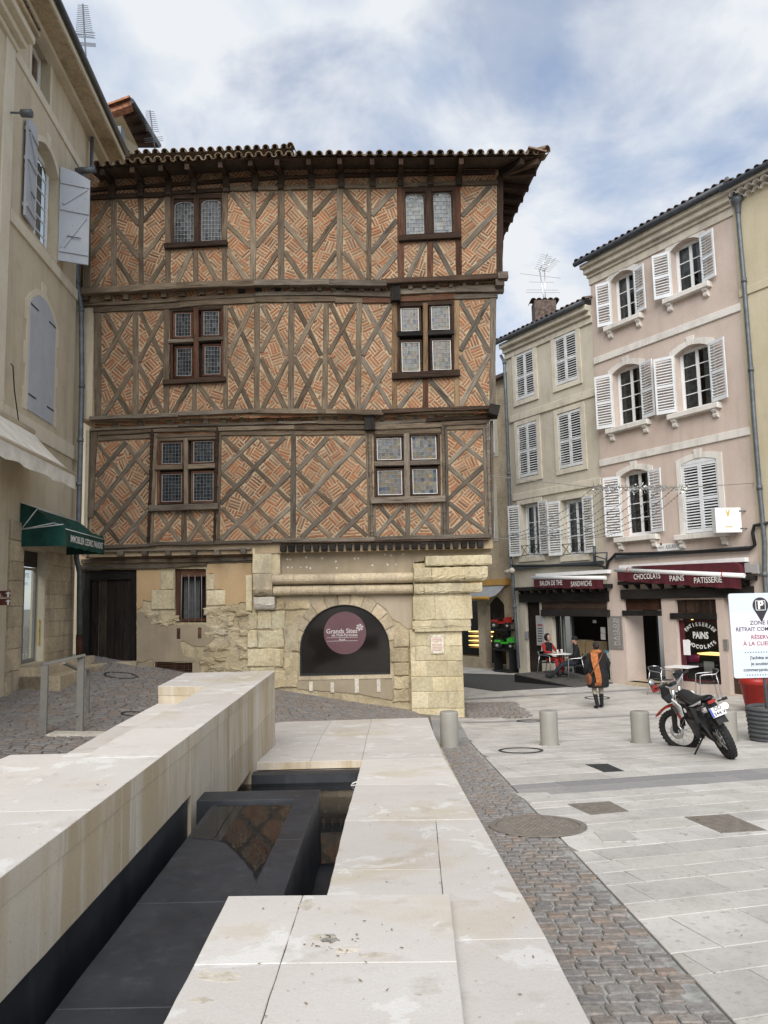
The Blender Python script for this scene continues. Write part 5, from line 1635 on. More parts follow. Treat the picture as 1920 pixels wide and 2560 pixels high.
# the two roll mouldings
for y0, y1, w_ in ((246,316,19.02),(322,388,19.08)):
    P = Plane((0, w_, 0),(1,0)); xs_ = [160,300,462,566,700,830,955,1070]
    if y0 > 300: xs_ = [166,280,420,530,690,770,920,1068]
    for x0, x1 in zip(xs_, xs_[1:]):
        dy = -(x0 - 160) * .014
        a = P.pix(*ZH(x0, y1 + dy)); b = P.pix(*ZH(x1, y0 + dy)); h = (b[1] - a[1]) / 2; m = (a[1] + b[1]) / 2
        mb = MB(); n = 8; vs = []
        for u in (a[0] + .004, b[0] - .004):
            for i in range(n + 1):
                an = -math.pi / 2 + math.pi * i / n; vs.append(P.at(u, m + h * math.sin(an), h * 1.1 * math.cos(an)))
            vs.append(P.at(u, b[1], -.35)); vs.append(P.at(u, a[1], -.35))
        t = n + 3; fs = [(i, t + i, t + (i + 1) % t, (i + 1) % t) for i in range(t)] + [tuple(range(t)), tuple(reversed(range(t, 2 * t)))]
        mb.add(vs, fs); mb.build('moulding_stone', M['moulding'], house)
# door
dr = empty('door', PW.at((door[0][0] + door[1][0]) / 2, door[0][1], 0) - wpos(house), parent=house)
u0, v0 = door[0]; u1, v1 = door[2]
jl = PW.pix(*ZG(135,600))[0]; jr = PW.pix(*ZG(465,600))[0]; hd = PW.pix(*ZG(300,350))[1]
for nm, a, b, c, d in (('door_jamb', u0 + .003, jl, v0, v1 - .003),('door_jamb', jr, u1 - .003, v0, v1 - .003)):
    mb = MB(); bar(mb, PW, ((a + b) / 2, c),((a + b) / 2, d), b - a, -.2,-.03,.003); mb.build(nm, M['charred'], dr)
mb = MB(); bar(mb, PW, (jl, (hd + v1) / 2),(jr, (hd + v1) / 2), v1 - hd - .004,-.2,-.035,.002); mb.build('door_head', M['charred'], dr)
mb = MB(); cx_ = (jl + jr) / 2
mb.prism([PW.at(cx_ + a, hd + .07 + b, -.03) for a, b in ((-.16,0),(-.05,.05),(0,.10),(.05,.05),(.16,0),(.05,.02),(0,.05),(-.05,.02))], PW.n * .02); mb.build('door_ornament', M['door_wood'], dr)
n = 5
for i in range(n):
    a = jl + (jr - jl) * i / n; b = jl + (jr - jl) * (i + 1) / n
    mb = MB(); bar(mb, PW, ((a + b) / 2, v0 + .02),((a + b) / 2, hd - .005), b - a - .006,-.17,-.11 + _pr.uniform(-.006,.006),.002); mb.build('plank', M['door_wood'], dr)
mb = MB(); mb.pbox(PW, u0 - .05, u1 + .1, v0 - .15, v0 + .02,-.35,.22); mb.build('threshold', M['moulding'], dr)
# barred window
wn_ = empty('barred_window', PW.at((wino[0][0] + wino[1][0]) / 2, wino[0][1], 0) - wpos(house), parent=house)
u0, v0 = wino[0]; u1, v1 = wino[2]
for a, b, w, nm in (((u0 + .05, v0),(u0 + .05, v1),.13, 'jamb'),((u1 - .015, v0),(u1 - .015, v1),.05, 'jamb'),((u0, v1 - .09),(u1, v1 - .09),.20, 'lintel'),((u0 + .09, v0 + .05),(u1, v0 + .05),.08, 'sill')):
    mb = MB(); bar(mb, PW, a, b, w, -.25,-.09 + _pr.uniform(0,.01),.003); mb.build(nm, M['oak_red'], wn_)
for x in (872,928,978,1030):
    a = PW.pix(*ZG(x, 310),.0); b = PW.pix(*ZG(x - 6 if x < 900 else x + 1,692),.0)
    mb = MB(); mb.tube([PW.at(a[0], a[1], -.04), PW.at(b[0], b[1], -.04)], .012,6); mb.build('bar', M['iron'], wn_)
mb = MB()
nn = 40; vs = []
ua, ub = u0 + .12, u0 + (u1 - u0) * .70
for i in range(nn + 1):
    uu = ua + (ub - ua) * i / nn; ww = -.33 + .035 * math.sin(i * 1.15) + .02 * math.sin(i * .4)
    vs += [PW.at(uu, v0, ww), PW.at(uu, v1, ww)]
mb.add(vs, [(2 * i, 2 * i + 2,2 * i + 3,2 * i + 1) for i in range(nn)], smooth=True); mb.build('curtain', M['curtain_grey'], wn_)
mb = MB(); mb.pbox(PW, u0, u1, v0, v1,-.5,-.45); mb.build('dark_back', M['dark_in'], wn_)
for x0, y0, x1, y1 in ((838,735,866,820),(1006,728,1035,816)):
    a = PW.pix(*ZG(x0, y1)); b = PW.pix(*ZG(x1, y0)); mb = MB(); mb.cbox(PW, a[0], b[0], a[1], b[1], -.02,.034,.004); mb.build('rusty_strap', M['oak_red'], house)
# cellar grate
gr_ = empty('cellar_grate', PW.at(grat[0][0], grat[0][1], 0) - wpos(house), parent=house)
u0, v0 = grat[0]; u1, v1 = grat[2]
mb = MB(); mb.pbox(PW, u0, u1, v0, v1,-.2,-.17); mb.build('dark_back', M['dark_in'], gr_)
for i in range(19):
    uu = u0 + (u1 - u0) * i / 18; mb = MB(); mb.pbox(PW, uu - .006, uu + .006, v0, v1,-.03,-.005); mb.build('bar', M['oak_red'], gr_)
for i in range(5):
    vv = v0 + (v1 - v0) * i / 4; mb = MB(); mb.pbox(PW, u0, u1, vv - .006, vv + .006,-.035,-.012); mb.build('bar', M['oak_red'], gr_)
# stone plaque on the pillar
a = PP.pix(*ZH(1185,763)); b = PP.pix(*ZH(1266,638))
pl = empty('wall_plaque', PP.at((a[0] + b[0]) / 2, a[1], .02), 'pale stone plaque with red lettering screwed to the corner pillar', 'plaque')
mb = MB(); mb.cbox(PP, a[0], b[0], a[1], b[1], .012,.045,.008); mb.build('slab', M['white_stone'], pl)
mb = MB(); i0, i1, j0, j1 = a[0] + .04, b[0] - .04, a[1] + .06, b[1] - .06
for k in range(9):
    if k == 3: continue
    vv = j1 - (j1 - j0) * (k + .5) / 9; l = (i1 - i0) * (1 if k else .8); mb.pbox(PP, (i0 + i1) / 2 - l / 2,(i0 + i1) / 2 + l / 2, vv - .009, vv + .009,.045,.0465)
mb.build('lettering', plain('faded red print', (.50,.30,.25),.7), pl, kind='stuff')
for uu in (a[0] + .03, b[0] - .03):
    for vv in (a[1] + .035, b[1] - .035):
        mb = MB(); mb.lathe([(.012,0),(.012,.008),(.001,.010)], PP.at(uu, vv, .045),8,(PP.ux, Z3(), PP.n)); mb.build('screw', M['iron'], pl)

# ------------------------------------------------------------------ house on the left
Z1 = zoomf(0,0,3.456); Z2 = zoomf(0,600,3.456); Z3_ = zoomf(0,1200,3.456)
LP = Plane((-6.187,0,0),(-.0737,1))
tanh = empty('tan_rendered_house', LP.at(17,1.2,-2), 'tan rendered house with lilac shutters left of the timbered house', 'house')
def lv(*pts): return sum(LP.pix(*p)[1] for p in pts) / len(pts)
def lu(*p): return LP.pix(*p)[0]
uc = lu(190,1100) + .15; un = lu(30,600)
vA = lv((37.6,122),(202,405)); vB = lv((30.4,529),(188,724)); vC = lv((26,1018),(192,1123))
vS = LP.pix(*Z1(890,1390))[1]
w2a, w2b = lu(69.5,900), lu(135,900)
v2b = lv(Z2(240,1490), Z2(462,1605)); v2s = LP.pix(*Z2(465,735))[1]; v2t = v2s + .36
def arched(u0, u1, v0, vs, vt, n=10):
    return [(u0, v0),(u1, v0)] + [(u1 + (u0 - u1) * i / n, vs + (vt - vs) * (1 - (2 * i / n - 1) ** 2)) for i in range(n + 1)]
w1b_ = vB + .12; w1s = LP.pix(*Z1(470,1500))[1]; w1t = w1s + .36
h1 = arched(w2a, w2b, w1b_, w1s, w1t)
h2 = arched(w2a, w2b, v2b, v2s, v2t)
ua, ub = lu(*Z1(272,500)), lu(*Z1(432,700)); vat = LP.pix(*Z1(430,510))[1]
h3 = [(ua, vA + .03),(ub, vA + .03),(ub, vat),(ua, vat)]
s0, s1 = lu(*Z3_(178,1000)), lu(*Z3_(388,1000)); sv0 = LP.pix(*Z3_(300,1580))[1]; sv1 = LP.pix(*Z3_(250,600))[1]
h4 = [(s0, sv0),(s1, sv0),(s1, sv1),(s0, sv1)]
mb = MB(); mb.wall(LP, [(un - 1,-.5),(uc, -.5),(uc, vS + .3),(un - 1, vS + .3)], [h1, h3, h4], .30,0, edge=False); mb.build('wall', M['r_left'], tanh)
mb = MB(); mb.wall(LP, [(uc, 8),(uc + 2.2,8),(uc + 2.2, vS + .3),(uc, vS + .3)], [], .3,-.02, edge=True); mb.build('rear_wall', M['r_left'], tanh)
for nm, v, h, w in (('string_course', vA, .22,.035),('sill_band', vB, .26,.05),('string_course', vC, .34,.045)):
    mb = MB(); mb.cbox(LP, un - .2, uc - .01, v - h, v, -.02, w, .01); mb.build(nm, M['r_cream'], tanh)
def surround(u0, u1, v0, vs, vt, arch=True):
    mb = MB(); o = .13
    out = arched(u0 - o, u1 + o, v0, vs + .05, vt + o) if arch else [(u0 - o, v0),(u1 + o, v0),(u1 + o, vt + o),(u0 - o, vt + o)]
    inn = arched(u0, u1, v0, vs, vt) if arch else [(u0, v0),(u1, v0),(u1, vt),(u0, vt)]
    inn = [(u, v + .0005) for u, v in inn]
    poly = [out[0]] + [inn[0]] + list(reversed(inn[2:])) + [inn[1]] + [out[1]] + out[2:]
    mb.prism([LP.at(u, v, .012) for u, v in poly], LP.n * -.02); mb.build('window_surround', M['r_cream'], tanh)
    n = 5; dv = (vs - v0) / n
    for k in range(n):
        if k % 2: continue
        for a, b in ((u0 - o - .1, u0 - o),(u1 + o, u1 + o + .1)):
            mb = MB(); mb.pbox(LP, a, b, v0 + dv * k, v0 + dv * (k + 1),-.01,.011); mb.build('quoin', M['r_cream'], tanh)
    mb = MB(); c = (u0 + u1) / 2
    mb.prism([LP.at(c + a, b, .02) for a, b in ((-.1, vt - .02),(.1, vt - .02),(.14, vt + .32),(-.14, vt + .32))], LP.n * -.03); mb.build('keystone', M['r_cream'], tanh)
surround(w2a, w2b, v2b, v2s, v2t); surround(w2a, w2b, w1b_, w1s, w1t)
mb = MB(); o = .12
mb.wall(LP, [(ua - o, vA + .03),(ub + o, vA + .03),(ub + o, vat + o),(ua - o, vat + o)], [[(ua, vA + .031),(ub, vA + .031),(ub, vat),(ua, vat)]], .02,.012); mb.build('window_surround', M['r_cream'], tanh)
# closed lilac shutters, arched
cm = (w2a + w2b) / 2
for a, b in ((w2a + .01, cm - .006),(cm + .006, w2b - .01)):
    pts = [(a, v2b + .02),(b, v2b + .02)]
    for i in range(6):
        u = b + (a - b) * i / 5; t = (u - w2a) / (w2b - w2a); pts.append((u, v2s + (v2t - v2s) * (1 - (2 * t - 1) ** 2) - .015))
    mb = MB(); mb.prism([LP.at(u, v, -.02) for u, v in pts], LP.n * .045); sh = mb.build('closed_shutter', M['lilac'], tanh)
    for vv in (v2b + .35, v2s - .05):
        mb = MB(); e = a if a < cm - .1 else b; d = .42 if a < cm - .1 else -.42
        mb.pbox(LP, min(e, e + d), max(e, e + d), vv - .018, vv + .018,.024,.032); mb.build('strap_hinge', M['zinc_dark'], sh)
# arched window with open shutters
def wframe(P, u0, u1, v0, v1, parent, cols=2, rows=4, w=-.2, arch=None, mat='white_pvc'):
    wd = empty('window', P.at((u0 + u1) / 2, v0,0) - wpos(parent), parent=parent)
    fw = .055
    mb = MB(); mb.wall(P, [(u0, v0),(u1, v0),(u1, v1),(u0, v1)], [[(u0 + fw, v0 + fw),(u1 - fw, v0 + fw),(u1 - fw, v1 - fw),(u0 + fw, v1 - fw)]], .06, w); mb.build('frame', M[mat], wd)
    du = (u1 - u0 - 2 * fw) / cols
    for c in range(cols):
        a = u0 + fw + du * c; b = a + du
        mb = MB(); mb.wall(P, [(a, v0 + fw),(b, v0 + fw),(b, v1 - fw),(a, v1 - fw)], [[(a + .05, v0 + fw + .06),(b - .05, v0 + fw + .06),(b - .05, v1 - fw - .05),(a + .05, v1 - fw - .05)]], .04, w - .015); cs = mb.build('casement', M[mat], wd)
        dv = (v1 - v0 - 2 * fw - .11) / rows
        for r in range(rows):
            vb = v0 + fw + .06 + dv * r
            if r:
                mb = MB(); mb.pbox(P, a + .05, b - .05, vb - .014, vb + .014, w - .045, w - .02); mb.build('glazing_bar', M[mat], wd)
            mb = MB(); mb.quad(P, a + .045, b - .045, vb, vb + dv, w - .039); mb.build('pane', M['glass'], wd)
    mb = MB(); vs = []; n = 36
    for i in range(n + 1):
        u = u0 + .03 + (u1 - u0 - .06) * i / n
        if .42 < i / n < .6: ww = w - .2
        else: ww = w - .14 + .02 * math.sin(i * 1.7)
        vs += [P.at(u, v0 + .05, ww), P.at(u, v1 - .02, ww)]
    fs = [(2 * i, 2 * i + 2,2 * i + 3,2 * i + 1) for i in range(n) if not (.40 < i / n < .6)]
    mb.add(vs, fs, smooth=True); mb.build('curtain', M['curtain'], wd)
    mb = MB(); mb.pbox(P, u0 - .2, u1 + .2, v0 - .2, v1 + .3, w - .75, w - .7); mb.build('dark_back', M['dark_in'], wd)
    return wd
wframe(LP, w2a + .02, w2b - .02, w1b_ + .02, w1s + .28, tanh, 2,6,-.22)
wframe(LP, ua + .02, ub - .02, vA + .05, vat - .02, tanh, 1,1,-.2)
def plank_shutter(P, uh, v0, v1, wd_, side, ang, parent):
    """boarded shutter hinged at uh; side -1 swings towards smaller u"""
    phi = math.atan2(P.ux.y, P.ux.x)
    root = bpy.data.objects.new('open_shutter', None)
    mb = MB(); n = 3
    X = lambda t: side * wd_ * t
    top = lambda t: v1 - .16 * t * t - v0
    pts = [(0,0),(wd_, 0),(wd_, v1 - v0 - .2),(wd_ * .5, v1 - v0 - .06),(0, v1 - v0)] if True else []
    pts = [(0,0),(wd_, 0),(wd_, v1 - v0),(0, v1 - v0 - .26)] if False else pts
    mb.prism([(side * a, -.02, b) for a, b in pts], (0,.045,0))
    o = mb.build('open_shutter', M['lilac'], parent, local=True)
    o.location = P.at(uh, v0,.03) - wpos(parent); o.rotation_euler = (0,0, phi + ang)
    H = v1 - v0
    for z in (.25, H * .55, H - .38):
        m2 = MB(); m2.box((side * wd_ * .5,-.036, z), wd_ * .94,.032,.085); r = m2.build('ledge', M['lilac'], o, local=True)
        m2 = MB(); m2.box((side * wd_ * .5,.040, z), wd_ * .94,.030,.085); r = m2.build('ledge', M['lilac'], o, local=True)
    for z0, z1, yy in ((.3, H * .5,-.036),(H * .6, H - .45,-.036),(.3, H * .5,.04),(H * .6, H - .45,.04)):
        m2 = MB(); beam3(m2,(side * wd_ * .12, yy, z0),(side * wd_ * .88, yy, z1),.06,.03, up=Vector((0,1,0))); m2.build('brace', M['lilac'], o, local=True)
    m2 = MB(); m2.box((side * wd_ * .5,-.06,.6),.3,.012,.02); m2.build('latch', M['zinc_dark'], o, local=True)
    return o
plank_shutter(LP, w2a + .02, w1b_ + .02, w1t - .02,.66,-1, math.radians(5), tanh)
plank_shutter(LP, w2b - .02, w1b_ + .02, w1t - .02,.66,1, math.radians(-68), tanh)
mb = MB(); mb.box((-7.75,19.5,7.0),1.3,.3,12.4); mb.build('return_wall', M['r_left'], tanh)
# eaves: boarded soffit, white fascia, dark gutter
LW = LP.shift(.62)
vf = max(vS + .2,(LW.pix(*Z1(1035,1395))[1] + LW.pix(*Z1(345,20))[1]) / 2)
for nm, mt, a, b, w0, w1 in (('soffit', 'moulding', vS - .02, vS + .02,0,.58),('cornice', 'r_cream', vS - .14, vS - .02,0,.2),('fascia', 'r_cream', vS + .02, vf, .45,.60)):
    mb = MB(); mb.pbox(LP, un - 6, uc + 1.6, a, b, w0 - .05, w1); mb.build(nm, M[mt], tanh)
mb = MB(); mb.tube([LP.at(un - 6, vf + .02,.66), LP.at(uc + 1.6, vf + .02,.66)], .075,10); mb.build('gutter', M['zinc_dark'], tanh)
mb = MB(); mb.add([LP.at(un - 6, vf + .05,.62), LP.at(uc + 1.6, vf + .05,.62), LP.at(uc + 1.6, vf + 1.4,-4), LP.at(un - 6, vf + 1.4,-4)], [(0,1,2,3)]); mb.build('roof_plane', M['tile_red'], tanh)
mb = MB(); mb.tube([LP.at(uc + .25, vS, .1), LP.at(uc + .25, vS - 2.0,.1)], .05,8); mb.build('eaves_pipe', M['zinc'], tanh)
# stone shop front below
vS0 = LP.pix(*Z3_(500,610))[1]
mb = MB(); _ = random.Random(4)
v = .9
while v < vS0 - .1:
    h = _.uniform(.28,.36); u = s1 + .02
    while u < uc - .12:
        l = min(_.uniform(.35,.7), uc - .1 - u)
        b = MB(); rock(b, LP, jpoly(u + .004, u + l - .004, v + .004, min(v + h, vS0) - .004,.004),-.02,.022,.008, dome=.006); b.build('ashlar_block', M['moulding'], tanh)
        u += l
    v += h
b0_, b1_ = lu(*Z3_(62,900)), s0 - .01
v = .8
while v < LP.pix(*Z3_(110,420))[1]:
    h = _.uniform(.35,.5)
    b = MB(); rock(b, LP, jpoly(b0_, b1_, v + .004, v + h - .004,.005),-.02,.05,.01, dome=.006); b.build('pilaster_block', M['moulding'], tanh)
    v += h
# glazed shop door
sd_ = empty('shop_door', LP.at((s0 + s1) / 2, sv0,0) - wpos(tanh), parent=tanh)
m_ = s0 + (s1 - s0) * .46
for a, b in ((s0 + .02, m_),(m_, s1 - .02)):
    mb = MB(); mb.wall(LP, [(a, sv0),(b, sv0),(b, sv1 - .35),(a, sv1 - .35)], [[(a + .05, sv0 + .08),(b - .05, sv0 + .08),(b - .05, sv1 - .40),(a + .05, sv1 - .40)]], .05,-.18); mb.build('frame', M['iron'], sd_)
    mb = MB(); mb.quad(LP, a + .05, b - .05, sv0 + .08, sv1 - .40,-.208); mb.build('pane', M['glass'], sd_)
mb = MB(); mb.pbox(LP, s0 - .3, s1 + .3, sv0, sv1 + .2,-1.3,-1.25); mb.build('dark_back', M['dark_in2'], sd_)
mb = MB(); mb.pbox(LP, s0, s1, sv1 - .33, sv1 + .05,-.24,-.18); mb.build('transom_panel', M['dark_in2'], sd_)
mb = MB()
p = LP.pix(*Z3_(200,815),-.2); text_mesh(mb, 'Panont', LP.at(p[0], p[1], -.2), LP.ux, Z3(),.22,0, 'CENTER', .004)
p = LP.pix(*Z3_(196,890),-.2); text_mesh(mb, 'Transactions', LP.at(p[0] - .1, p[1], -.2), LP.ux, Z3(),.14,0, 'CENTER', .004)
p = LP.pix(*Z3_(195,1515),-.2); text_mesh(mb, 'panont.fr', LP.at(p[0] - .12, p[1], -.2), LP.ux, Z3(),.2,0, 'CENTER', .004)
mb.build('window_lettering', M['letter_white'], sd_)
for y0, y1 in ((930,1050),(1090,1215),(1250,1370)):
    a = LP.pix(*Z3_(180, y1),-.2); b = LP.pix(*Z3_(206, y0),-.2); mb = MB(); mb.pbox(LP, a[0], b[0], a[1], b[1], -.205,-.2); mb.build('notice', M['white'], sd_)
a = LP.pix(*Z3_(328,1430),-.1); b = LP.pix(*Z3_(380,1200),-.1)
mb = MB(); mb.pbox(LP, a[0], b[0], a[1], b[1], -.10,-.085); o = mb.build('poster', plain('yellow poster', (.55,.40,.06),.5, var=.3, sc=8), sd_)
# steps in front
p0, p1 = LP.pix(*Z3_(178,1640)), LP.pix(*Z3_(655,1545))
for k, (dv, w) in enumerate(((-.02,.55),(-.2,.85))):
    mb = MB(); mb.cbox(LP, s0 - .1, uc - .1,.6, sv0 + dv, -.02, w, .012); mb.build('step', M['moulding'], tanh)
# nearer house at the left edge of the view
NP = LP.shift(.10)
near_h = empty('near_left_house', NP.at(12,1,-2), 'tan house front at the left edge with a moulded cornice', 'house')
nu = NP.pix(37,100)[0]
vc1 = NP.shift(.3).pix(*Z1(265,275))[1]
mb = MB(); mb.wall(NP, [(1.5,-.5),(nu, -.5),(nu, vc1 - .2),(1.5, vc1 - .2)], [], .4,0); mb.build('wall', M['r_left'], near_h)
mb = MB(); mb.cbox(NP, nu - .42, nu + .004,.5, vc1 - .3,-.02,.03,.008); mb.build('corner_strip', M['r_cream'], near_h)
for a, b, w in ((-.42,-.3,.08),(-.3,-.16,.2),(-.16,0,.34),(0,.1,.42)):
    mb = MB(); mb.cbox(NP, 1.5, nu + .02 + w * .4, vc1 + a, vc1 + b, -.1, w, .015); mb.build('cornice', M['r_cream'] if b < .05 else M['moulding'], near_h)
mb = MB(); mb.pbox(NP, 1.5, nu + .1, vc1 + .1, vc1 + .15,-3,.46); mb.build('roof_edge', M['tile'], near_h)
# floodlight on the corner strip
p = NP.pix(*Z1(170,975),.2)
fl_ = empty('wall_floodlight', NP.at(p[0], p[1], .1), 'grey cylindrical floodlight on the corner above the open shutter', 'lamp')
mb = MB(); mb.tube([NP.at(p[0], p[1], .03), NP.at(p[0], p[1], .25)], .02,6); mb.build('arm', M['zinc'], fl_)
mb = MB(); mb.lathe([(.05,0),(.075,.02),(.08,.22),(.06,.23),(.001,.2)], NP.at(p[0] - .02, p[1] - .02,.22),14,(Z3(),-NP.ux, NP.n)); mb.build('housing', M['zinc'], fl_)
# hanging cable
p = [NP.pix(*Z2(*q),.06) for q in ((95,1070),(112,1090),(125,1300),(165,1600))]
mb = MB(); mb.tube([NP.at(a, b, .06) for a, b in p], .012,6); mb.build('wall_cable', M['black'], label='thin black cable hanging down the wall above the cream awning', cat='cable')
# cream awning on the near house
fu = LP.shift(1.0).pix(191,1187); ru = LP.shift(.15).pix(72,1078)
aw = empty('cream_awning', LP.at(13.5, ru[1], .1), 'faded cream fabric awning on the house at the left edge', 'awning')
u0_, u1_ = 6.0, min(fu[0], ru[0] + .25)
vs = []; nn = 14
for i in range(nn + 1):
    u = u0_ + (u1_ - u0_) * i / nn
    for t in range(7):
        tt = t / 6; sag = .05 * math.sin(math.pi * tt) + .012 * math.sin(u * 9) * tt
        vs.append(LP.at(u, ru[1] + (fu[1] - ru[1]) * tt - sag, .15 + .85 * tt))
mb = MB(); mb.add(vs, [(i * 7 + t, (i + 1) * 7 + t, (i + 1) * 7 + t + 1, i * 7 + t + 1) for i in range(nn) for t in range(6)], smooth=True); mb.build('canopy', M['cream_canvas'], aw)
vs = []
for i in range(41):
    u = u0_ + (u1_ - u0_) * i / 40
    vs += [LP.at(u, fu[1] - .02,1.0), LP.at(u, fu[1] - .30 - .02 * math.sin(i * 1.3),1.0 + .02 * math.sin(i * 2.1))]
mb = MB(); mb.add(vs, [(2 * i, 2 * i + 1,2 * i + 3,2 * i + 2) for i in range(40)], smooth=True); mb.build('valance', M['cream_canvas'], aw)
mb = MB(); mb.tube([LP.at(u0_, fu[1], 1.0), LP.at(u1_ + .02, fu[1], 1.0)], .035,8); mb.build('front_bar', M['r_cream'], aw)
mb = MB(); mb.tube([LP.at(u0_, ru[1] + .04,.12), LP.at(u1_ + .02, ru[1] + .04,.12)], .07,10); mb.build('roller', M['r_cream'], aw)
# green basket awning with lettering
g0 = LP.pix(*Z3_(166,400))[0]; GW = .9
g1 = LP.shift(GW).pix(*Z3_(900,600))[0]
vt_ = LP.pix(*Z3_(166,200))[1]; vb_ = LP.shift(GW).pix(*Z3_(895,520))[1]; vv_ = LP.shift(GW).pix(*Z3_(895,640))[1]
ga = empty('green_awning', LP.at((g0 + g1) / 2, vb_, .02), 'dark green basket awning with white lettering over the shop door', 'awning')
prof = [(.02, vt_),(.34, vt_ - .13),(.66, vt_ - .42),(.86, vb_ + .1),(GW, vb_)]
vs = []; nn = 16
for i in range(nn + 1):
    u = g0 + (g1 - g0) * i / nn
    for j, (w, v) in enumerate(prof): vs.append(LP.at(u, v + .01 * math.sin(i * 2.3 + j), w + .01 * math.sin(i * 1.7)))
mb = MB(); k_ = len(prof); mb.add(vs, [(i * k_ + j, i * k_ + j + 1,(i + 1) * k_ + j + 1,(i + 1) * k_ + j) for i in range(nn) for j in range(k_ - 1)])
for u in (g0, g1): mb.add([LP.at(u, v, w) for w, v in prof] + [LP.at(u, vb_, .02)], [tuple(range(k_ + 1))])
mb.build('canopy', M['green_canvas'], ga)
vs = []
for i in range(33):
    u = g0 + (g1 - g0) * i / 32; vs += [LP.at(u, vb_, GW + .004), LP.at(u, vv_ - .012 * math.sin(i), GW + .01 * math.sin(i * .9) + .012)]
mb = MB(); mb.add(vs, [(2 * i, 2 * i + 1,2 * i + 3,2 * i + 2) for i in range(32)])
for u in (g0 - .003, g1 + .003): mb.add([LP.at(u, vb_, .03), LP.at(u, vb_, GW), LP.at(u, vv_, GW), LP.at(u, vv_, .03)], [(0,1,2,3)])
mb.build('valance', M['green_canvas'], ga)
mb = MB(); text_mesh(mb, 'IMMOBILIER CEDRIC PANONT', LP.at((g0 + g1) / 2,(vb_ + vv_) / 2, GW + .035), LP.ux, Z3(),.20,0, 'CENTER', 0,.004,.84); mb.build('lettering', M['letter_white'], ga)
for pts in ([(.02, vt_),(.34, vt_ - .13),(.66, vt_ - .42),(.86, vb_ + .1),(GW, vb_)],):
    for u in (g0 - .006,):
        for w, v in pts[1:4]:
            mb = MB(); mb.tube([LP.at(u, vb_ + .02,.04), LP.at(u, v + .012, w)], .011,6); mb.build('rib', M['white'], ga)
for w, v in ((.34, vt_ - .13),(.66, vt_ - .42),(GW, vb_),(.02, vt_)):
    mb = MB(); mb.tube([LP.at(g0, v + .016, w + .012), LP.at(g1, v + .016, w + .012)], .009,6); mb.build('seam', M['white'], ga)
# downpipe in the corner between the houses
dp = empty('corner_downpipe', pdep(198,1650,18.5), 'zinc downpipe in the corner between tan house and timbered house', 'downpipe')
pp = [(207,420),(206,500),(198,540),(193,600),(192.5,715),(203,770),(204.5,960),(201,1120),(197,1290),(191,1395),(199,1432),(198,1590)]
mb = MB(); mb.tube([pdep(x, y, 18.42) for x, y in pp], .062,12); mb.build('pipe', M['zinc'], dp)
mb = MB(); mb.tube([pdep(198,1588,18.42), pdep(198,1648,18.42)], .075,12); mb.build('cast_iron_foot', M['oak_red'], dp)
for x, y in ((204.5,965),(193,705),(203.5,775),(197.5,1210),(201,1100)):
    mb = MB(); q = pdep(x, y, 18.42); mb.tube([q + Vector((0,0,-.05)), q + Vector((0,0,.05))], .075,12); mb.build('collar', M['zinc'], dp)
mb = MB(); q = pdep(207,515,18.42); mb.lathe([(.07,-.3),(.15,-.02),(.16,.1),(.15,.1)], q, 12); mb.build('hopper', M['zinc_dark'], dp)
mb = MB(); mb.tube([pdep(190,428,17.75), pdep(240,424,17.75)], .08,10); mb.build('eaves_gutter', M['zinc'], dp)
# --- railing and pale ramp stone on the street
def rail(name, label):
    a = pgr(108,1837); b = pgr(199,1831)
    r = empty(name, a, label, 'railing')
    tops = []
    for q, py in ((a, 1663),(b, 1640)):
        t = pdep(q.x / q.y * FPX * 1.0 + 960 + 0, py, q.y); t.x = q.x; t.y = q.y
        mb = MB(); mb.box((q.x, q.y, (q.z - .05 + t.z) / 2),.10,.05, t.z - q.z + .05); mb.build('post', M['iron'], r); tops.append(t)
    def fb(p, q, nm='rail', w=.05, h=.03):
        mb = MB(); beam3(mb, p, q, w, h); mb.build(nm, M['iron'], r)
    fb(tops[0] + Vector((-.05,0,.015)), tops[1] + Vector((.05,0,.015)), 'handrail', .09,.03)
    fb(a + Vector((0,0,.17)), b + Vector((0,0,.27)), 'lower_rail')
    return r, a, b, tops
rl, ra, rb, rt = rail('street_railing', 'grey flat steel railing on the cobbles in front of the shop steps')
q = [pdep(117,1706, ra.y + 1.6), pdep(188,1674, rb.y + 1.6)]
mb = MB(); beam3(mb, pdep(160,1657, rb.y + .1), pdep(200,1677, rb.y + 1.2),.05,.03); mb.build('side_handrail', M['iron'], rl)
mb = MB(); beam3(mb, pdep(200,1677, rb.y + 1.2), pdep(222,1672, rb.y + 1.6),.05,.03); mb.build('side_handrail', M['iron'], rl)
mb = MB(); e_ = pdep(221,1673, rb.y + 1.6); mb.box((e_.x, e_.y, (e_.z + ground(e_.x, e_.y)) / 2),.05,.05, e_.z - ground(e_.x, e_.y)); mb.build('post', M['iron'], rl)
a = pgr(118,1842); b = pgr(275,1828); c = pgr(262,1834)
mb = MB(); stone_top(mb, [(ra.x + .08, ra.y - .1),(rb.x + .75, rb.y - .05),(rb.x + .75, rb.y + .25),(ra.x + .08, ra.y + .2)], ground, .03,.008,.1); mb.build('edging_stone', M['white_stone'], label='pale stone edging bar in the cobbles beside the railing', cat='edging stone')
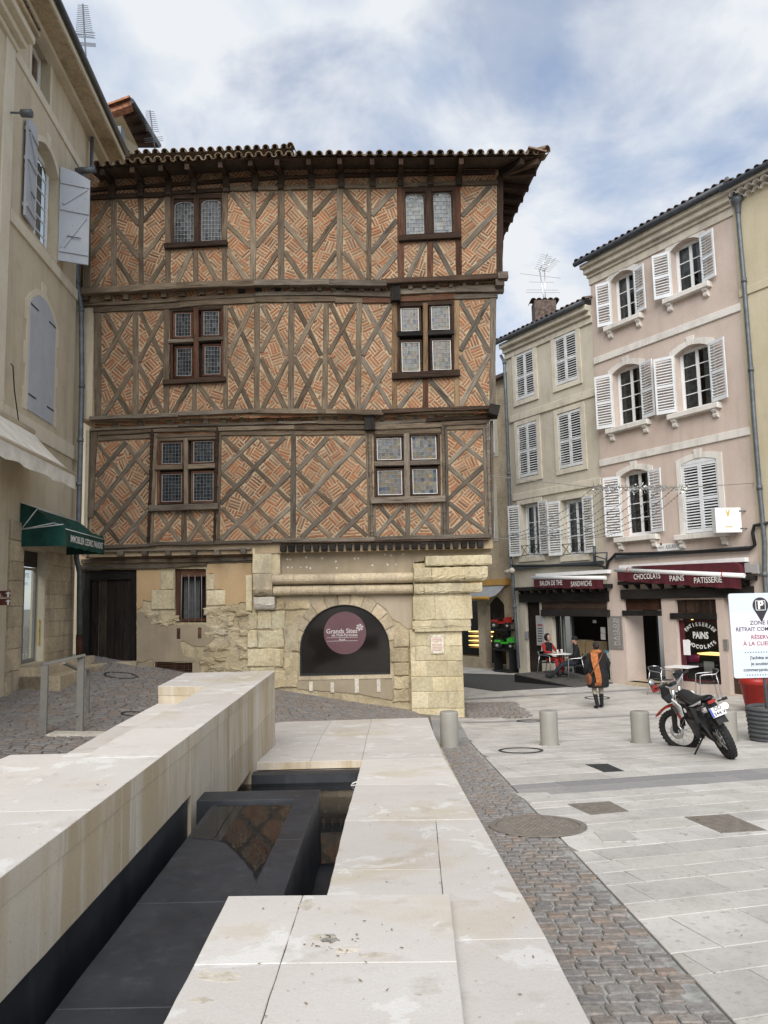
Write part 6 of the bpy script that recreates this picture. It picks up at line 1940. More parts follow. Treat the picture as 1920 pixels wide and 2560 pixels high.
# brown direction sign
sp = pdep(12,1495,14.2)
ds = empty('direction_sign', sp, 'small brown direction sign with white arrows at the left edge', 'sign')
PS = Plane((0,14.2,0),(1,0))
for y0, y1 in ((955,1018),(1024,1085)):
    a = PS.pix(*Z3_(-120, y1)); b = PS.pix(*Z3_(87, y0)); mb = MB(); mb.cbox(PS, a[0], b[0], a[1], b[1], -.02,0,.003); pn = mb.build('panel', M['sign_brown'], ds)
    c = PS.pix(*Z3_(71,(y0 + y1) / 2)); h = (b[1] - a[1]) * .42
    mb = MB(); mb.prism([PS.at(c[0] + p, c[1] + q, .002) for p, q in ((-.018,-h),(.018,-h),(.018,.2 * h),(.055,.2 * h),(0, h),(-.055,.2 * h),(-.018,.2 * h))], PS.n * .002); mb.build('arrow', M['letter_white'], pn)
mb = MB(); p = PS.pix(*Z3_(10,990)); text_mesh(mb, 's.', PS.at(p[0], p[1], .003), PS.ux, Z3(),.13,0, 'CENTER', .001); mb.build('lettering', M['letter_white'], ds)
mb = MB(); q = PS.pix(*Z3_(-60,1085)); mb.tube([PS.at(q[0], q[1] + .7,-.05), PS.at(q[0], .8,-.05)], .03,8); mb.build('post', M['iron'], ds)
# --- rear house, aerials
rh = empty('rear_house', (-12,25,2), 'tan rear house with wide dark eaves rising behind the tiled roofs', 'house')
def pd(Zf, x, y, d): return pdep(*Zf(x, y), d)
mb = MB(); mb.prism([pd(Z1,860,1005,24), pd(Z1,1035,960,24), pd(Z1,1060,1000,24.3), pd(Z1,1195,1275,26.5), pd(Z1,1200,1500,26.5), pd(Z1,860,1500,24)], (-1.5,2,0)); mb.build('wall', M['r_left'], rh)
A, B_, C_, D_ = pd(Z1,850,970,23.4), pd(Z1,1135,865,23.4), pd(Z1,1375,1278,27.5), pd(Z1,1190,1278,27.5)
mb = MB(); mb.prism([A, B_, B_ + Vector((0,0,-.16)), A + Vector((0,0,-.16))], (-.1,.5,.1)); mb.build('gable_verge', M['tile_red'], rh)
E_ = pd(Z1,1030,968,24.2)
mb = MB(); mb.prism([B_ + Vector((0,0,-.1)), C_, D_, E_], (0,0,.12)); mb.build('soffit', M['oak_dark'], rh)
for t in (.2,.4,.6,.8):
    mb = MB(); beam3(mb, B_.lerp(C_, t) + Vector((-.05,0,-.12)), E_.lerp(D_, t) + Vector((0,0,-.08)),.1,.12); mb.build('rafter', M['oak_dark'], rh)
mb = MB(); half_tile(mb, A + Vector((0,0,.02)), B_ - A, (0,1,0),.14,.14,(B_ - A).length, n=6); mb.build('ridge_tile', M['tile_red'], rh)
mb = MB(); mb.tube([B_ + Vector((0,0,-.02)), C_ + Vector((0,0,.1))], .09,8); mb.build('gutter', M['zinc_dark'], rh)
mb = MB(); c0, c1 = pd(Z1,1000,1300,23), pd(Z1,1010,1160,23); mb.box(((c0.x + c1.x) / 2,23,(c0.z + c1.z) / 2),.42,.4, c1.z - c0.z + .3); mb.build('flue', M['zinc'], rh)
def aerial(name, label, base, top, rows, mat=M['zinc']):
    r = empty(name, base, label, 'antenna')
    mb = MB(); mb.tube([base, top], .022,6); mb.build('mast', mat, r)
    ax = (top - base)
    for t, half, dr_ in rows:
        c = base + ax * t
        mb = MB(); mb.tube([c - dr_ * half, c + dr_ * half], .009,5, caps=False); mb.build('element', mat, r)
    return r
b_ = pd(Z1,760,800,20); t_ = pd(Z1,715,35,20)
rows = [(.985 - .022 * i, .14 + .007 * i, Vector((1,.1,-.05))) for i in range(17)] + [(.56 - .012 * i, .30, Vector((1,0,-.1))) for i in range(4)] + [(.62 + .03 * i, .30, Vector((1,0,-.1))) for i in range(3)]
aerial('roof_antenna', 'tall television antenna with many rods on the tan house roof', b_, t_, rows)
b_ = pd(Z1,1340,1300,25); t_ = pd(Z1,1295,955,25)
aerial('roof_antenna', 'small television antenna above the tiles beside the dark eaves', b_, t_, [(.98 - .05 * i, .14 + .008 * i, Vector((1,.2,0))) for i in range(11)] + [(.32 - .05 * i, .32, Vector((1,0,.1))) for i in range(3)])

# ------------------------------------------------------------------ houses on the right
ZI = zoomf(1200,380,2.304); ZJ = zoomf(1200,880,2.304); ZK = zoomf(1140,1360,3.95); ZM = zoomf(1500,1360,3.95)
RP = Plane((RF_A, 0,0),(RF_T, -1))
PHI = math.atan2(RP.ux.y, RP.ux.x)
def ru_(Zf, x, y, w=0): return RP.pix(*Zf(x, y), w)[0]
def rv_(Zf, x, y, w=0): return RP.pix(*Zf(x, y), w)[1]
uP0 = (ru_(ZI, 640,730) + ru_(ZJ, 690,720)) / 2; uP1 = (ru_(ZI, 1490,700) + ru_(ZJ, 1590,700)) / 2 - .03
uB0 = (ru_(ZJ, 150,200) + ru_(ZK, 600,800)) / 2
vgP = (RP.shift(.45).pix(*ZI(600,640))[1] + RP.shift(.45).pix(*ZI(1400,170))[1]) / 2
vgB = (RP.shift(.4).pix(*ZI(130,1095))[1] + RP.shift(.4).pix(*ZI(600,845))[1]) / 2
pink = empty('pink_house', RP.at((uP0 + uP1) / 2,0,-2), 'pink rendered house with white louvred shutters above a bakery', 'house')
beig = empty('beige_house', RP.at((uB0 + uP0) / 2,0,-2), 'beige rendered house with pale shutters above a tea room', 'house')
yell = empty('yellow_house', RP.at(uP1 + 2,0,-2), 'yellow rendered house at the right edge of the view', 'house')
def seg_arch(u0, u1, v0, v1, rise, n=8):
    return [(u0, v0),(u1, v0)] + [(u1 + (u0 - u1) * i / n, v1 - rise + rise * (1 - (2 * i / n - 1) ** 2)) for i in range(n + 1)]
SLAT = None
def louvre(P, parent, uh, v0, v1, wd, side, ang, mat='slat', pitch=.082, w=.05):
    """louvred shutter leaf hinged at uh; a frame with every slat its own piece"""
    H = v1 - v0; st = .055
    mb = MB()
    xs = (0, st, wd - st, wd)
    def bx(x0, x1, z0, z1): mb.box((side * (x0 + x1) / 2,0,(z0 + z1) / 2), abs(x1 - x0),.04, z1 - z0)
    out = [(0,0),(wd, 0),(wd, H),(0, H)]
    mid = H * .48
    PL = Plane((0,0,0),(1,0))
    loops = [[(st, .11),(wd - st, .11),(wd - st, mid - .04),(st, mid - .04)], [(st, mid + .04),(wd - st, mid + .04),(wd - st, H - .09),(st, H - .09)]]
    S = lambda l: [(side * a, b) for a, b in (l if side > 0 else reversed(l))]
    mb.wall(PL, S(out), [S(l) for l in loops], .04,.02)
    mb.wall(Plane((0,0,0),(-1,0)), [(-a, b) for a, b in reversed(S(out))], [[(-a, b) for a, b in reversed(S(l))] for l in loops], .001,.02)
    o = mb.build('shutter', M[mat], parent, local=True)
    o.location = P.at(uh, v0, w) - wpos(parent); o.rotation_euler = (0,0, math.atan2(P.ux.y, P.ux.x) + ang)
    m2 = MB(); c, s = math.cos(.75), math.sin(.75); L = wd - 2 * st - .002
    m2.box((0,0,0), L, .052,.010,(Vector((1,0,0)), Vector((0, c, s)), Vector((0,-s, c))))
    me = None
    for a, b in ((.11, mid - .04),(mid + .04, H - .09)):
        n = max(1, int((b - a) / pitch))
        for i in range(n):
            z = a + (b - a) * (i + .5) / n
            if me is None:
                so = m2.build('slat', M[mat], o, local=True); me = so.data
            else:
                so = bpy.data.objects.new('slat', me); COL.objects.link(so); so.parent = o
            so.location = (side * wd / 2,0, z)
    m3 = MB(); m3.box((side * .04,-.025, H * .2),.05,.02,.05); m3.build('hinge', M[mat], o, local=True)
    return o
def sill(P, parent, u0, u1, v, corb=True, mat='r_white'):
    mb = MB(); mb.cbox(P, u0 - .28, u1 + .28, v - .16, v, -.02,.20,.015); s = mb.build('sill', M[mat], parent)
    if corb:
        for u in (u0 - .1, u1 + .1):
            mb = MB(); prof = [(0,-.161),(.15,-.161),(.17,-.2),(.13,-.25),(.09,-.27),(.11,-.32),(.09,-.38),(.03,-.41),(0,-.41)]
            mb.prism([P.at(u - .07, v + b, a) for a, b in prof], P.ux * .14); mb.build('sill_bracket', M[mat], parent)
def house_window(P, parent, LB, RT, rise, shut, rows=3, corb=True, tm='r_white', sm='slat', closed=False, transom=False, ang=(.35,-.2)):
    u0, v0 = LB; u1, v1 = RT
    hole = seg_arch(u0, u1, v0, v1, rise) if rise else [(u0, v0),(u1, v0),(u1, v1),(u0, v1)]
    o = .17; oh = seg_arch(u0 - o, u1 + o, v0, v1 + .16, rise) if rise else [(u0 - o, v0 - .18),(u1 + o, v0 - .18),(u1 + o, v1 + o),(u0 - o, v1 + o)]
    if rise:
        poly = [oh[0], hole[0]] + list(reversed(hole[2:])) + [hole[1], oh[1]] + oh[2:]
        mb = MB(); mb.prism([P.at(u, v, .03) for u, v in poly], P.n * -.05); mb.build('window_surround', M[tm], parent)
        mb = MB(); c = (u0 + u1) / 2; mb.prism([P.at(c + a, b, .045) for a, b in ((-.09, v1 + .0),(.09, v1 + .0),(.13, v1 + .27),(-.13, v1 + .27))], P.n * -.06); mb.build('keystone', M[tm], parent)
    else:
        mb = MB(); mb.wall(P, oh, [hole], .05,.025); mb.build('window_surround', M[tm], parent)
    if corb is not None: sill(P, parent, u0, u1, v0, corb, tm)
    ws = (u1 - u0) / 2
    if closed:
        louvre(P, parent, u0 + .01, v0 + .03, v1 - rise - .02, ws - .015,1,0.0 if not transom else -.04, sm, w=-.02)
        louvre(P, parent, u1 - .01, v0 + .03, v1 - rise - .02, ws - .015,-1,0.0 if not transom else .05, sm, w=-.02)
        mb = MB(); mb.pbox(P, u0 - .1, u1 + .1, v0, v1,-.3,-.25); mb.build('dark_back', M['dark_in'], parent)
        if rise:
            mb = MB(); mb.prism([P.at(u, v, -.03) for u, v in [(u0, v1 - rise - .02),(u1, v1 - rise - .02)] + hole[2:]], P.n * .04); mb.build('shutter_head', M[sm], parent)
    else:
        louvre(P, parent, u0 - .01, v0 + .05, v1 - rise * .8, ws, -1, ang[0], sm)
        louvre(P, parent, u1 + .01, v0 + .05, v1 - rise * .8, ws, 1, ang[1], sm)
        wframe(P, u0 + .01, u1 - .01, v0 + .02, v1 - .02, parent, 2, rows, -.22)
    return hole
def LBRT(Zf, a, b): return RP.pix(*Zf(*a)), RP.pix(*Zf(*b))
ph = []
for (zf, a, b, rise, cl, rows) in ((ZI, (768,1000),(886,655),.18, False, 3),(ZI, (1114,838),(1266,462),.18, False, 3),(ZJ, (780,440),(922,45),.18, False, 4),(ZJ, (1142,355),(1316,-75),.18, False, 4),
                                (ZJ, (830,1068),(970,660),.16, False, 4),(ZJ, (1185,1052),(1362,590),.12, True, 4)):
    L_, R_ = LBRT(zf, a, b)
    ph.append(house_window(RP, pink, L_, R_, rise, True, rows, True, closed=cl))
# shop openings of the bakery
def rr_(Zf, x0, y0, x1, y1):
    a = RP.pix(*Zf(x0, y1)); b = RP.pix(*Zf(x1, y0)); return [(a[0], a[1]),(b[0], a[1]),(b[0], b[1]),(a[0], b[1])]
dB = rr_(ZM, 330,520,600,1340); wB = rr_(ZM, 795,545,1140,1440); dR = rr_(ZM, 1290,520,1480,1540)
dB = [(ru_(ZM, 252,900),.12),(dB[1][0], .12), dB[2], (ru_(ZM, 252,900), dB[3][1])]
wB = [(wB[0][0], .28),(wB[1][0], .28), wB[2], wB[3]]
dR = [(dR[0][0], .05),(min(dR[1][0], uP1 - .12),.05),(min(dR[1][0], uP1 - .12), dR[2][1]), dR[3]]
mb = MB(); mb.wall(RP, [(uP0,-.3),(uP1,-.3),(uP1, vgP),(uP0, vgP)], ph + [dB, wB, dR], .30,0, edge=True); mb.build('wall', M['r_pink'], pink)
vb2 = (rv_(ZJ, 685,618) + rv_(ZJ, 1560,440)) / 2; vb1 = (rv_(ZI, 660,1190) + rv_(ZI, 1505,868)) / 2
for v in (vb1, vb2):
    mb = MB(); mb.cbox(RP, uP0 + .004, uP1 - .004, v - .22, v, -.02,.05,.01); mb.build('string_course', M['r_white'], pink)
for a, b, w in ((-.75,-.5,.05),(-.5,-.38,.12),(-.38,-.2,.24),(-.2,-.06,.36)):
    mb = MB(); mb.cbox(RP, uP0 - .02 - w * .3, uP1 + .02, vgP + a, vgP + b, -.05, w, .012); mb.build('cornice', M['r_trim'], pink)
mb = MB(); mb.tube([RP.at(uP0 - .25, vgP, .46), RP.at(uP1 + .1, vgP, .46)], .085,10); mb.build('gutter', M['zinc_dark'], pink)
def tiled(P, u0, u1, v, w, parent, pitch=.26, mat='tile', slope=.33, depth=4.5):
    u = u0; d = (-P.n + Vector((0,0, slope))).normalized()
    while u < u1:
        mb = MB(); half_tile(mb, P.at(u, v + .06 + _pr.uniform(-.01,.01), w), d, P.ux, .1,.085,.5); mb.build('tile', M[mat], parent)
        u += pitch
    mb = MB(); mb.add([P.at(u0 - .1, v + .04, w), P.at(u1, v + .04, w), P.at(u1, v + .04 + slope * depth, w - depth), P.at(u0 - .1, v + .04 + slope * depth, w - depth)], [(0,1,2,3)]); mb.build('roof_plane', M[mat], parent)
M['tile_dark'] = plain('dark mossy tile', (.13,.095,.08),.95, var=.4, sc=9, src='pos', bump=.4)
tiled(RP, uP0 - .2, uP1 + .1, vgP + .04,.42, pink, mat='tile_dark')
mb = MB(); a = RP.at(uP1 - 1.2, vgP + .45,-.8); mb.tube([a, RP.at(uP1 + .1, vgP + .5,-.6)], [.16,.14], 8); mb.build('ridge_tile', M['white_stone'], pink)
# --- beige house
bh = []
for (zf, a, b, cl, tr) in ((ZJ, (212,285),(305,-25), True, False),(ZJ, (440,200),(552,-130), True, True),(ZJ, (228,730),(326,392), True, True),(ZJ, (460,678),(580,318), True, False),(ZJ, (245,1182),(338,862), False, False),(ZJ, (482,1178),(592,835), False, False)):
    L_, R_ = LBRT(zf, a, b)
    bh.append(house_window(RP, beig, L_, R_, 0, True, 3, None, 'r_trim', 'slat_old', cl, tr, ang=(.3,-.12)))
    if not cl:
        g0_, g1_ = L_[0], R_[0]; mb = MB()
        zt = L_[1] + .42
        rl_ = empty('balcony_rail', RP.at((g0_ + g1_) / 2, L_[1], 0) - wpos(beig), parent=beig)
        for v in (L_[1] + .06, zt): 
            mb = MB(); mb.tube([RP.at(g0_ - .02, v, .04), RP.at(g1_ + .02, v, .04)], .014,6); mb.build('rail', M['black'], rl_)
        n = 3; du = (g1_ - g0_) / n
        for i in range(n):
            for s in (0,1):
                mb = MB(); mb.tube([RP.at(g0_ + du * (i + s), L_[1] + .06,.04), RP.at(g0_ + du * (i + 1 - s), zt, .04)], .010,5); mb.build('bar', M['black'], rl_)
dS = rr_(ZK, 700,560,815,1215); oS = rr_(ZK, 960,700,1485,1240)
dS = [(dS[0][0], .08),(dS[1][0], .08), dS[2], dS[3]]; oS = [(oS[0][0], .08),(oS[1][0], .08), oS[2], oS[3]]
mb = MB(); mb.wall(RP, [(uB0,-.3),(uP0,-.3),(uP0, vgB),(uB0, vgB)], bh + [dS, oS], .30,-.03, edge=True); mb.build('wall', M['r_beige'], beig)
for x0, y0, x1, y1 in ((140,395,660,195),(180,825,690,720)):
    v = (rv_(ZJ, x0, y0) + rv_(ZJ, x1, y1)) / 2
    mb = MB(); mb.cbox(RP, uB0 + .1, uP0 - .004, v - .26, v, -.05,.03,.01); mb.build('string_course', M['r_trim'], beig)
for a, b, w in ((-.65,-.42,.04),(-.42,-.25,.14),(-.25,-.06,.3)):
    mb = MB(); mb.cbox(RP, uB0 - .02, uP0 - .004, vgB + a, vgB + b, -.06, w, .012); mb.build('cornice', M['r_trim'], beig)
mb = MB(); mb.tube([RP.at(uB0 - .3, vgB, .4), RP.at(uP0 + .0, vgB, .4)], .08,10); mb.build('gutter', M['zinc_dark'], beig)
tiled(RP, uB0 - .3, uP0, vgB + .03,.36, beig, mat='tile_dark')
# chimney and aerial
c = pdep(*ZI(370,960),31.5)
mb = MB(); top = pdep(*ZI(370,870),31.5).z
mb.box((c.x, c.y, (c.z + top) / 2 - .6),.9,.7, top - c.z + 1.2); ch_ = mb.build('chimney', M['tile_dark'], beig)
for k in range(5):
    mb = MB(); half_tile(mb, Vector((c.x - .48 + .24 * k, c.y - .3, top)),(0,1,.0),(1,0,0),.13,.12,.6); mb.build('chimney_tile', M['tile_dark'], ch_)
b_ = pdep(*ZI(380,930),31.3); t_ = pdep(*ZI(345,690),31.3)
an_ = aerial('roof_antenna', 'cluster of television antennas beside the chimney of the beige house', b_, t_, [(.15,.35, Vector((1,.2,0))),(.22,.35, Vector((1,.2,0))),(.3,.3, Vector((1,.2,0))),(.5,.75, Vector((1,.2,.05))),(.56,.7, Vector((1,.2,.05))),(.75,.55, Vector((1,.2,.05))),(.9,.9, Vector((1,.2,-.05)))], M['steel'])
b2 = pdep(*ZI(378,900),31.3)
mb = MB(); mb.tube([b2, pdep(*ZI(372,680),31.3)], .02,6); mb.build('mast', M['steel'], an_)
for p, q in (((340,690),(390,585)),((360,690),(435,612))):
    mb = MB(); mb.tube([pdep(*ZI(*p),31.3), pdep(*ZI(*q),31.3)], .016,6); mb.build('boom', M['steel'], an_)
    for i in range(8):
        m = pdep(*ZI(p[0] + (q[0] - p[0]) * (i + 1) / 9, p[1] + (q[1] - p[1]) * (i + 1) / 9),31.3)
        mb = MB(); mb.tube([m - Vector((.24,.05,-.06)), m + Vector((.24,.05,-.06))], .008,5, caps=False); mb.build('element', M['steel'], an_)
# --- yellow house
YPn = RP.shift(.04)
vgY = YPn.shift(.35).pix(*ZI(1470,195))[1]
mb = MB(); mb.wall(YPn, [(uP1,-.3),(uP1 + 6,-.3),(uP1 + 6, vgY),(uP1, vgY)], [], .3,0); mb.build('wall', M['r_yellow'], yell)
vy = YPn.pix(*ZI(1560,770))[1]
mb = MB(); mb.cbox(YPn, uP1 + .01, uP1 + 5.9, vy - .22, vy, -.02,.04,.01); mb.build('string_course', M['r_yellow'], yell)
for k in range(2):
    u = uP1 + .1 + .1 * k
    while u < uP1 + 5:
        mb = MB(); half_tile(mb, YPn.at(u, vgY - .28 + .13 * k, -.05), YPn.n, YPn.ux, .11,.11,.18 + .14 * k); mb.build('cornice_tile', M['r_white'], yell)
        u += .235
mb = MB(); mb.pbox(YPn, uP1 - .02, uP1 + 6, vgY - .02, vgY + .02,-.1,.36); mb.build('eaves_board', M['r_white'], yell)
mb = MB(); mb.tube([YPn.at(uP1 - .05, vgY + .08,.42), YPn.at(uP1 + 6, vgY + .08,.42)], .085,10); mb.build('gutter', M['zinc_dark'], yell)
tiled(YPn, uP1, uP1 + 5.5, vgY + .1,.38, yell, mat='tile_dark')
# --- downpipes
def downpipe(label, pts, w, r=.06, mat='zinc'):
    q = [RP.at(*RP.pix(*p, w), w) for p in pts]
    e = empty('downpipe', q[-1], label, 'downpipe')
    mb = MB(); mb.tube(q, r, 10); mb.build('pipe', M[mat], e)
    for t in range(1, len(q) - 1,2):
        mb = MB(); mb.tube([q[t] - Vector((0,0,.06)), q[t] + Vector((0,0,.06))], r * 1.3,10); mb.build('collar', M[mat], e)
    return e
dpx = downpipe('zinc downpipe between the pink house and the yellow house', [ZI(1420,150), ZI(1480,280), ZI(1495,460), ZI(1520,740), ZI(1545,1060), ZJ(1560,100), ZJ(1580,400), ZJ(1610,780), ZJ(1640,1100), ZM(1625,300), ZM(1640,500), ZM(1660,800)], .12)
q = RP.at(*RP.pix(*ZI(1482,285),.12),.12)
mb = MB(); mb.lathe([(.07,-.35),(.10,-.05),(.16,.02),(.16,.1),(.13,.1)], q, 12); mb.build('hopper', M['zinc'], dpx)
mb = MB(); mb.tube([RP.at(*RP.pix(*ZI(1450,150),.3),.3), q + Vector((0,0,.05))], .06,8); mb.build('outlet', M['zinc'], dpx)
downpipe('dark downpipe at the far corner of the beige house', [ZJ(120,20), ZJ(140,60), ZJ(150,300), ZJ(165,700), ZJ(172,1000), ZK(535,100), ZK(560,350), ZK(580,620), ZK(600,900), ZK(620,1230)], .10)
# ------------------------------------------------------------------ shop fronts
def rbox(name, Zf, x0, y0, x1, y1, w0, w1, mat, parent, ch=.006, flat=True):
    """box whose left bottom and right top are read off the photograph"""
    a = RP.pix(*Zf(x0, y1), w1); b = RP.pix(*Zf(x1, y0), w1)
    mb = MB(); mb.cbox(RP, a[0], b[0], min(a[1], b[1]), max(a[1], b[1]), w0, w1, ch); return mb.build(name, M[mat], parent)
def rbeam(name, Zf, pts, wz, k, w0, w1, mat, parent):
    (x0, y0),(x1, y1) = pts
    a = RP.pix(*Zf(x0, y0), w1); b = RP.pix(*Zf(x1, y1), w1)
    d = (RP.at(*a) - CAM).length
    v = (a[1] + b[1]) / 2; h = wz / k * d / FPX
    mb = MB(); bar(mb, RP, (a[0], v),(b[0], v), h, w0, w1,.004); return mb.build(name, M[mat], parent)
# beams and little brackets over both shops
rbeam('shop_beam', ZM, ((198,466),(1505,510)),88,3.95,-.05,.10, 'charred', pink)
rbeam('shop_rail', ZM, ((170,358),(1490,372)),34,3.95,-.05,.30, 'charred', pink)
rbeam('shop_beam', ZK, ((620,510),(1498,545)),85,3.95,-.05,.08, 'charred', beig)
rbeam('shop_rail', ZK, ((572,425),(1490,440)),34,3.95,-.05,.28, 'charred', beig)
for Zf, xs_, y, par in ((ZM, [225,340,455,575,700,830,970,1110,1270,1420], 405, pink),(ZK, [615,675,755,830,900,990,1080,1170,1260,1350,1440], 465, beig)):
    for x in xs_:
        u, v = RP.pix(*Zf(x, y),.2)
        mb = MB(); mb.prism([RP.at(u - .05, v + b, a) for a, b in ((-.02,.12),(.26,.12),(.26,.06),(.02,-.12),(-.02,-.12))], RP.ux * .10); mb.build('bracket', M['charred'], par)
# ledges and panels
for x0, y0, x1, y1 in ((218,657,594,708),(690,684,1140,740)):
    rbox('shop_ledge', ZM, x0, y0, x1, y1,-.2,.06, 'charred', pink)
pw = empty('transom_panel', RP.at(dB[0][0], dB[2][1] - .4,0) - wpos(pink), parent=pink)
rbox('board', ZM, 252,528,572,652,-.25,-.10, 'oak_red', pw)
a = RP.pix(*ZM(732,680)); b = RP.pix(*ZM(1118,552))
for i in range(18):
    u = a[0] + (b[0] - a[0]) * i / 18; mb = MB(); mb.pbox(RP, u + .006, u + (b[0] - a[0]) / 18 - .004, a[1], b[1], -.2,-.11); mb.build('slat', M['oak_dark'], pw)
a = RP.pix(*ZK(850,660)); b = RP.pix(*ZK(1482,572)); lp_ = empty('louvre_panel', RP.at((a[0] + b[0]) / 2, a[1], 0) - wpos(beig), parent=beig)
for i in range(7):
    v = a[1] + (b[1] - a[1]) * (i + .5) / 7; mb = MB(); mb.pbox(RP, a[0], b[0], v - .025, v + .025,-.1,.01); mb.build('slat', M['oak_dark'], lp_)
mb = MB(); mb.pbox(RP, a[0], b[0], a[1], b[1], -.15,-.1); mb.build('back_board', M['dark_in2'], lp_)
rbox('shop_ledge', ZK, 836,650,1500,712,-.1,.10, 'charred', beig)
# bakery window with its lettering, the dark doorways
sw = empty('shop_window', RP.at((wB[0][0] + wB[1][0]) / 2, wB[0][1], 0) - wpos(pink), parent=pink)
u0_, v0_ = wB[0]; u1_, v1_ = wB[2]; v1_ -= .6
mb = MB(); mb.wall(RP, [(u0_, v0_),(u1_, v0_),(u1_, v1_),(u0_, v1_)], [[(u0_ + .16, v0_ + .07),(u1_ - .05, v0_ + .07),(u1_ - .05, v1_ - .05),(u0_ + .16, v1_ - .05)]], .06,-.12); mb.build('frame', M['burgundy'], sw)
mb = MB(); mb.quad(RP, u0_ + .1, u1_ - .02, v0_ + .03, v1_, -.155); mb.build('pane', M['glass'], sw)
mb = MB(); mb.pbox(RP, uP0 + .1, uP1 - .1,0, v1_ + .7,-2.6,-2.5); mb.pbox(RP, uP0 + .1, uP1 - .1,-.05,.06,-2.5,-.3); mb.build('shop_back', M['dark_in2'], pink)
mb = MB(); mb.pbox(RP, u0_ + .2, u1_ - .1, v0_ + .75, v0_ + .80,-1.2,-.6); mb.build('counter', M['warm_glow'], sw)  # no lamp: the counter itself glows, warm shop light put into its material
mb = MB(); a = RP.pix(*ZM(900,1240),-.3); mb.lathe([(.001,0),(.16,0),(.2,.22),(.19,.22)], RP.at(a[0], v0_ + .55,-.4),16); mb.build('pink_bucket', plain('pink plastic', (.5,.03,.18),.4), sw)
rbox('framed_notice', ZM, 1030,1165,1120,1290,-.32,-.30, 'white', sw)
a = rbox('price_card', ZM, 826,948,884,1095,-.118,-.112, 'white', sw)
mb = MB(); p = RP.pix(*ZM(910,740),-.5); mb.sphere(RP.at(p[0], p[1], -.5),.035, rz=.06); mb.build('lit_bulb', M['warm_glow'], sw)
def arc_text(mb, body, c, r, a0, a1, size, P, w, outward=True, bold=0.0):
    n = len(body)
    for i, ch in enumerate(body):
        a = a0 + (a1 - a0) * (i + .5) / n
        d = Vector((math.cos(a), math.sin(a)))
        t = Vector((d.y, -d.x)) if outward else Vector((-d.y, d.x))
        up = d if outward else -d
        text_mesh(mb, ch, P.at(c[0] + d.x * r, c[1] + d.y * r * .62, w), P.ux * t.x + Z3() * t.y, P.ux * up.x + Z3() * up.y, size, 0, 'CENTER', 0, bold)
cc = RP.pix(*ZM(992,905),-.15); mb = MB()
text_mesh(mb, 'PAINS', RP.at(cc[0], cc[1], -.15), RP.ux, Z3(),.27,0, 'CENTER', 0,.008, fit=ru_(ZM, 1072,905) - ru_(ZM, 918,905))
arc_text(mb, 'PATISSERIES', (cc[0], cc[1] - .02),.56, math.radians(155), math.radians(25),.15, RP, -.15, True, .006)
arc_text(mb, 'CHOCOLATS', (cc[0], cc[1] + .02),.56, math.radians(208), math.radians(332),.15, RP, -.15, False, .006)
mb.build('window_lettering', M['letter_white'], sw)
for nm, h in (('bakery_doorway', dB),):
    mb = MB(); mb.pbox(RP, h[0][0], h[1][0], h[0][1] - .25, h[0][1], -1.4,.04); mb.build('doorstep', M['moulding'], pink)
    mb = MB(); mb.pbox(RP, h[0][0] - .06, h[0][0] - .003, h[0][1], h[2][1], -.85,-.02); mb.build('door_reveal', M['r_pink'], pink)
mb = MB(); bar(mb, RP, ((dR[0][0] + dR[1][0]) / 2, dR[0][1]),((dR[0][0] + dR[1][0]) / 2, dR[2][1]), dR[1][0] - dR[0][0] - .04,-.25,-.18,.001); mb.build('door', M['oak_dark'], pink)
rbox('intercom', ZM, 1222,942,1258,1050,.0,.035, 'steel', pink)
# tea room: interior back, door, boxes
mb = MB(); mb.pbox(RP, uB0 + .3, uP0 - .2,0, oS[2][1] + .5,-2.6,-2.5); mb.pbox(RP, uB0 + .3, uP0 - .2,-.05,.04,-2.5,-.3); mb.build('shop_back', M['dark_in'], beig)
mb = MB(); h = dS; bar(mb, RP, ((h[0][0] + h[1][0]) / 2, h[0][1]),((h[0][0] + h[1][0]) / 2, h[2][1]), h[1][0] - h[0][0] - .02,-.25,-.15,.001); mb.build('door', M['door_wood'], beig)
so = empty('glazed_front', RP.at((oS[0][0] + oS[1][0]) / 2,.08,0) - wpos(beig), parent=beig)
a, b = oS[0][0], oS[1][0]; top = oS[2][1]
cutsx = [a + .02, a + (b - a) * .14, a + (b - a) * .30, b - .02]
for p, q, mt in ((0,1, 'black'),(1,2, 'white'),(2,3, 'black')):
    x0, x1 = cutsx[p], cutsx[q]
    mb = MB(); mb.wall(RP, [(x0,.08),(x1,.08),(x1, top),(x0, top)], [[(x0 + .06,.14),(x1 - .06,.14),(x1 - .06, top - .06),(x0 + .06, top - .06)]], .06,-.2 - .01 * p); mb.build('frame', M['iron'] if mt == 'white' else M['black'], so)
    if p != 2:
        mb = MB(); mb.quad(RP, x0 + .05, x1 - .05,.12, top - .05,-.238); mb.build('pane', M['glass'], so)
M['cardboard'] = plain('cardboard', (.33,.24,.13),.85, var=.1)
for x0, y0, x1, y1 in ((1140,955,1255,1100),(1285,970,1390,1120)):
    a = RP.pix(*ZK(x0, y1),-.7); b = RP.pix(*ZK(x1, y0),-.7)
    mb = MB(); mb.pbox(RP, a[0], b[0], a[1], b[1], -1.2,-.7); bxo = mb.build('cardboard_box', M['cardboard'], label='plain cardboard carton behind the seated person in black' if x0 < 1200 else 'plain cardboard carton just left of the notices in the tea room', cat='box')
    mb = MB(); mb.pbox(RP, a[0] + .02, b[0] - .02,.0, a[1] - .002,-1.2,-.72); mb.build('display_plinth', M['black'], label='low black counter under the left carton in the tea room' if x0 < 1200 else 'low black counter under the right carton in the tea room', cat='counter')
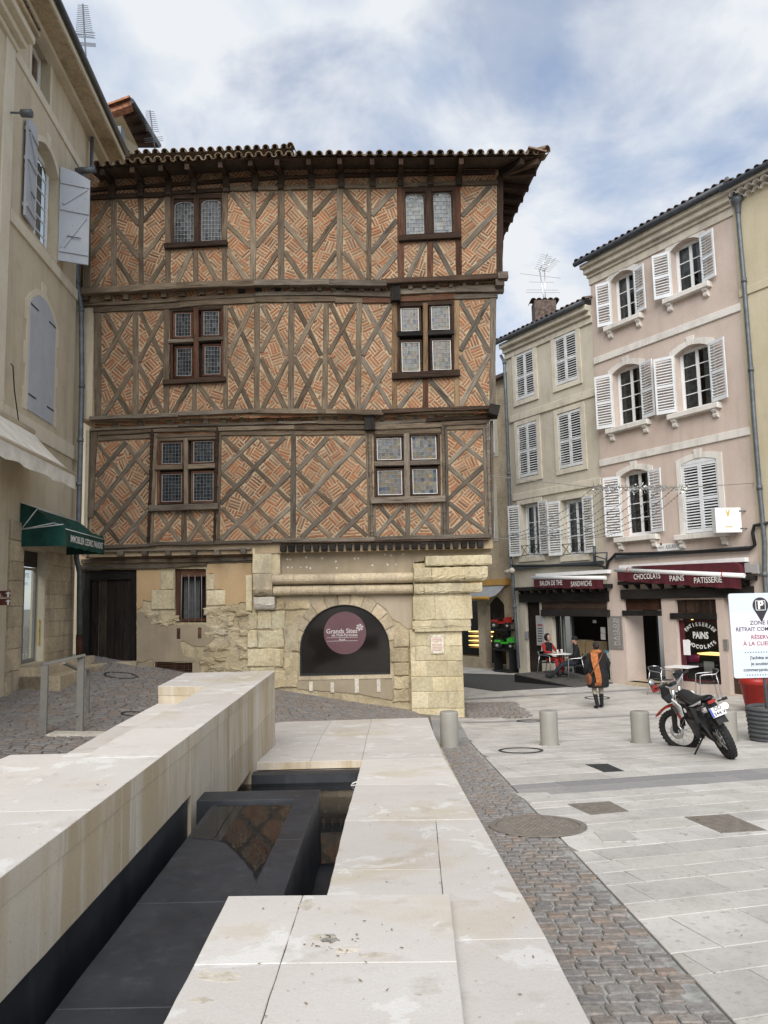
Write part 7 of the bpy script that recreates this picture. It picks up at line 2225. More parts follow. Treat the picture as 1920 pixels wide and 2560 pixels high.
for x0, y0, x1, y1 in ((1428,822,1470,880),(1430,884,1472,945),(1350,750,1382,780)):
    rbox('notice', ZK, x0, y0, x1, y1,-.19,-.18, 'letter_grey', so)
rbox('door_bell_panel', ZK, 682,862,706,940,-.03,.02, 'steel', beig)
# striped menu board beside the tea room door
mbd = empty('menu_board', RP.at(*RP.pix(*ZK(830,1000)),0), 'narrow pale menu board on the pier by the tea room door', 'sign')
rbox('board', ZK, 798,708,864,1000,-.03,.02, 'letter_grey', mbd)
for k in range(6): rbox('text_line', ZK, 808,830 + 25 * k, 852,838 + 25 * k, .02,.024, 'letter_black', mbd, .001)
rbox('red_mark', ZK, 804,793,852,808,.02,.024, 'letter_red', mbd, .001)
# grey name board, lettering reads upwards
ms = empty('name_board', RP.at(*RP.pix(*ZK(1570,1030)),.02), 'grey vertical name board on the pier between the two shops', 'sign')
rbox('board', ZK, 1512,712,1632,1036,-.02,.03, 'iron', ms)
mb = MB()
for body, x, sz, sp in (('MAISON', 1572,.20,1.0),('COLLONGUES', 1604,.16,1.0)):
    p = RP.pix(*ZK(x, 868),.034)
    text_mesh(mb, body if body != 'MAISON' else 'M A I S O N', RP.at(p[0], p[1], .033), Z3(),-RP.ux, sz, 0, 'CENTER', .0, fit=rv_(ZK, x, 740) - rv_(ZK, x, 1000))
mb.build('lettering', M['letter_pale'], ms)
# awnings
def roll_awning(name, label, Zf, bar_, val, text, h, mat='burgundy'):
    (x0, y0),(x1, y1) = bar_; w = .35
    a = RP.pix(*Zf(x0, y0), w); b = RP.pix(*Zf(x1, y1), w)
    e = empty(name, RP.at((a[0] + b[0]) / 2, a[1], .1), label, 'awning')
    v0 = a[1]; v1 = b[1]
    mb = MB(); mb.tube([RP.at(a[0], v0, w), RP.at(b[0], v1, w)], .065,10); mb.build('front_bar', M['white'], e)
    mb = MB(); mb.pbox(RP, a[0] + .05, b[0] - .05, max(v0, v1) + .02, max(v0, v1) + .14,.02,.22); mb.build('cassette', M['white'], e)
    vs = []; n = 44
    for i in range(n + 1):
        t = i / n; u = a[0] + .1 + (b[0] - a[0] - .2) * t; v = v0 + (v1 - v0) * t
        vs += [RP.at(u, v - .03, w + .02), RP.at(u, v - h + .012 * math.sin(i * .8), w + .01 + .012 * math.sin(i * 1.4))]
    mb = MB(); mb.add(vs, [(2 * i, 2 * i + 1,2 * i + 3,2 * i + 2) for i in range(n)]); mb.build('valance', M[mat], e)
    mb = MB()
    for body, xa, xb, y, sz in text:
        p = RP.pix(*Zf((xa + xb) / 2, y), w + .04); wd_ = RP.pix(*Zf(xb, y), w + .04)[0] - RP.pix(*Zf(xa, y), w + .04)[0]
        text_mesh(mb, body, RP.at(p[0], p[1], w + .04), RP.ux, Z3(), sz * .9,0, 'CENTER', 0,.002, fit=wd_)
    mb.build('lettering', M['letter_white'], e)
    return e, a, b
e, a, b = roll_awning('shop_awning', 'rolled burgundy awning lettered for tea and sandwiches', ZK, ((750,333),(1476,333)), None, [('SALON DE THE', 826,1046,387,.27),('SANDWICHS', 1132,1337,394,.27)], .36)
e, a, b = roll_awning('shop_awning', 'half furled burgundy awning lettered for chocolates, bread and pastry', ZM, ((148,255),(1425,312)), None, [('CHOCOLATS', 330,592,322,.26),('PAINS', 686,828,341,.26),('PATISSERIE', 925,1200,358,.26)], .36)
mb = MB(); mb.prism([RP.at(u, v, .1) for u, v in ((a[0] + .6, a[1] + .08),(b[0] - .3, b[1] + .38),(b[0] - .15, b[1] + .30),(b[0] - .1, b[1] + .02),(b[0] - 1.0, b[1] + .06))], RP.n * .24); mb.build('folded_canvas', M['burgundy'], e)
for t in (.12,.86):
    u = a[0] + (b[0] - a[0]) * t; v = a[1] + (b[1] - a[1]) * t
    mb = MB(); mb.torus(RP.at(u, v, .35),.085,.012,(RP.n, Z3(), RP.ux),14,6); mb.build('tie_cord', M['red'], e)
# insurance sign, lit box sign, cable runs, lamps
isg = empty('insurance_sign', RP.at(*RP.pix(*ZJ(1095,1145)),.02), 'white rectangular insurance sign under the pink house sills', 'sign')
rbox('board', ZJ, 1022,1095,1172,1150,.0,.03, 'white', isg)
mb = MB(); p = RP.pix(*ZJ(1118,1120),.03); text_mesh(mb, 'ASSURANCES', RP.at(p[0], p[1], .032), RP.ux, Z3(),.17,0, 'CENTER', 0,0,.95,.2, fit=ru_(ZJ, 1168,1120) - ru_(ZJ, 1066,1120))
p = RP.pix(*ZJ(1043,1128),.03); text_mesh(mb, 'AREAS', RP.at(p[0], p[1], .032), RP.ux, Z3(),.10,0, 'CENTER', 0, fit=ru_(ZJ, 1060,1120) - ru_(ZJ, 1028,1120))
p = RP.pix(*ZJ(1043,1108),.03); mb.pbox(RP, p[0] - .03, p[0] + .03, p[1] - .03, p[1] + .04,.031,.034)
mb.build('lettering', M['letter_black'], isg)
bs = empty('box_sign', RP.at(*RP.pix(*ZJ(1440,1040),.5),.4), 'white projecting box sign with a small bird emblem on the pink house', 'sign')
# the box stands out from the wall, its broad face towards the camera
q0 = RP.at(*RP.pix(*ZJ(1362,1040),.75),.75); q1 = RP.at(*RP.pix(*ZJ(1500,895),.12),.12)
fx = (Vector((q1.x, q1.y, 0)) - Vector((q0.x, q0.y, 0))); wdt = fx.length; fx.normalize(); fy = Vector((-fx.y, fx.x, 0))
mid = (Vector((q0.x, q0.y, 0)) + Vector((q1.x, q1.y, 0))) / 2
mb = MB(); mb.box(mid + Vector((0,0,(q0.z + q1.z) / 2)) + fy * .11, wdt, .22, abs(q1.z - q0.z),(fx, fy, Z3())); mb.build('box', M['white'], bs)
mb = MB(); cz = (q0.z + q1.z) / 2 + .2
for pts, mi in (([(-.07,.12),(-.01,.0),(.06,.14),(.03,-.06),(-.02,-.12)], 0),([(-.10,-.40),(.10,-.40),(.10,-.375),(-.10,-.375)], 0)):
    mb.prism([mid + fx * p + Vector((0,0, cz + z)) - fy * .002 for p, z in pts], -fy * .002)
mb.build('emblem', plain('yellow and blue emblem', (.55,.42,.10),.5), bs)
for z in (q0.z + .1, q1.z - .1):
    mb = MB(); mb.tube([Vector((q1.x, q1.y, z)) - fx * .05, Vector((q1.x, q1.y, z)) + fx * .3], .02,6); mb.build('bracket', M['zinc'], bs)
def cable(name, label, pts, w, r, mat='black', par=None):
    mb = MB(); mb.tube([RP.at(*RP.pix(*p, w), w) for p in pts], r, 6)
    return mb.build(name, M[mat], par, label if par is None else None, 'cable' if par is None else None)
cable('cable_bundle', 'thick black cable bundle sagging over the bakery awning', [ZK(1480,285), ZK(1500,180), ZK(1560,120), ZM(150,100), ZM(500,92), ZM(900,78), ZM(1300,62), ZM(1480,50), ZM(1530,10), ZJ(1570,1040), ZJ(1580,1000), ZJ(1655,985)], .12,.05)
cable('cable_bundle', 'black cable run along the beige house above the tea room awning', [ZK(545,215), ZK(800,212), ZK(1100,213), ZK(1400,210), ZK(1460,225), ZK(1480,285)], .12,.045)
mb = MB(); a = RP.pix(*ZM(150,132),.1); b = RP.pix(*ZM(1475,100),.1); mb.pbox(RP, a[0], b[0], a[1] - .07, a[1] + .03,0,.14); mb.build('cable_tray', M['zinc_dark'], pink)
mb = MB(); a = RP.pix(*ZK(575,235),.1); b = RP.pix(*ZK(1440,232),.1); mb.pbox(RP, a[0], b[0], a[1] - .06, a[1] + .03,-.03,.12); mb.build('cable_tray', M['zinc_dark'], beig)
for x, y, lbl in ((1472,100, 'left of the two grey electric boxes beside the downpipe'),(1540,110, 'right of the two grey electric boxes beside the downpipe')):
    a = RP.pix(*ZM(x - 30, y + 185),.1); b = RP.pix(*ZM(x + 32, y + 85),.1)
    mb = MB(); mb.cbox(RP, a[0], b[0], a[1], b[1], .05,.16,.01); mb.build('electric_box', M['letter_grey'], label=lbl, cat='electric box')
bl = empty('bracket_lamp', RP.at(*RP.pix(*ZK(1480,150),.1),.1), 'dark lantern bracket on the wall between beige and pink house', 'lamp')
for a, b, r in (((1490,80),(1485,190),.03),((1365,20),(1370,170),.05),((1375,90),(1485,85),.02),((1380,120),(1480,150),.02)):
    mb = MB(); mb.tube([RP.at(*RP.pix(*ZK(*a),.3),.3), RP.at(*RP.pix(*ZK(*b),.3),.3)], r, 8); mb.build('arm' if r < .03 else 'housing', M['zinc_dark'], bl)
cm_ = empty('wall_camera', RP.at(*RP.pix(*ZK(560,260),.2),.2), 'pale security camera on the corner downpipe of the beige house', 'camera')
mb = MB(); p = RP.at(*RP.pix(*ZK(552,262),.3),.3); mb.sphere(p, .11); mb.build('dome', M['white_stone'], cm_)
mb = MB(); p2 = RP.at(*RP.pix(*ZK(485,280),.3),.3); mb.tube([p, p2], .07,10); mb.build('housing', M['white_stone'], cm_)
mb = MB(); p3 = RP.at(*RP.pix(*ZK(545,215),.15),.15); mb.tube([p, p3], .03,8); mb.build('arm', M['zinc'], cm_)
# --- toy shop in the lane, beyond the beige house
TP = RP.shift(-.25)
toy = empty('toy_shop_house', TP.at(uB0 - 2,0,-2), 'old stone house in the lane with an arched shop front', 'house')
uT0 = TP.pix(*ZK(-60,800))[0] - 2.5
t0, tv = TP.pix(*ZK(300,1215)); t1 = TP.pix(*ZK(480,700))[0]; ts = TP.pix(*ZK(470,600))[1]; tt = TP.pix(*ZK(390,512))[1]
ah = arched(t0, t1,.05, ts, tt)
w0_ = TP.pix(*ZK(215,700))[0]; sh_ = [(uT0 + .4,.45),(w0_, .45),(w0_, TP.pix(*ZK(215,560))[1]),(uT0 + .4, TP.pix(*ZK(215,560))[1])]
vT = TP.pix(1275,940)[1]
mb = MB(); mb.wall(TP, [(uT0,-.3),(uB0,-.3),(uB0, vT),(uT0, vT)], [ah, sh_], .3,0, edge=True); mb.build('wall', M['moulding'], toy)
mb = MB(); mb.pbox(TP, uT0 - .5, uB0, vT, vT + .12,-3,.3); mb.build('eaves', M['tile_dark'], toy)
for a, b in ((900,1080),(1180,1400)):
    p = TP.pix(1232, a * 1.0); q = TP.pix(1232, b * 1.0)
for y0, y1 in ((1055,1135),(1225,1345)):
    a = TP.pix(1228, y1); b = TP.pix(1245, y0)
    hh = louvre(TP, toy, a[0] - .35, a[1], b[1] + .1,.62,1,0, 'slat_old', w=.04)
    mb = MB(); mb.wall(TP, [(a[0] - .5, a[1] - .15),(a[0] + .45, a[1] - .15),(a[0] + .45, b[1] + .25),(a[0] - .5, b[1] + .25)], [], .02,.018); mb.build('window_surround', M['r_trim'], toy)
mb = MB(); mb.pbox(TP, uT0, uB0,0,4,-2.0,-1.9); mb.build('shop_back', M['dark_in'], toy)
# shelves behind the glass; every second board glows in place of lamplight
sh = empty('lit_shelves', TP.at(w0_ - .6,.5,-.8), 'warm lit display shelves inside the toy shop window', 'shelf')
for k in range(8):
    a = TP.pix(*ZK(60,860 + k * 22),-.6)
    mb = MB(); mb.pbox(TP, w0_ - 1.5, w0_ - .25 - .04 * k, a[1] - .025, a[1] + .015,-1.0,-.6); mb.build('lit_shelf', M['warm_glow'] if k % 2 == 0 else M['cardboard'], sh)
mb = MB(); a = TP.pix(*ZK(100,1100),-.3); mb.pbox(TP, w0_ - 1.6, w0_ - .05,.2,.45,-.5,-.1); mb.build('window_base', plain('yellow brown base', (.30,.17,.04),.7), toy)
mb = MB(); mb.quad(TP, uT0 + .4, w0_, .45, sh_[2][1], -.132); mb.build('pane', M['glass'], toy)
# grey awning with yellow ends
ta = empty('grey_awning', TP.at(uB0 - 1.5, TP.pix(*ZK(400,370))[1], .1), 'grey fabric awning with yellow end caps at the toy shop', 'awning')
A_ = TP.pix(*ZK(500,378),.1); F_ = TP.shift(1.0).pix(*ZK(180,535))
ul, ur = A_[0] - 2.7, A_[0]
vs = []
for i in range(3):
    u = ul + (ur - ul) * i / 2
    for t in range(7):
        q = t / 6; vs.append(TP.at(u, A_[1] + (F_[1] - A_[1]) * q - .16 * math.sin(math.pi * q),.1 + 1.0 * q))
mb = MB(); mb.add(vs, [(i * 7 + t, (i + 1) * 7 + t, (i + 1) * 7 + t + 1, i * 7 + t + 1) for i in range(2) for t in range(6)], smooth=True); mb.build('canopy', M['grey_canvas'], ta)
M['yellow_cap'] = plain('yellow cap', (.50,.27,.05),.5)
mb = MB(); mb.pbox(TP, ul, ur + .12, A_[1] - .1, A_[1] + .14,.02,.25); mb.build('cassette', M['yellow_cap'], ta)
mb = MB(); mb.tube([TP.at(ul, F_[1], 1.1), TP.at(ur + .1, F_[1], 1.1)], .06,8); mb.build('front_bar', M['yellow_cap'], ta)

# ------------------------------------------------------------------ bollards and covers
BL = []
for (xa, xb, yt, yb), lb in (((1104,1149,1784,1869), 'grey beige bollard right beside the fountain corner'),((1357,1401,1782,1865), 'grey beige bollard standing alone in the open plaza'),
                            ((1588,1633,1783,1859), 'grey beige bollard just left of the motorcycle'),((1808,1854,1780,1855), 'grey beige bollard behind the motorcycle rear wheel')):
    c = pgr((xa + xb) / 2, yb); r = (xb - xa) / 2 / FPX * c.y; h = (yb - yt) / FPX * c.y
    c.y += r
    mb = MB(); mb.lathe([(.001, h - .004),(r * .9, h - .004),(r * .97, h - .010),(r, h - .028),(r, -.06)][::-1], (c.x, c.y, ground(c.x, c.y)),28)
    o = empty('bollard', (c.x, c.y, ground(c.x, c.y)), lb, 'bollard', 'bollards across the plaza')
    mb.build('shaft', M['bollard'], o)
    mb = MB(); mb.lathe([(r + .025,-.02),(r + .025,.006),(r + .001,.008)], (c.x, c.y, ground(c.x, c.y)),28); mb.build('base_ring', M['pave_grey'], o)
M['cast'] = plain('worn cast iron', (.21,.185,.155),.75, var=.15, sc=14, src='pos', bump=.5)
M['cast_dark'] = plain('dark cast iron', (.045,.045,.047),.6, var=.2, sc=14, src='pos', bump=.4)
def gz(p, h): return Vector((p[0], p[1], ground(p[0], p[1]) + h))
def ring_cover(px, py, hw, label, fill=None, name='manhole_ring', wid=.045):
    c = pgr(px, py); R = hw / FPX * c.y
    o = empty(name, c, label, 'manhole cover')
    mb = MB(); n = 40; vs = []; fs = []
    for k in range(n):
        a = 2 * math.pi * k / n
        for r, h in ((R, .004),(R, .013),(R - wid, .013),(R - wid, .004)): vs.append(gz((c.x + r * math.cos(a), c.y + r * math.sin(a)), h))
    for k in range(n):
        a, b = k * 4,((k + 1) % n) * 4
        fs += [(a, b, b + 1, a + 1),(a + 1, b + 1, b + 2, a + 2),(a + 2, b + 2, b + 3, a + 3)]
    mb.add(vs, fs); mb.build('frame', M['cast_dark'] if fill is None else M['cast'], o)
    if fill:
        mb = MB(); vs = [gz((c.x + (R - wid - .006) * math.cos(2 * math.pi * k / n), c.y + (R - wid - .006) * math.sin(2 * math.pi * k / n)),.009) for k in range(n)]
        mb.add(vs, [tuple(range(n))]); mb.build('lid', M[fill], o)
        mb = MB()
        for i in range(-9,10):
            for j in range(-9,10):
                x, y = i * R / 10 + (j % 2) * R / 20, j * R / 10
                if math.hypot(x, y) < R - .12:
                    p = gz((c.x + x, c.y + y),.011); mb.box(p, R / 13, R / 30,.006)
        mb.build('tread', M[fill], o, kind='stuff')
    return o
ring_cover(1344,2066,116, 'large round textured manhole cover on the edge of the cobble strip', 'cast', 'manhole_cover', .06)
ring_cover(1302,1877,54, 'round dark manhole ring in front of the second bollard')
ring_cover(1324,1803,32, 'small dark manhole ring beyond the bollards')
ring_cover(1493,1745,30, 'dark manhole ring behind the walking woman')
ring_cover(302,1689,40, 'round manhole ring in the cobbles before the old wooden door')
ring_cover(338,1786,34, 'manhole ring in the cobbles close behind the fountain wall')
Z6 = zoomf(1040,1740,1.885)
def quad_cover(pts, label, mat, name, pat=True, h=.007):
    q = [pgr(*Z6(*p)) for p in pts]
    c = (q[0] + q[1] + q[2] + q[3]) / 4
    o = empty(name, c, label, 'ground cover')
    P2d = shrink([(p.x, p.y) for p in q], .004)
    mb = MB(); stone_top(mb, P2d, ground, h - .002,.004,.02); mb.build('plate', M[mat], o)
    if pat:
        mb = MB(); A, B, C, D = (Vector((p[0], p[1], 0)) for p in shrink(P2d, .04))
        for i in range(11):
            for j in range(11):
                s, t = (i + .5) / 11,(j + .5) / 11
                p = (A * (1 - s) + B * s) * (1 - t) + (D * (1 - s) + C * s) * t
                d = .7 if (i + j) % 2 else -.7
                mb.box(gz(p, h + .001),.04,.012,.006,(Vector((math.cos(d), math.sin(d),0)), Vector((-math.sin(d), math.cos(d),0)), Z3()))
        mb.build('tread', M[mat], o, kind='stuff')
    return o
quad_cover([(712,510),(825,562),(1008,545),(915,497)], 'square tan tread plate left of the paving centre', 'cast', 'access_cover')
quad_cover([(1262,570),(1440,648),(1659,635),(1475,558)], 'large tan tread plate near the right edge', 'cast', 'access_cover')
quad_cover([(795,323),(885,360),(985,355),(905,320)], 'dark drain grate between cobbles and motorcycle', 'cast_dark', 'drain_grate')
quad_cover([(465,460),(540,505),(695,495),(620,455)], 'pale stone filled access cover beside the cobble strip', 'pave', 'stone_cover', False)
quad_cover([(835,640),(880,690),(1065,685),(985,628)], 'pale dotted stone cover right of the round manhole', 'pave', 'stone_cover', False)
# dry leaves and crumbs
mb = MB(); rl = random.Random(8)
def leaf(p, s):
    a = rl.uniform(0,6.28); X = Vector((math.cos(a), math.sin(a), rl.uniform(-.2,.2))) * s; Y = Vector((-math.sin(a), math.cos(a), rl.uniform(-.1,.3))) * s * .45
    mb.add([p - X, p - Y * .9 + X * .1, p + X, p + Y + X * .1], [(0,1,2),(0,2,3)])
for k in range(90):
    if k < 38:
        x, y = rl.uniform(1180,1900), rl.uniform(1850,2520); p = pgr(x, y, .012)
        if p.x < .75: continue
    elif k < 62:
        x, y = rl.uniform(860,1350), rl.uniform(1830,2540)
        p = ppl(x, y, SZ + .006, SS)
        if not (-.25 < p.x < .62): continue
    elif k < 80:
        x, y = rl.uniform(600,1100), rl.uniform(2260,2550); p = ppl(x, y, SZ + .052, SS)
        if not (-.68 < p.x < .2): continue
    else:
        x, y = rl.uniform(150,600), rl.uniform(1760,2050); p = pz(x, y, ZT + .006)
        if not (-1.9 < p.x < -1.5): continue
    leaf(p, rl.uniform(.005,.013) * (1 if p.y < 6 else 1.5))
for k in range(26):
    p = ppl(rl.gauss(840,38), rl.gauss(2362,20), SZ + .05, SS); leaf(p, rl.uniform(.005,.010))
mb.build('leaf_litter', plain('dry brown leaf', (.22,.14,.08),.9, var=.4, sc=30, src='pos'), label='scattered dry brown leaves on the stone and paving', cat='leaves', kind='stuff')

# ------------------------------------------------------------------ motorcycle
rc = pgr(1830,1897); fc = pgr(1726,1859)
hd_ = Vector((fc.x - rc.x, fc.y - rc.y, 0)); 
yaw = math.atan2(hd_.y, hd_.x)
bike = empty('motorcycle', rc, 'black, white and red trail motorcycle leaning on its side stand', 'motorcycle')
slope_ = math.atan2(ground(rc.x + hd_.x, rc.y + hd_.y) - rc.z, hd_.length)
bike.rotation_mode = 'QUATERNION'
bike.rotation_quaternion = Matrix.Rotation(yaw, 3, 'Z').to_quaternion() @ Matrix.Rotation(-slope_, 3, 'Y').to_quaternion() @ Matrix.Rotation(math.radians(-21),3, 'X').to_quaternion()
WB = max(1.3, min(1.5, hd_.length))
def B(mb, name, mat, par=None): return mb.build(name, M[mat] if isinstance(mat, str) else mat, par or bike, local=True)
YA = (Vector((1,0,0)), Vector((0,0,1)), Vector((0,-1,0)))
def wheel(cx, cz, R, r, par, steer=0.0):
    w = bpy.data.objects.new('wheel', None); COL.objects.link(w); w.parent = par; w.location = (cx, 0, cz); w.rotation_euler = (0,0, steer)
    mb = MB(); mb.torus((0,0,0), R - r, r, YA, 36,10)
    nb = 34
    for k in range(nb):
        a = 2 * math.pi * k / nb
        for yy in (-.6,0,.6):
            aa = a + (math.pi / nb if yy == 0 else 0)
            d = Vector((math.cos(aa),0, math.sin(aa))); t = Vector((-math.sin(aa),0, math.cos(aa)))
            mb.box(d * (R - r * .12 - abs(yy) * r * .28) + Vector((0, yy * r, 0)),.022, r * .45,.026,(d, Vector((0,1,0)), t))
    B(mb, 'tyre', 'rubber', w)
    mb = MB(); mb.torus((0,0,0), R - 2 * r + .004,.012, YA, 32,6); B(mb, 'rim', 'black_gloss', w)
    mb = MB(); mb.lathe([(.001,-.06),(.035,-.06),(.03,0),(.035,.06),(.001,.06)], (0,0,0),12, YA); B(mb, 'hub', 'steel', w)
    for k in range(18):
        a = 2 * math.pi * k / 18; s = 1 if k % 2 else -1
        mb = MB(); mb.tube([(math.cos(a + .3 * s) * .03,.045 * s, math.sin(a + .3 * s) * .03),(math.cos(a) * (R - 2 * r),0, math.sin(a) * (R - 2 * r))], .0035,4, caps=False); B(mb, 'spoke', 'steel', w)
    mb = MB(); mb.lathe([(.06,.07),(.115,.07),(.115,.075),(.06,.075),(.06,.07)], (0,0,0),24,(Vector((1,0,0)), Vector((0,0,1)), Vector((0,1,0)))); B(mb, 'brake_disc', M['cast'] if par is bike else 'steel', w)
    return w
wheel(0,.315,.315,.06, bike)
st_ = bpy.data.objects.new('steering', None); COL.objects.link(st_); st_.parent = bike; st_.location = (WB - .26,0,.9); st_.rotation_euler = (0,0,.7)
def S(mb, name, mat): return mb.build(name, M[mat], st_, local=True)
fw_ = wheel(.27,-.56,.345,.045, st_)
for y in (-.095,.095):
    mb = MB(); mb.tube([(-.02, y, .10),(.10, y, -.18)], .024,10); S(mb, 'fork_tube', 'steel')
    mb = MB(); mb.tube([(.10, y, -.18),(.27, y, -.56)], .032,10); S(mb, 'fork_leg', 'black')
    mb = MB(); mb.prism([(.06, y * 1.3,-.12),(.13, y * 1.3,-.14),(.29, y * 1.25,-.52),(.21, y * 1.25,-.54)], (0,.012 if y > 0 else -.012,0)); S(mb, 'fork_guard', 'black')
mb = MB(); mb.tube([(-.06,-.42,.24),(-.04,-.30,.23),(0,-.12,.14),(0,.12,.14),(-.04,.30,.23),(-.06,.42,.24)], .014,8); S(mb, 'handlebar', 'steel')
for s in (-1,1):
    mb = MB(); mb.tube([(-.055,.30 * s, .232),(-.062,.44 * s, .241)], .022,10); S(mb, 'grip', 'rubber')
    mb = MB(); mb.tube([(-.01,.42 * s, .24),(.06,.40 * s, .235),(.07,.24 * s, .225)], .008,6); S(mb, 'lever', 'black')
    mb = MB(); mb.prism([(.09,.26 * s, .17),(.10,.40 * s, .18),(.06,.47 * s, .22),(.07,.46 * s, .29),(.10,.38 * s, .30),(.10,.26 * s, .28)], (.012,0,0)); S(mb, 'hand_guard', 'red' if s > 0 else 'black')
mb = MB(); mb.tube([(-.03,.36,.24),(-.02,.50,.34)], .006,6); S(mb, 'mirror_stalk', 'black')
mb = MB(); mb.lathe([(.001,0),(.062,0),(.066,.012),(.04,.03),(.001,.035)], (-.03,.52,.36),18,(Vector((0,1,.2)).normalized(), Vector((0,-.2,1)).normalized(), Vector((1,0,0)))); S(mb, 'mirror', 'black')
mb = MB(); mb.lathe([(.001,-.001),(.058,-.001),(.058,-.003),(.001,-.003)], (-.03,.52,.36),18,(Vector((0,1,.2)).normalized(), Vector((0,-.2,1)).normalized(), Vector((1,0,0))))
S(mb, 'mirror_glass', 'steel')
mb = MB(); mb.prism([(.06,0,.22),(.16,.09,.18),(.20,.11,.02),(.16,.07,-.10),(.16,-.07,-.10),(.20,-.11,.02),(.16,-.09,.18)], (.035,0,0)); S(mb, 'headlight_mask', 'black_gloss')
mb = MB(); mb.lathe([(.001,.03),(.06,.02),(.07,0),(.001,-.01)], (.225,0,.04),14,(Vector((0,1,0)), Z3(), Vector((1,0,0)))); S(mb, 'headlight', 'steel')
mb = MB(); mb.box((.02,0,.17),.10,.13,.05); S(mb, 'instrument', 'black')
vs = []
for i in range(9):
    t = i / 8; x = -.05 + .62 * t; z = -.17 - .10 * t * t + .05 * math.sin(t * 3); w = .085 * (1 - .55 * t)
    vs += [(x, -w, z - .02),(x, 0, z + .02),(x, w, z - .02)]
mb = MB(); mb.add(vs, [(3 * i + j, 3 * i + j + 1,3 * i + j + 4,3 * i + j + 3) for i in range(8) for j in range(2)]); S(mb, 'front_mudguard', 'red')
for y in (-.11,.11):
    mb = MB(); mb.tube([(0, y, .315),(.28, y * .9,.36),(.52, y * .75,.42)], [.026,.032,.04], 8); B(mb, 'swingarm', 'black')
mb = MB(); mb.box((.70,0,.44),.36,.26,.26); mb.box((.78,0,.62),.20,.17,.18,(Vector((.9,0,.43)), Vector((0,1,0)), Vector((-.43,0,.9)))); mb.lathe([(.001,-.16),(.11,-.16),(.12,-.1),(.12,.1),(.11,.16),(.001,.16)], (.62,0,.40),16, YA); B(mb, 'engine', 'cast_dark')
for y in (-.06,.06):
    mb = MB(); mb.tube([(WB - .28, y * .3,.88),(WB - .42, y * 1.5,.55),(.84, y * 1.8,.30),(.50, y * 1.8,.30),(.42, y * 1.8,.50),(.40, y * 1.7,.74),(-.18, y * 1.4,.86)], .018,8); B(mb, 'frame_tube', 'black')
    mb = MB(); mb.tube([(WB - .27, y * .3,.92),(.80, y * 1.5,.80),(.40, y * 1.7,.72)], .02,8); B(mb, 'frame_tube', 'black')
def loft(mb, secs, n=12, close=True):
    """secs: (x, z, half width, height up, height down)"""
    vs = []
    for x, z, w, hu, hd2 in secs:
        for k in range(n):
            a = 2 * math.pi * k / n; c, s = math.cos(a), math.sin(a)
            vs.append((x, w * (abs(c) ** .7) * (1 if c > 0 else -1), z + (hu if s > 0 else hd2) * s))
    fs = [(i * n + k, i * n + (k + 1) % n, (i + 1) * n + (k + 1) % n, (i + 1) * n + k) for i in range(len(secs) - 1) for k in range(n)]
    fs += [tuple(range(n)), tuple((len(secs) - 1) * n + k for k in reversed(range(n)))]
    mb.add(vs, fs, smooth=True); return mb
mb = MB(); loft(mb, [(.98,.955,.07,.03,.05),(.85,.94,.09,.035,.06),(.62,.875,.105,.035,.06),(.40,.855,.12,.035,.06),(.18,.875,.125,.04,.06),(0,.905,.11,.035,.05),(-.2,.93,.075,.025,.03)]); B(mb, 'seat', 'black')
mb = MB(); loft(mb, [(1.10,.88,.08,.05,.10),(.98,.87,.13,.07,.14),(.85,.84,.135,.08,.16),(.70,.80,.10,.05,.12)]); B(mb, 'tank', 'black_gloss')
for s in (-1,1):
    mb = MB(); mb.prism([(1.20,.12 * s, .86),(1.02,.16 * s, .90),(.80,.14 * s, .78),(.86,.15 * s, .62),(1.02,.17 * s, .58),(1.14,.16 * s, .68)], (0,.02 * s, 0)); B(mb, 'tank_shroud', 'white')
    mb = MB(); mb.prism([(1.22,.145 * s, .80),(1.06,.185 * s, .76),(.92,.175 * s, .60),(1.00,.185 * s, .56),(1.12,.18 * s, .66)], (0,.012 * s, 0)); B(mb, 'shroud_graphic', 'red')
    mb = MB(); mb.prism([(1.12,.195 * s, .77),(.98,.195 * s, .80),(.90,.192 * s, .70),(1.0,.198 * s, .66)], (0,.008 * s, 0)); B(mb, 'shroud_graphic', 'black_gloss')
    mb = MB(); mb.prism([(.45,.115 * s, .80),(.18,.12 * s, .82),(-.14,.10 * s, .88),(-.18,.10 * s, .92),(.10,.12 * s, .86)], (0,.02 * s, 0)); B(mb, 'side_panel', 'white')
    mb = MB(); mb.prism([(.46,.105 * s, .78),(.42,.11 * s, .52),(.26,.11 * s, .56),(.12,.115 * s, .80)], (0,.02 * s, 0)); B(mb, 'side_panel', 'black')
    mb = MB(); mb.tube([(-.26,.09 * s, .84),(-.27,.18 * s, .84)], .012,6); mb.box((-.27,.20 * s, .84),.045,.06,.035); B(mb, 'indicator', 'black')
    mb = MB(); mb.tube([(.45,.09 * s, .34),(.46,.24 * s, .33)], .013,6); B(mb, 'footpeg', 'black')
vs = []
for i in range(7):
    t = i / 6; x = -.05 - .36 * t; z = .88 - .02 * t - .30 * t * t; w = .085 - .012 * t
    vs += [(x, -w, z),(x - .012,0, z + .02),(x, w, z)]
mb = MB(); mb.add(vs, [(3 * i + j, 3 * i + j + 1,3 * i + j + 4,3 * i + j + 3) for i in range(6) for j in range(2)]); B(mb, 'rear_mudguard', 'black')
PLX = (Vector((0,-1,0)), Vector((.25,0,.97)).normalized())
pc = Vector((-.385,0,.74)); pn_ = PLX[0].cross(PLX[1])
mb = MB(); mb.box(pc, .20,.135,.006,(PLX[0], PLX[1], pn_)); npz = B(mb, 'number_plate', 'white')
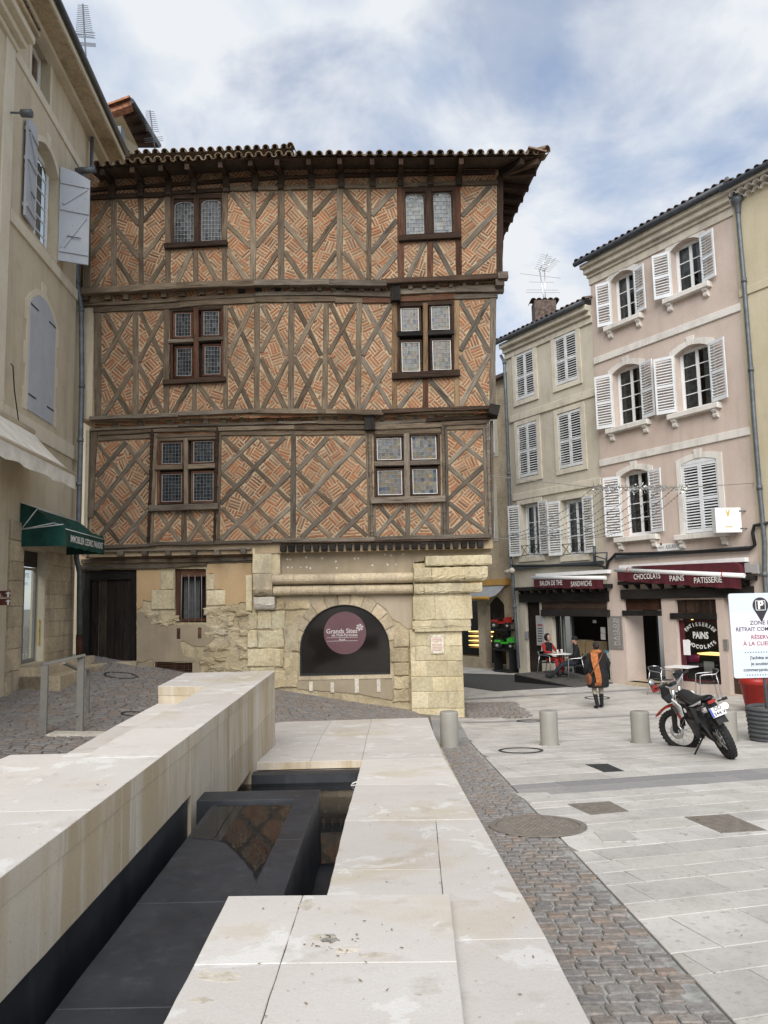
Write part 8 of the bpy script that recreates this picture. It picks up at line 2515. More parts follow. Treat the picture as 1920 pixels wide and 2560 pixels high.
mb = MB(); mb.box(pc - PLX[0] * .086 + pn_ * .004,.026,.13,.002,(PLX[0], PLX[1], pn_)); B(mb, 'blue_band', plain('eu blue', (.02,.07,.42),.5), npz)
mb = MB(); text_mesh(mb, 'DD', pc + PLX[1] * .035 + PLX[0] * .015 + pn_ * .004, PLX[0], PLX[1], .072,0, 'CENTER', 0,.002); text_mesh(mb, '344 V', pc - PLX[1] * .032 + PLX[0] * .015 + pn_ * .004, PLX[0], PLX[1], .072,0, 'CENTER', 0,.002); B(mb, 'plate_lettering', 'letter_black', npz)
mb = MB(); mb.box((-.30,0,.875),.03,.10,.04); B(mb, 'tail_light', 'red')
mb = MB(); mb.tube([(.80,-.13,.40),(.45,-.17,.48),(.25,-.17,.58)], .02,8); mb.tube([(.30,-.17,.55),(-.22,-.17,.74)], .048,10); B(mb, 'exhaust', 'steel')
mb = MB(); mb.tube([(.22,.13,.66),(.05,.11,.34)], .02,8); mb.tube([(.2,0,.66),(.08,0,.40)], .035,10); B(mb, 'shock_absorber', 'cast_dark')
mb = MB(); mb.tube([(.46,.12,.32),(.50,.36,-.06 + .17)], .013,8); mb.box((.50,.37,.105),.06,.05,.012); B(mb, 'side_stand', 'black')
for zz in (.30,.36):
    mb = MB(); mb.tube([(0,.075,.315 + (zz - .33)),(.52,.075,.40 + (zz - .33))], .007,5); B(mb, 'chain_run', 'cast_dark')

# ------------------------------------------------------------------ parking sign, ring base, red pot
gp = pgr(1936,1857); gp *= (gp.y + .3) / gp.y; gp.z = ground(gp.x, gp.y)
sgx = pdep(1912,1700, gp.y).x
ps = empty('parking_sign', (sgx, gp.y, ground(sgx, gp.y)), 'white parking zone sign panel on a grey steel post', 'sign')
SG = Plane((0, gp.y - .06,0),(1,0))
a = SG.pix(1830,1696); b = SG.pix(1825,1484)
ul, vb_s, vt_s = SG.pix(1828,1590)[0], a[1], b[1]
urx = ul + 1.07
def rrect(u0, u1, v0, v1, r, n=5):
    pts = []
    for cx, cy, a0 in ((u1 - r, v0 + r, -90),(u1 - r, v1 - r, 0),(u0 + r, v1 - r, 90),(u0 + r, v0 + r, 180)):
        for i in range(n + 1):
            an = math.radians(a0 + 90 * i / n); pts.append((cx + r * math.cos(an), cy + r * math.sin(an)))
    return pts
mb = MB(); mb.wall(SG, rrect(ul, urx, vb_s, vt_s, .04), [], .02,0); mb.wall(Plane(SG.o, (-SG.ux.x, -SG.ux.y)), [(-u, v) for u, v in reversed(rrect(ul, urx, vb_s, vt_s, .04))], [], .001,.02); panel = mb.build('panel', plain('pale blue sign face', (.62,.68,.74),.35, var=.02), ps)
H_ = vt_s - vb_s; cxs = (ul + urx) / 2
vm0, vm1 = vb_s + H_ * .34, vb_s + H_ * .76
mb = MB(); mb.wall(SG, [(ul + .004, vm0),(urx - .004, vm0),(urx - .004, vm1),(ul + .004, vm1)], [], .001,.002, edge=False); mb.build('pale_band', plain('lilac white band', (.74,.72,.80),.4, var=.02), panel)
# map pin with P
pr_ = .135; pcx, pcy = cxs, vt_s - .21
pin = [(pcx + pr_ * math.cos(a), pcy + pr_ * math.sin(a)) for a in [math.radians(-30 + 240 * i / 24) for i in range(25)]] + [(pcx, pcy - .29)]
mb = MB(); mb.wall(SG, pin, [], .001,.004, edge=False); mb.build('map_pin', M['letter_black'], panel)
mb = MB(); s_ = .085
mb.wall(SG, rrect(pcx - s_, pcx + s_, pcy - s_, pcy + s_, .02), [rrect(pcx - s_ + .01, pcx + s_ - .01, pcy - s_ + .01, pcy + s_ - .01,.015)], .001,.006, edge=False)
text_mesh(mb, 'P', SG.at(pcx, pcy, .006), SG.ux, Z3(),.19,0, 'CENTER', 0,.008); mb.build('parking_letter', M['white'], panel)
def stx(mat, rows):
    mb = MB()
    for body, dv, sz, xs in rows: text_mesh(mb, body, SG.at(cxs, vb_s + H_ * dv, .005), SG.ux, Z3(), sz, 0, 'CENTER', 0,.001, xs)
    mb.build('lettering', M[mat], panel)
stx('letter_black', [('ZONE DE', .645,.095,1),('RETRAIT COMMANDES', .57,.095,.92)])
stx('letter_red', [('RÉSERVÉE', .475,.095,1),('À LA CLIENTÈLE', .40,.095,1)])
stx('letter_black', [("J'achète en ville,", .235,.075,1),('je soutiens mes', .165,.075,1),('commerçants LOCAUX', .095,.075,1)])
mb = MB()
for v_ in (.30,.035):
    for i in range(-7,8):
        c = SG.at(cxs + i * .045, vb_s + H_ * v_, .004); mb.lathe([(.001,.0015),(.009,.0015),(.009,0)], c, 8,(SG.ux, Z3(), SG.n))
mb.build('dotted_rule', M['letter_black'], panel, kind='stuff')
mb = MB(); mb.tube([(sgx, gp.y, ground(sgx, gp.y) + .3),(sgx, gp.y, vt_s - .05)], .03,12); mb.build('post', M['zinc'], ps)
rbx = empty('ring_base', gp, 'sand filled base of stacked dark grey tubes around the sign post', 'sign base')
Rr = .37; gz0 = ground(gp.x, gp.y); hh = .56
for k in range(8):
    mb = MB(); mb.torus((gp.x + _pr.uniform(-.008,.008), gp.y, gz0 + .04 + k * hh / 8), Rr - .008 * (7 - k) * .4,.042, None, 32,8); mb.build('tube_ring', plain('grey tube', (.075,.078,.082),.6, var=.15), rbx)
mb = MB(); mb.lathe([(.001, hh - .03),(Rr - .03, hh - .04),(Rr - .03,0)], (gp.x, gp.y, gz0),24); mb.build('sand_fill', plain('sand', (.33,.26,.19),.95, var=.2, sc=20, src='pos'), rbx)
rp = pgr(1894,1778)
pot = empty('red_flower_pot', rp, 'large red flower pot with a small shrub behind the sign', 'flower pot')
sc_ = rp.y / FPX
ph_ = (1778 - 1697) * sc_; r1_ = 38 * sc_; r0_ = 25 * sc_
mb = MB(); mb.lathe([(.001,0),(r0_, 0),(r1_ * .93, ph_ * .8),(r1_, ph_ * .8),(r1_ * 1.02, ph_),(r1_ * .9, ph_),(r1_ * .86, ph_ * .9),(.001, ph_ * .9)], rp, 28); mb.build('pot', M['red'], pot)
mb = MB(); rg = random.Random(2)
for k in range(420):
    a = rg.uniform(0,6.28); rad = rg.uniform(.02,.34); z = ph_ + rg.uniform(0,.42) * (1.1 - rad)
    p = rp + Vector((rad * math.cos(a), rad * math.sin(a), z)); d = Vector((rg.uniform(-1,1), rg.uniform(-1,1), rg.uniform(0,1))).normalized() * .05; s = d.cross(Vector((rg.uniform(-1,1), rg.uniform(-1,1),1))).normalized() * .014
    mb.add([p - s * .3, p + d * .5 - s, p + d, p + d * .5 + s], [(0,1,2,3)])
mb.build('foliage', plain('leaf green', (.05,.10,.03),.7, var=.4, sc=20, src='pos'), pot, kind='stuff')
mb = MB()
for k in range(7):
    a = k * .9; mb.tube([rp + Vector((0,0, ph_ * .88)), rp + Vector((.16 * math.cos(a),.16 * math.sin(a), ph_ + .3))], .008,5)
mb.build('stems', M['oak'], pot)

# ------------------------------------------------------------------ terrace deck, tables, chairs
dk = empty('terrace_deck', (0,0,0), 'low dark terrace deck with a ramp in front of the tea room', 'deck')
A = pz(1286,1684,.30); Bp = pgr(1437,1719)
n2 = Vector((RP.n.x, RP.n.y)); u2 = Vector((RP.ux.x, RP.ux.y))
def facade_pt(p, w=.0):
    q = Vector((p.x, p.y, 0)) - RP.o; u = q.dot(RP.ux); return RP.at(u, 0, w)
FA, FB_ = facade_pt(A, .02), facade_pt(Bp, .02)
dk.location = (A + Bp) / 2 * Vector((1,1,0)).x if False else Vector(((A.x + Bp.x) / 2,(A.y + Bp.y) / 2,0))
zA, zB = .30,.03
def deck_z(p):
    t = (Vector((p.x, p.y, 0)) - Vector((A.x, A.y, 0))).dot(RP.ux) / max(.1,(Vector((Bp.x, Bp.y, 0)) - Vector((A.x, A.y, 0))).dot(RP.ux))
    return zA + (zB - zA) * min(1, max(0, t))
M['deck'] = plain('grey deck board', (.095,.088,.08),.85, var=.2, sc=6, src='pos')
nb = 12
for i in range(nb):
    t0, t1 = i / nb + .004,(i + 1) / nb - .004
    p0, p1 = A.lerp(Bp, 0), A.lerp(Bp, 1)
    q = []
    for s, e in ((p0, FA),(p1, FB_)):
        for t in ((t0, t1) if s is p0 else (t1, t0)):
            w = Vector((s.x, s.y, 0)).lerp(Vector((e.x, e.y, 0)), t); q.append((w.x, w.y, deck_z(w)))
    mb = MB(); mb.prism(q, (0,0,-.028)); mb.build('deck_board', M['deck'], dk)
mb = MB(); mb.prism([(A.x, A.y, .01),(Bp.x, Bp.y, .005),(Bp.x, Bp.y, zB - .03),(A.x, A.y, zA - .03)], -RP.n * .06); mb.build('skirting', M['black'], dk)
mb = MB(); mb.prism([(A.x, A.y, .01),(A.x, A.y, zA - .03),(FA.x, FA.y, zA - .03),(FA.x, FA.y, .01)], RP.ux * .05); mb.build('skirting', M['black'], dk)
def chair(name, label, group, loc, rz):
    """bistro armchair: bent tube arms and legs, woven seat and back"""
    c = empty(name, loc, label, 'chair', group, rz)
    for s in (-1,1):
        mb = MB(); mb.tube([(.27,.27 * s, 0),(.25,.27 * s, .42),(.24,.27 * s, .64),(.18,.27 * s, .665),(-.16,.27 * s, .69),(-.25,.22 * s, .78),(-.27,.0,.80)], .013,8); mb.build('arm_tube', M['steel'], c, local=True)
        mb = MB(); mb.tube([(-.30,.25 * s, 0),(-.22,.25 * s, .42),(-.17,.25 * s, .68)], .013,8); mb.build('leg', M['steel'], c, local=True)
    mb = MB(); mb.tube([(.25,-.27,.42),(.25,.27,.42)], .011,6); mb.tube([(-.22,-.25,.42),(-.22,.25,.42)], .011,6); mb.build('stretcher', M['steel'], c, local=True)
    mb = MB(); mb.box((.01,0,.43),.46,.46,.018); mb.build('seat', M['black'], c, local=True)
    vs = []
    for i in range(9):
        a = (i / 8 - .5) * 2; x = -.265 + .07 * a * a; vs += [(x + .02,.23 * a, .47),(x, .23 * a, .79)]
    mb = MB(); mb.add(vs, [(2 * i, 2 * i + 2,2 * i + 3,2 * i + 1) for i in range(8)])
    mb.add([(x - .012, y, z) for x, y, z in vs], [(2 * i + 1,2 * i + 3,2 * i + 2,2 * i) for i in range(8)]); mb.build('backrest', M['black'], c, local=True)
    return c
def table(name, label, loc, rz, s=.72):
    t = empty(name, loc, label, 'table', None, rz)
    mb = MB(); P = rrect(-s / 2, s / 2,-s / 2, s / 2,.04); mb.prism([(u, v, .72) for u, v in P], (0,0,.025)); mb.build('table_top', M['white'], t, local=True)
    mb = MB(); mb.tube([(0,0,.03),(0,0,.72)], .025,10); mb.build('column', M['steel'], t, local=True)
    for k in range(4):
        a = math.pi / 4 + k * math.pi / 2; mb = MB(); mb.tube([(0,0,.05),(.28 * math.cos(a),.28 * math.sin(a),.012)], .016,6); mb.build('foot', M['steel'], t, local=True)
    return t
T1 = pgr(1708,1731); table('bistro_table', 'white square bistro table in front of the bakery window', T1,.75)
C1 = pgr(1655,1738); chair('bistro_chair', 'dark woven chair left of the bakery table', 'bistro chairs', C1, math.radians(-60))
C2 = pgr(1772,1748); chair('bistro_chair', 'dark woven chair right of the bakery table', 'bistro chairs', C2, math.radians(170))
def on_deck(px, py, z=.2):
    p = pz(px, py, z)
    for _ in range(6): p = pz(px, py, deck_z(p))
    return p
T2 = on_deck(1396,1690); t2 = table('bistro_table', 'white bistro table with paper cups on the tea room terrace', T2,.2)
for dx, dy, lb in ((-.02,-.12, 'white paper cup near the man in red'),(.16,.05, 'white paper cup near the person in black')):
    p = T2 + Vector((dx, dy, .746)); mb = MB(); mb.lathe([(.001,0),(.032,0),(.042,.12),(.044,.125),(.03,.13),(.001,.13)], p, 14)
    cp = empty('paper_cup', p, lb, 'cup', 'paper cups on the terrace table'); mb.build('cup', M['white'], cp)
C3 = on_deck(1372,1688); chair('bistro_chair', 'chair under the man in the red jacket', 'bistro chairs', C3, math.radians(-45))
C4 = on_deck(1443,1697); chair('bistro_chair', 'chair under the seated person in black', 'bistro chairs', C4, math.radians(165))
# ------------------------------------------------------------------ people
def skin_body(name, joints, bones, mats, pick, parent, sub=2):
    """one continuous figure grown round a skeleton; pick(p) chooses the material at point p"""
    names = list(joints)
    me = bpy.data.meshes.new(name)
    me.from_pydata([joints[k][0] for k in names], [(names.index(a), names.index(b)) for a, b in bones], [])
    o = bpy.data.objects.new(name, me); COL.objects.link(o)
    md = o.modifiers.new('skin', 'SKIN')
    if not me.skin_vertices: me.attributes.new('skin', 'FLOAT', 'POINT') if False else None
    dg = bpy.context.evaluated_depsgraph_get()
    sv = me.skin_vertices[0].data if len(me.skin_vertices) else None
    if sv is None:
        o.modifiers.remove(md)
        with bpy.context.temp_override(object=o, active_object=o, selected_objects=[o]):
            bpy.context.view_layer.objects.active = o
            bpy.ops.object.modifier_add(type='SKIN')
        sv = me.skin_vertices[0].data
    for i, k in enumerate(names):
        r = joints[k][1]; sv[i].radius = r if isinstance(r, tuple) else (r, r); sv[i].use_root = (i == 0)
    ms = o.modifiers.new('sub', 'SUBSURF'); ms.levels = sub; ms.render_levels = sub
    bpy.context.view_layer.update()
    dg = bpy.context.evaluated_depsgraph_get()
    m2 = bpy.data.meshes.new_from_object(o.evaluated_get(dg))
    bpy.data.objects.remove(o)
    ob = bpy.data.objects.new(name, m2); COL.objects.link(ob); ob.parent = parent
    m2.materials.clear()
    for m in mats: m2.materials.append(m)
    for p in m2.polygons:
        p.material_index = pick(p.center); p.use_smooth = True
    return ob
M['skin'] = plain('skin', (.42,.25,.18),.6, var=.06)
M['hair'] = plain('dark hair', (.022,.016,.013),.6, var=.3, sc=30)
M['black_cloth'] = plain('black cloth', (.012,.012,.014),.9, var=.3, sc=8)
M['navy_cloth'] = plain('dark jeans', (.022,.026,.036),.9, var=.25, sc=10)
M['red_cloth'] = plain('red cloth', (.30,.022,.018),.85, var=.15, sc=8)
M['beige_cloth'] = plain('beige trousers', (.33,.29,.235),.9, var=.15, sc=10)
M['scarf'] = plain('orange scarf', (.40,.14,.045),.9, var=.25, sc=14)
M['leather'] = plain('brown leather', (.20,.07,.028),.55, var=.15)
def head(parent, c, yaw, hair=True, hat=None, tilt=0.0):
    """head with nose, eyes, mouth and ears, looking along yaw"""
    e = bpy.data.objects.new('head', None); COL.objects.link(e); e.parent = parent; e.location = c; e.rotation_euler = (0, tilt, yaw)
    mb = MB(); mb.sphere((0,0,0),.092,.074,.112,16); mb.sphere((.045,0,-.06),.045,.045,.05,10); mb.sphere((.095,0,-.01),.018,.014,.025,8)
    for s in (-1,1): mb.sphere((0,.075 * s, -.005),.02,.012,.03,8)
    mb.build('face', M['skin'], e, local=True)
    mb = MB()
    for s in (-1,1): mb.sphere((.084,.03 * s, .015),.01,.012,.008,8)
    mb.box((.088,0,-.055),.012,.04,.008); mb.build('eyes_mouth', M['hair'], e, local=True)
    if hair:
        mb = MB(); mb.sphere((-.018,0,.022),.098,.085,.108,14); mb.sphere((-.07,0,.03),.06,.06,.06,10); mb.build('hair', M['hair'], e, local=True)
    if hat:
        mb = MB(); mb.sphere((-.012,0,.045),.103,.09,.10,14); mb.build('hat', M[hat], e, local=True)
    return e
def hand(parent, c, yaw, down=0.0, s=1.0):
    """small relaxed hand: palm, four bent fingers of unequal length, thumb at the side"""
    e = bpy.data.objects.new('hand', None); COL.objects.link(e); e.parent = parent; e.location = c; e.rotation_euler = (0, down, yaw)
    mb = MB(); mb.sphere((.04,0,0),.05,.04,.018,10)
    for i, l in enumerate((.062,.075,.07,.055)):
        y = -.027 + .018 * i; mb.tube([(.07, y, 0),(.07 + l * .55, y, -.006),(.07 + l, y, -.03)], [.009,.0085,.007], 6)
    mb.tube([(.02,.035,0),(.05,.062,-.006),(.075,.065,-.018)], [.011,.01,.008], 6)
    mb.build('skin', M['skin'], e, local=True); return e
# woman walking away
W = pgr(1498,1770)
wm = empty('person', W, 'woman walking away in a black coat with an orange scarf and shoulder bag', 'person', None, math.radians(6))
def J(x, y, z): return (x, y, z)
jt = {'pel': (J(0,0,.90),(.15,.11)), 'spine': (J(0,.01,1.12),(.15,.11)), 'chest': (J(0,.0,1.28),(.17,.11)), 'neck': (J(0,.0,1.42),.05), 'headb': (J(0,.02,1.50),.05),
      'hipL': (J(-.085,0,.84),.10), 'kneL': (J(-.09,.05,.47),.068), 'ankL': (J(-.09,-.12,.10),.048), 'heeL': (J(-.09,-.13,.05),.045), 'toeL': (J(-.10,.07,.03),.03),
      'hipR': (J(.085,0,.84),.10), 'kneR': (J(.085,.03,.47),.068), 'ankR': (J(.09,.04,.09),.048), 'heeR': (J(.09,.02,.045),.045), 'toeR': (J(.10,.21,.03),.03),
      'shL': (J(-.18,0,1.35),.07), 'elL': (J(-.26,-.02,1.10),.055), 'wrL': (J(-.25,.12,.92),.04), 'shR': (J(.18,0,1.35),.07), 'elR': (J(.27,-.03,1.10),.055), 'wrR': (J(.25,.12,.90),.04)}
bn = [('pel', 'spine'),('spine', 'chest'),('chest', 'neck'),('neck', 'headb'),('pel', 'hipL'),('hipL', 'kneL'),('kneL', 'ankL'),('ankL', 'heeL'),('heeL', 'toeL'),('pel', 'hipR'),('hipR', 'kneR'),('kneR', 'ankR'),('ankR', 'heeR'),('heeR', 'toeR'),('chest', 'shL'),('shL', 'elL'),('elL', 'wrL'),('chest', 'shR'),('shR', 'elR'),('elR', 'wrR')]
skin_body('body', jt, bn, [M['beige_cloth'], M['black_cloth'], M['skin']], lambda p: 1 if p.z < .36 else (0 if p.z < .86 else (2 if p.z > 1.40 and abs(p.x) < .1 else 1)), wm)
secs = [(.52,.25,.20),(.56,.275,.21),(.72,.28,.205),(.90,.265,.195),(1.08,.25,.175),(1.22,.245,.16),(1.33,.225,.135),(1.395,.15,.10),(1.42,.075,.07)]
vs = []; n = 28
for i, (z, rx, ry) in enumerate(secs):
    for k in range(n):
        a = 2 * math.pi * k / n; f = 1 + .035 * math.sin(k * 2.2 + i) * (1 - i / 9)
        vs.append((rx * f * math.cos(a), ry * f * math.sin(a), z))
mb = MB(); mb.add(vs, [(i * n + k, i * n + (k + 1) % n, (i + 1) * n + (k + 1) % n, (i + 1) * n + k) for i in range(len(secs) - 1) for k in range(n)], smooth=True)
for s in (-1,1): mb.tube([(.17 * s, 0,1.345),(.27 * s, -.03,1.12),(.275 * s, .06,.92),(.23 * s, .14,.86)], [.08,.08,.07,.06], 10)
mb.build('coat', M['black_cloth'], wm, local=True)
mb = MB(); mb.torus((0,.0,1.415),.10,.045, None, 20,8)
sv_ = []
for i in range(12):
    t = i / 11; z = 1.41 - .76 * t; yb = -.12 - .10 * math.sin(min(1, t * 1.6) * 1.57)
    for k in range(7):
        u = k / 6; sv_.append((-.20 + .19 * u * (1 - .25 * t) + .05 * t - .03 * math.sin(t * 5), yb - .014 * math.sin(k * 2.1 + i * .4), z))
mb.add(sv_, [(i * 7 + k, i * 7 + k + 1, i * 7 + k + 8, i * 7 + k + 7) for i in range(11) for k in range(6)], smooth=True)
mb.add([(x, y - .012, z) for x, y, z in sv_], [(i * 7 + k + 7, i * 7 + k + 8, i * 7 + k + 1, i * 7 + k) for i in range(11) for k in range(6)], smooth=True)
for k in range(14): mb.tube([(-.16 + .012 * k, -.225,.655),(-.165 + .0125 * k, -.23,.57 + .02 * (k % 3))], .005,4, caps=False)
mb.build('scarf', M['scarf'], wm, local=True)
mb = MB(); mb.tube([(.13,-.12,1.39),(.0,-.20,1.22),(-.14,-.245,1.04),(-.25,-.20,.86)], .014,6); mb.sphere((-.27,-.10,.74),.07,.15,.15,14); mb.build('shoulder_bag', M['leather'], wm, local=True)
head(wm, (0,.03,1.535), math.radians(95), True)
# man in red, seated
def seated(name, label, at, rz, zs, mats, pick, hat=None, hair=False, stretch=.0, arms='table'):
    e = empty(name, at, label, 'person', None, rz)
    z = zs
    kx = .46; fx_ = .46 + stretch
    jt = {'pel': (J(0,0, z + .10),(.13,.15)), 'sp': (J(-.03,0, z + .32),(.11,.15)), 'ch': (J(-.04,0, z + .50),(.11,.17)), 'nk': (J(-.01,0, z + .64),.052), 'hb': (J(.01,0, z + .70),.05)}
    for s, n_ in ((1, 'L'),(-1, 'R')):
        k_dz = -.06 if stretch else .03
        jt.update({'hip' + n_: (J(.05,.09 * s, z + .08),.085), 'kn' + n_: (J(kx, .13 * s, z + .08 + k_dz),.07), 'an' + n_: (J(fx_ + (.02 if s > 0 else 0),.13 * s, .10),.05), 'he' + n_: (J(fx_ - .01,.13 * s, .05),.045), 'to' + n_: (J(fx_ + .20,.15 * s, .045 if not stretch else .12),.035),
                   'sh' + n_: (J(-.03,.19 * s, z + .56),.068)})
        if arms == 'table': jt.update({'el' + n_: (J(.10,.29 * s, z + .34),.052), 'wr' + n_: (J(.30,.16 * s, z + .33),.038)})
        else: jt.update({'el' + n_: (J(.05,.27 * s, z + .30),.055), 'wr' + n_: (J(.24,.12 * s, z + .24),.04)})
    bn = [('pel', 'sp'),('sp', 'ch'),('ch', 'nk'),('nk', 'hb')]
    for n_ in 'LR': bn += [('pel', 'hip' + n_),('hip' + n_, 'kn' + n_),('kn' + n_, 'an' + n_),('an' + n_, 'he' + n_),('he' + n_, 'to' + n_),('ch', 'sh' + n_),('sh' + n_, 'el' + n_),('el' + n_, 'wr' + n_)]
    skin_body('body', jt, bn, mats, pick, e)
    head(e, (.03,0, z + .80),0, hair, hat)
    for n_, s in (('L', 1),('R', -1)): hand(e, jt['wr' + n_][0], -s * .5,.15)
    return e, jt
rz1 = math.radians(-52)
m1, j1 = seated('person', 'seated man in red clothes, black vest and dark hood at the terrace table', C3 + Vector((.02,0,0)), rz1,.45, [M['red_cloth'], M['black_cloth'], M['skin']],
                lambda p: 1 if (p.z < .12 or (.55 < p.z < 1.10 and abs(p.y) < .17 and p.x < .16)) else (2 if p.z > 1.12 and abs(p.y) < .07 else 0))
mb = MB(); N = 14
for i in range(6):
    pass
mb.sphere((-.015,0,1.265),.12,.112,.14,14); me_ = mb.build('hood', M['black_cloth'], m1, local=True)
# open the hood towards the face
import bmesh
bmx = bmesh.new(); bmx.from_mesh(me_.data)
bmesh.ops.delete(bmx, geom=[f for f in bmx.faces if f.calc_center_median().x > .035 and abs(f.calc_center_median().y) < .08 and f.calc_center_median().z < 1.36], context='FACES'); bmx.to_mesh(me_.data); bmx.free()
m2_, j2 = seated('person', 'seated person in black with a dark cap and legs stretched out', C4, math.radians(168),.45, [M['navy_cloth'], M['black_cloth'], M['skin']],
                 lambda p: 1 if (p.z > .60 or p.z < .14) and not (p.z > 1.12 and abs(p.y) < .06) else (2 if p.z > 1.12 else 0), hat='black_cloth', stretch=.36, arms='lap')
# ------------------------------------------------------------------ chalk board
cb = pgr(1541,1703)
bd = empty('chalk_board', cb, 'blue and green framed chalk board standing before the name board', 'chalk board', None, PHI + .15)
for s, tl in ((-1,.12),(1,-.12)):
    ax = (Vector((1,0,0)), Vector((0, math.cos(tl), math.sin(tl))), Vector((0,-math.sin(tl), math.cos(tl))))
    c = Vector((0,.10 * s, .52))
    if s < 0:
        mb = MB(); mb.box(c, .50,.012,.90, ax); mb.build('slate', M['letter_black'], bd, local=True)
        for dx, dz, w, h, mt in ((0,.46,.62,.06, 'sky'),(-.29,.10,.05,.80, 'sky'),(.29,.14,.05,.72, 'sky'),(.29,-.34,.05,.26, 'lime'),(0,-.47,.62,.05, 'lime'),(-.29,-.38,.05,.18, 'lime')):
            if mt not in M: M[mt] = plain(mt + ' blue frame' if mt == 'sky' else 'lime frame', (.13,.36,.50) if mt == 'sky' else (.22,.48,.08),.5)
            mb = MB(); mb.box(c + ax[0] * dx + ax[2] * dz, w, .025, h, ax); mb.build('frame', M[mt], bd, local=True)
        mb = MB(); mb.box(c + ax[0] * (-.08) + ax[2] * .33 - ax[1] * .012,.26,.004,.20, ax); mb.build('paper_note', M['white'], bd, local=True)
        mb = MB(); mb.box(c + ax[0] * .15 + ax[2] * .32 - ax[1] * .012,.15,.006,.24, ax); mb.build('black_poster', M['black'], bd, local=True)
        mb = MB(); rg = random.Random(6)
        for row in range(9):
            z = .12 - row * .06
            if row in (3,): continue
            x = -.16 + rg.uniform(0,.05)
            while x < .16:
                l = rg.uniform(.015,.05); mb.box(c + ax[0] * x + ax[2] * (z + rg.uniform(-.006,.006)) - ax[1] * .009, l, .002, rg.uniform(.008,.022), ax); x += l + .015
        mb.build('chalk_marks', M['letter_pale'], bd, kind='stuff', local=True)
    else:
        mb = MB(); mb.box(c, .55,.02,.96, ax); mb.build('rear_leg', M['oak'], bd, local=True)
# ------------------------------------------------------------------ toy rack in the lane
tr0 = pgr(1265,1680)
rack = empty('toy_rack', tr0, 'tall black display rack with two shelves beside the lane corner', 'rack', None, PHI)
k_ = tr0.y / FPX
hz = lambda py: (1680 - py) * k_
wr = 62 * k_
for x in (-.45,.5):
    mb = MB(); mb.box((wr * x, 0, hz(1625) / 2),.05,.4, hz(1625)); mb.build('upright', M['black'], rack, local=True)
for nm, py, w, dx in (('shelf', 1626,1.12,0),('shelf', 1577,1.0,-.05),('base', 1676,1.05,0)):
    mb = MB(); mb.box((wr * dx, 0, hz(py)), wr * w, .5,.05); mb.build(nm, M['black'], rack, local=True)
mb = MB(); mb.box((-.02 * wr, .15,(hz(1626) + hz(1577)) / 2),.25,.15, hz(1577) - hz(1626)); mb.build('upright', M['black'], rack, local=True)
def toy(name, label, z, mat, x):
    t = empty(name, tr0 + Vector((RP.ux.x * x, RP.ux.y * x, z + .025)), label, 'toy', None, PHI + .5)
    for sx, sy, r in ((-.28,-.17,.15),(-.28,.17,.15),(.26,-.16,.12),(.26,.16,.12)):
        mb = MB(); mb.torus((sx, sy, r), r * .62, r * .38, YA, 18,8); mb.build('wheel', M['rubber'], t, local=True)
        mb = MB(); mb.lathe([(.001,-.06),(r * .4,-.06),(r * .4,.06),(.001,.06)], (sx, sy, r),10, YA); mb.build('wheel_hub', M['letter_grey'], t, local=True)
    mb = MB(); mb.box((.27,0,.33),.36,.22,.17); mb.box((.30,0,.43),.26,.16,.05); mb.box((-.02,0,.24),.30,.18,.08); mb.box((-.28,0,.30),.24,.30,.12); mb.build('body', mat, t, local=True)
    mb = MB(); mb.box((.455,0,.33),.012,.16,.12); mb.build('grille', M['black'], t, local=True)
    for s in (-1,1):
        mb = MB(); mb.sphere((.46,.07 * s, .40),.03); mb.build('headlight', M['white'], t, local=True)
    mb = MB(); mb.box((-.2,0,.40),.22,.20,.06); mb.box((-.31,0,.48),.05,.2,.16); mb.build('seat', M['black'], t, local=True)
    mb = MB(); mb.tube([(.05,0,.34),(-.04,0,.50)], .012,6); mb.torus((-.05,0,.52),.09,.012,(Vector((.9,0,.4)), Vector((0,1,0)), Vector((-.4,0,.9))),16,6); mb.build('steering_wheel', M['black'], t, local=True)
    for s in (-1,1):
        mb = MB(); mb.sphere((-.28,.17 * s, .30),.15,.06,.05,10); mb.build('mudguard', mat, t, local=True)
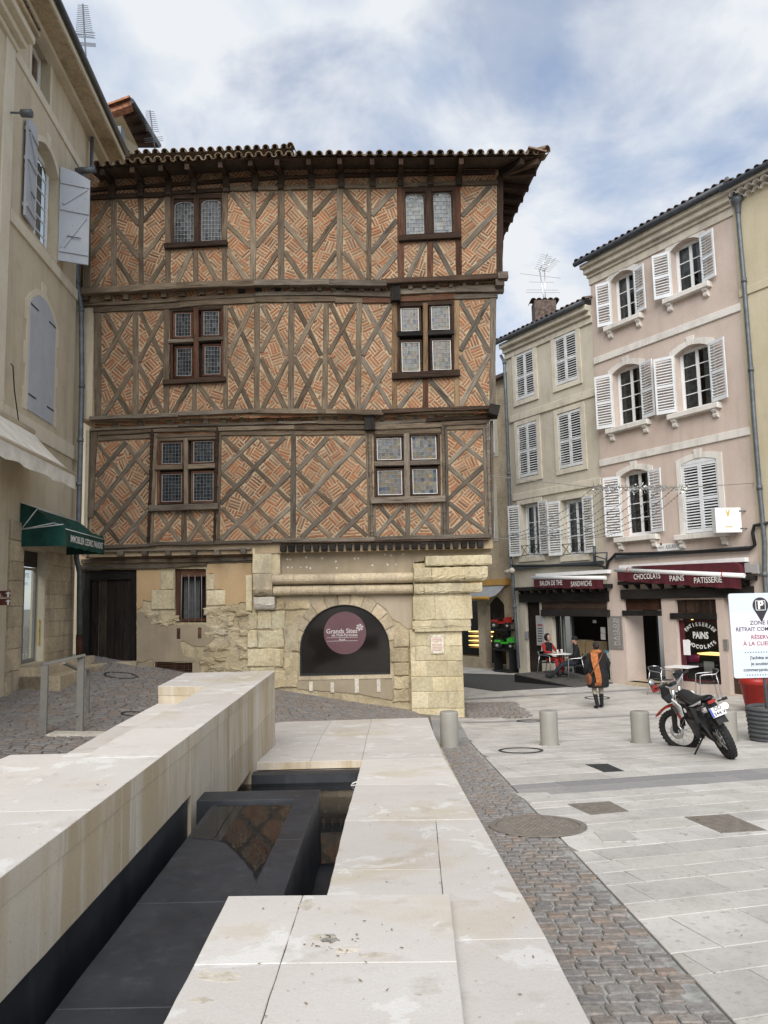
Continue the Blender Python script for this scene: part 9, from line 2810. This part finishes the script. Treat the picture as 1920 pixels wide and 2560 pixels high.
toy('toy_tractor', 'red ride-on toy tractor on the upper shelf of the rack', hz(1577), M['red'], -.1)
toy('toy_quad', 'bright green ride-on toy quad on the middle shelf of the rack', hz(1626), plain('lime green plastic', (.05,.38,.04),.4),.05)
# ------------------------------------------------------------------ string lights across the lane
net = empty('string_lights', pdep(1480,1220,20.5), 'silver garland with a net of dark light strings across the lane', 'string lights')
e0, e1_ = pdep(1230,1190,18.6), pdep(1888,1208,20.7)
def onwire(px):
    t = (px - 1230) / (1888 - 1230); p = e0.lerp(e1_, t)
    py = 1190 + (1218 - 1190) * min(1,(px - 1230) / 250) if px < 1480 else 1218 + (1208 - 1218) * (px - 1720) / 168 * (1 if px > 1720 else 0)
    return pdep(px, py, p.y)
mb = MB(); mb.tube([onwire(1230 + i * 33) for i in range(21)], .010,5); mb.build('carrier_wire', M['iron'], net)
mb = MB(); rg = random.Random(12)
for i in range(520):
    p = onwire(rg.uniform(1482,1722)) + Vector((0, rg.uniform(-.06,.06), rg.gauss(-.03,.055))); d = Vector((rg.uniform(-1,1), rg.uniform(-1,1), rg.uniform(-1,1))).normalized() * rg.uniform(.015,.04); s = d.cross(Vector((rg.uniform(-1,1),1,.3))).normalized() * .008
    mb.add([p - d - s, p + d - s, p + d + s, p - d + s], [(0,1,2,3)])
mb.build('tinsel', M['steel'], net, kind='stuff')
for i in range(9):
    a = onwire(1485 + i * 29); b = pdep(1236 + i * 34,1348 - i * .8,19.0 + i * .35)
    pts = [a.lerp(b, t / 10) - Vector((0,0,.22 * math.sin(math.pi * t / 10))) for t in range(11)]
    mb = MB(); mb.tube(pts, .0055,4, caps=False)
    for t in range(1,28):
        q = a.lerp(b, t / 28) - Vector((0,0,.22 * math.sin(math.pi * t / 28) + .012)); mb.box(q, .016,.016,.03)
    mb.build('light_string', M['zinc_dark'], net)
b0 = pdep(1228,1345,18.7)
mb = MB(); mb.tube([b0, pdep(1360,1350,20.5), pdep(1510,1342,22.3)], .008,5); mb.build('lower_wire', M['iron'], net)
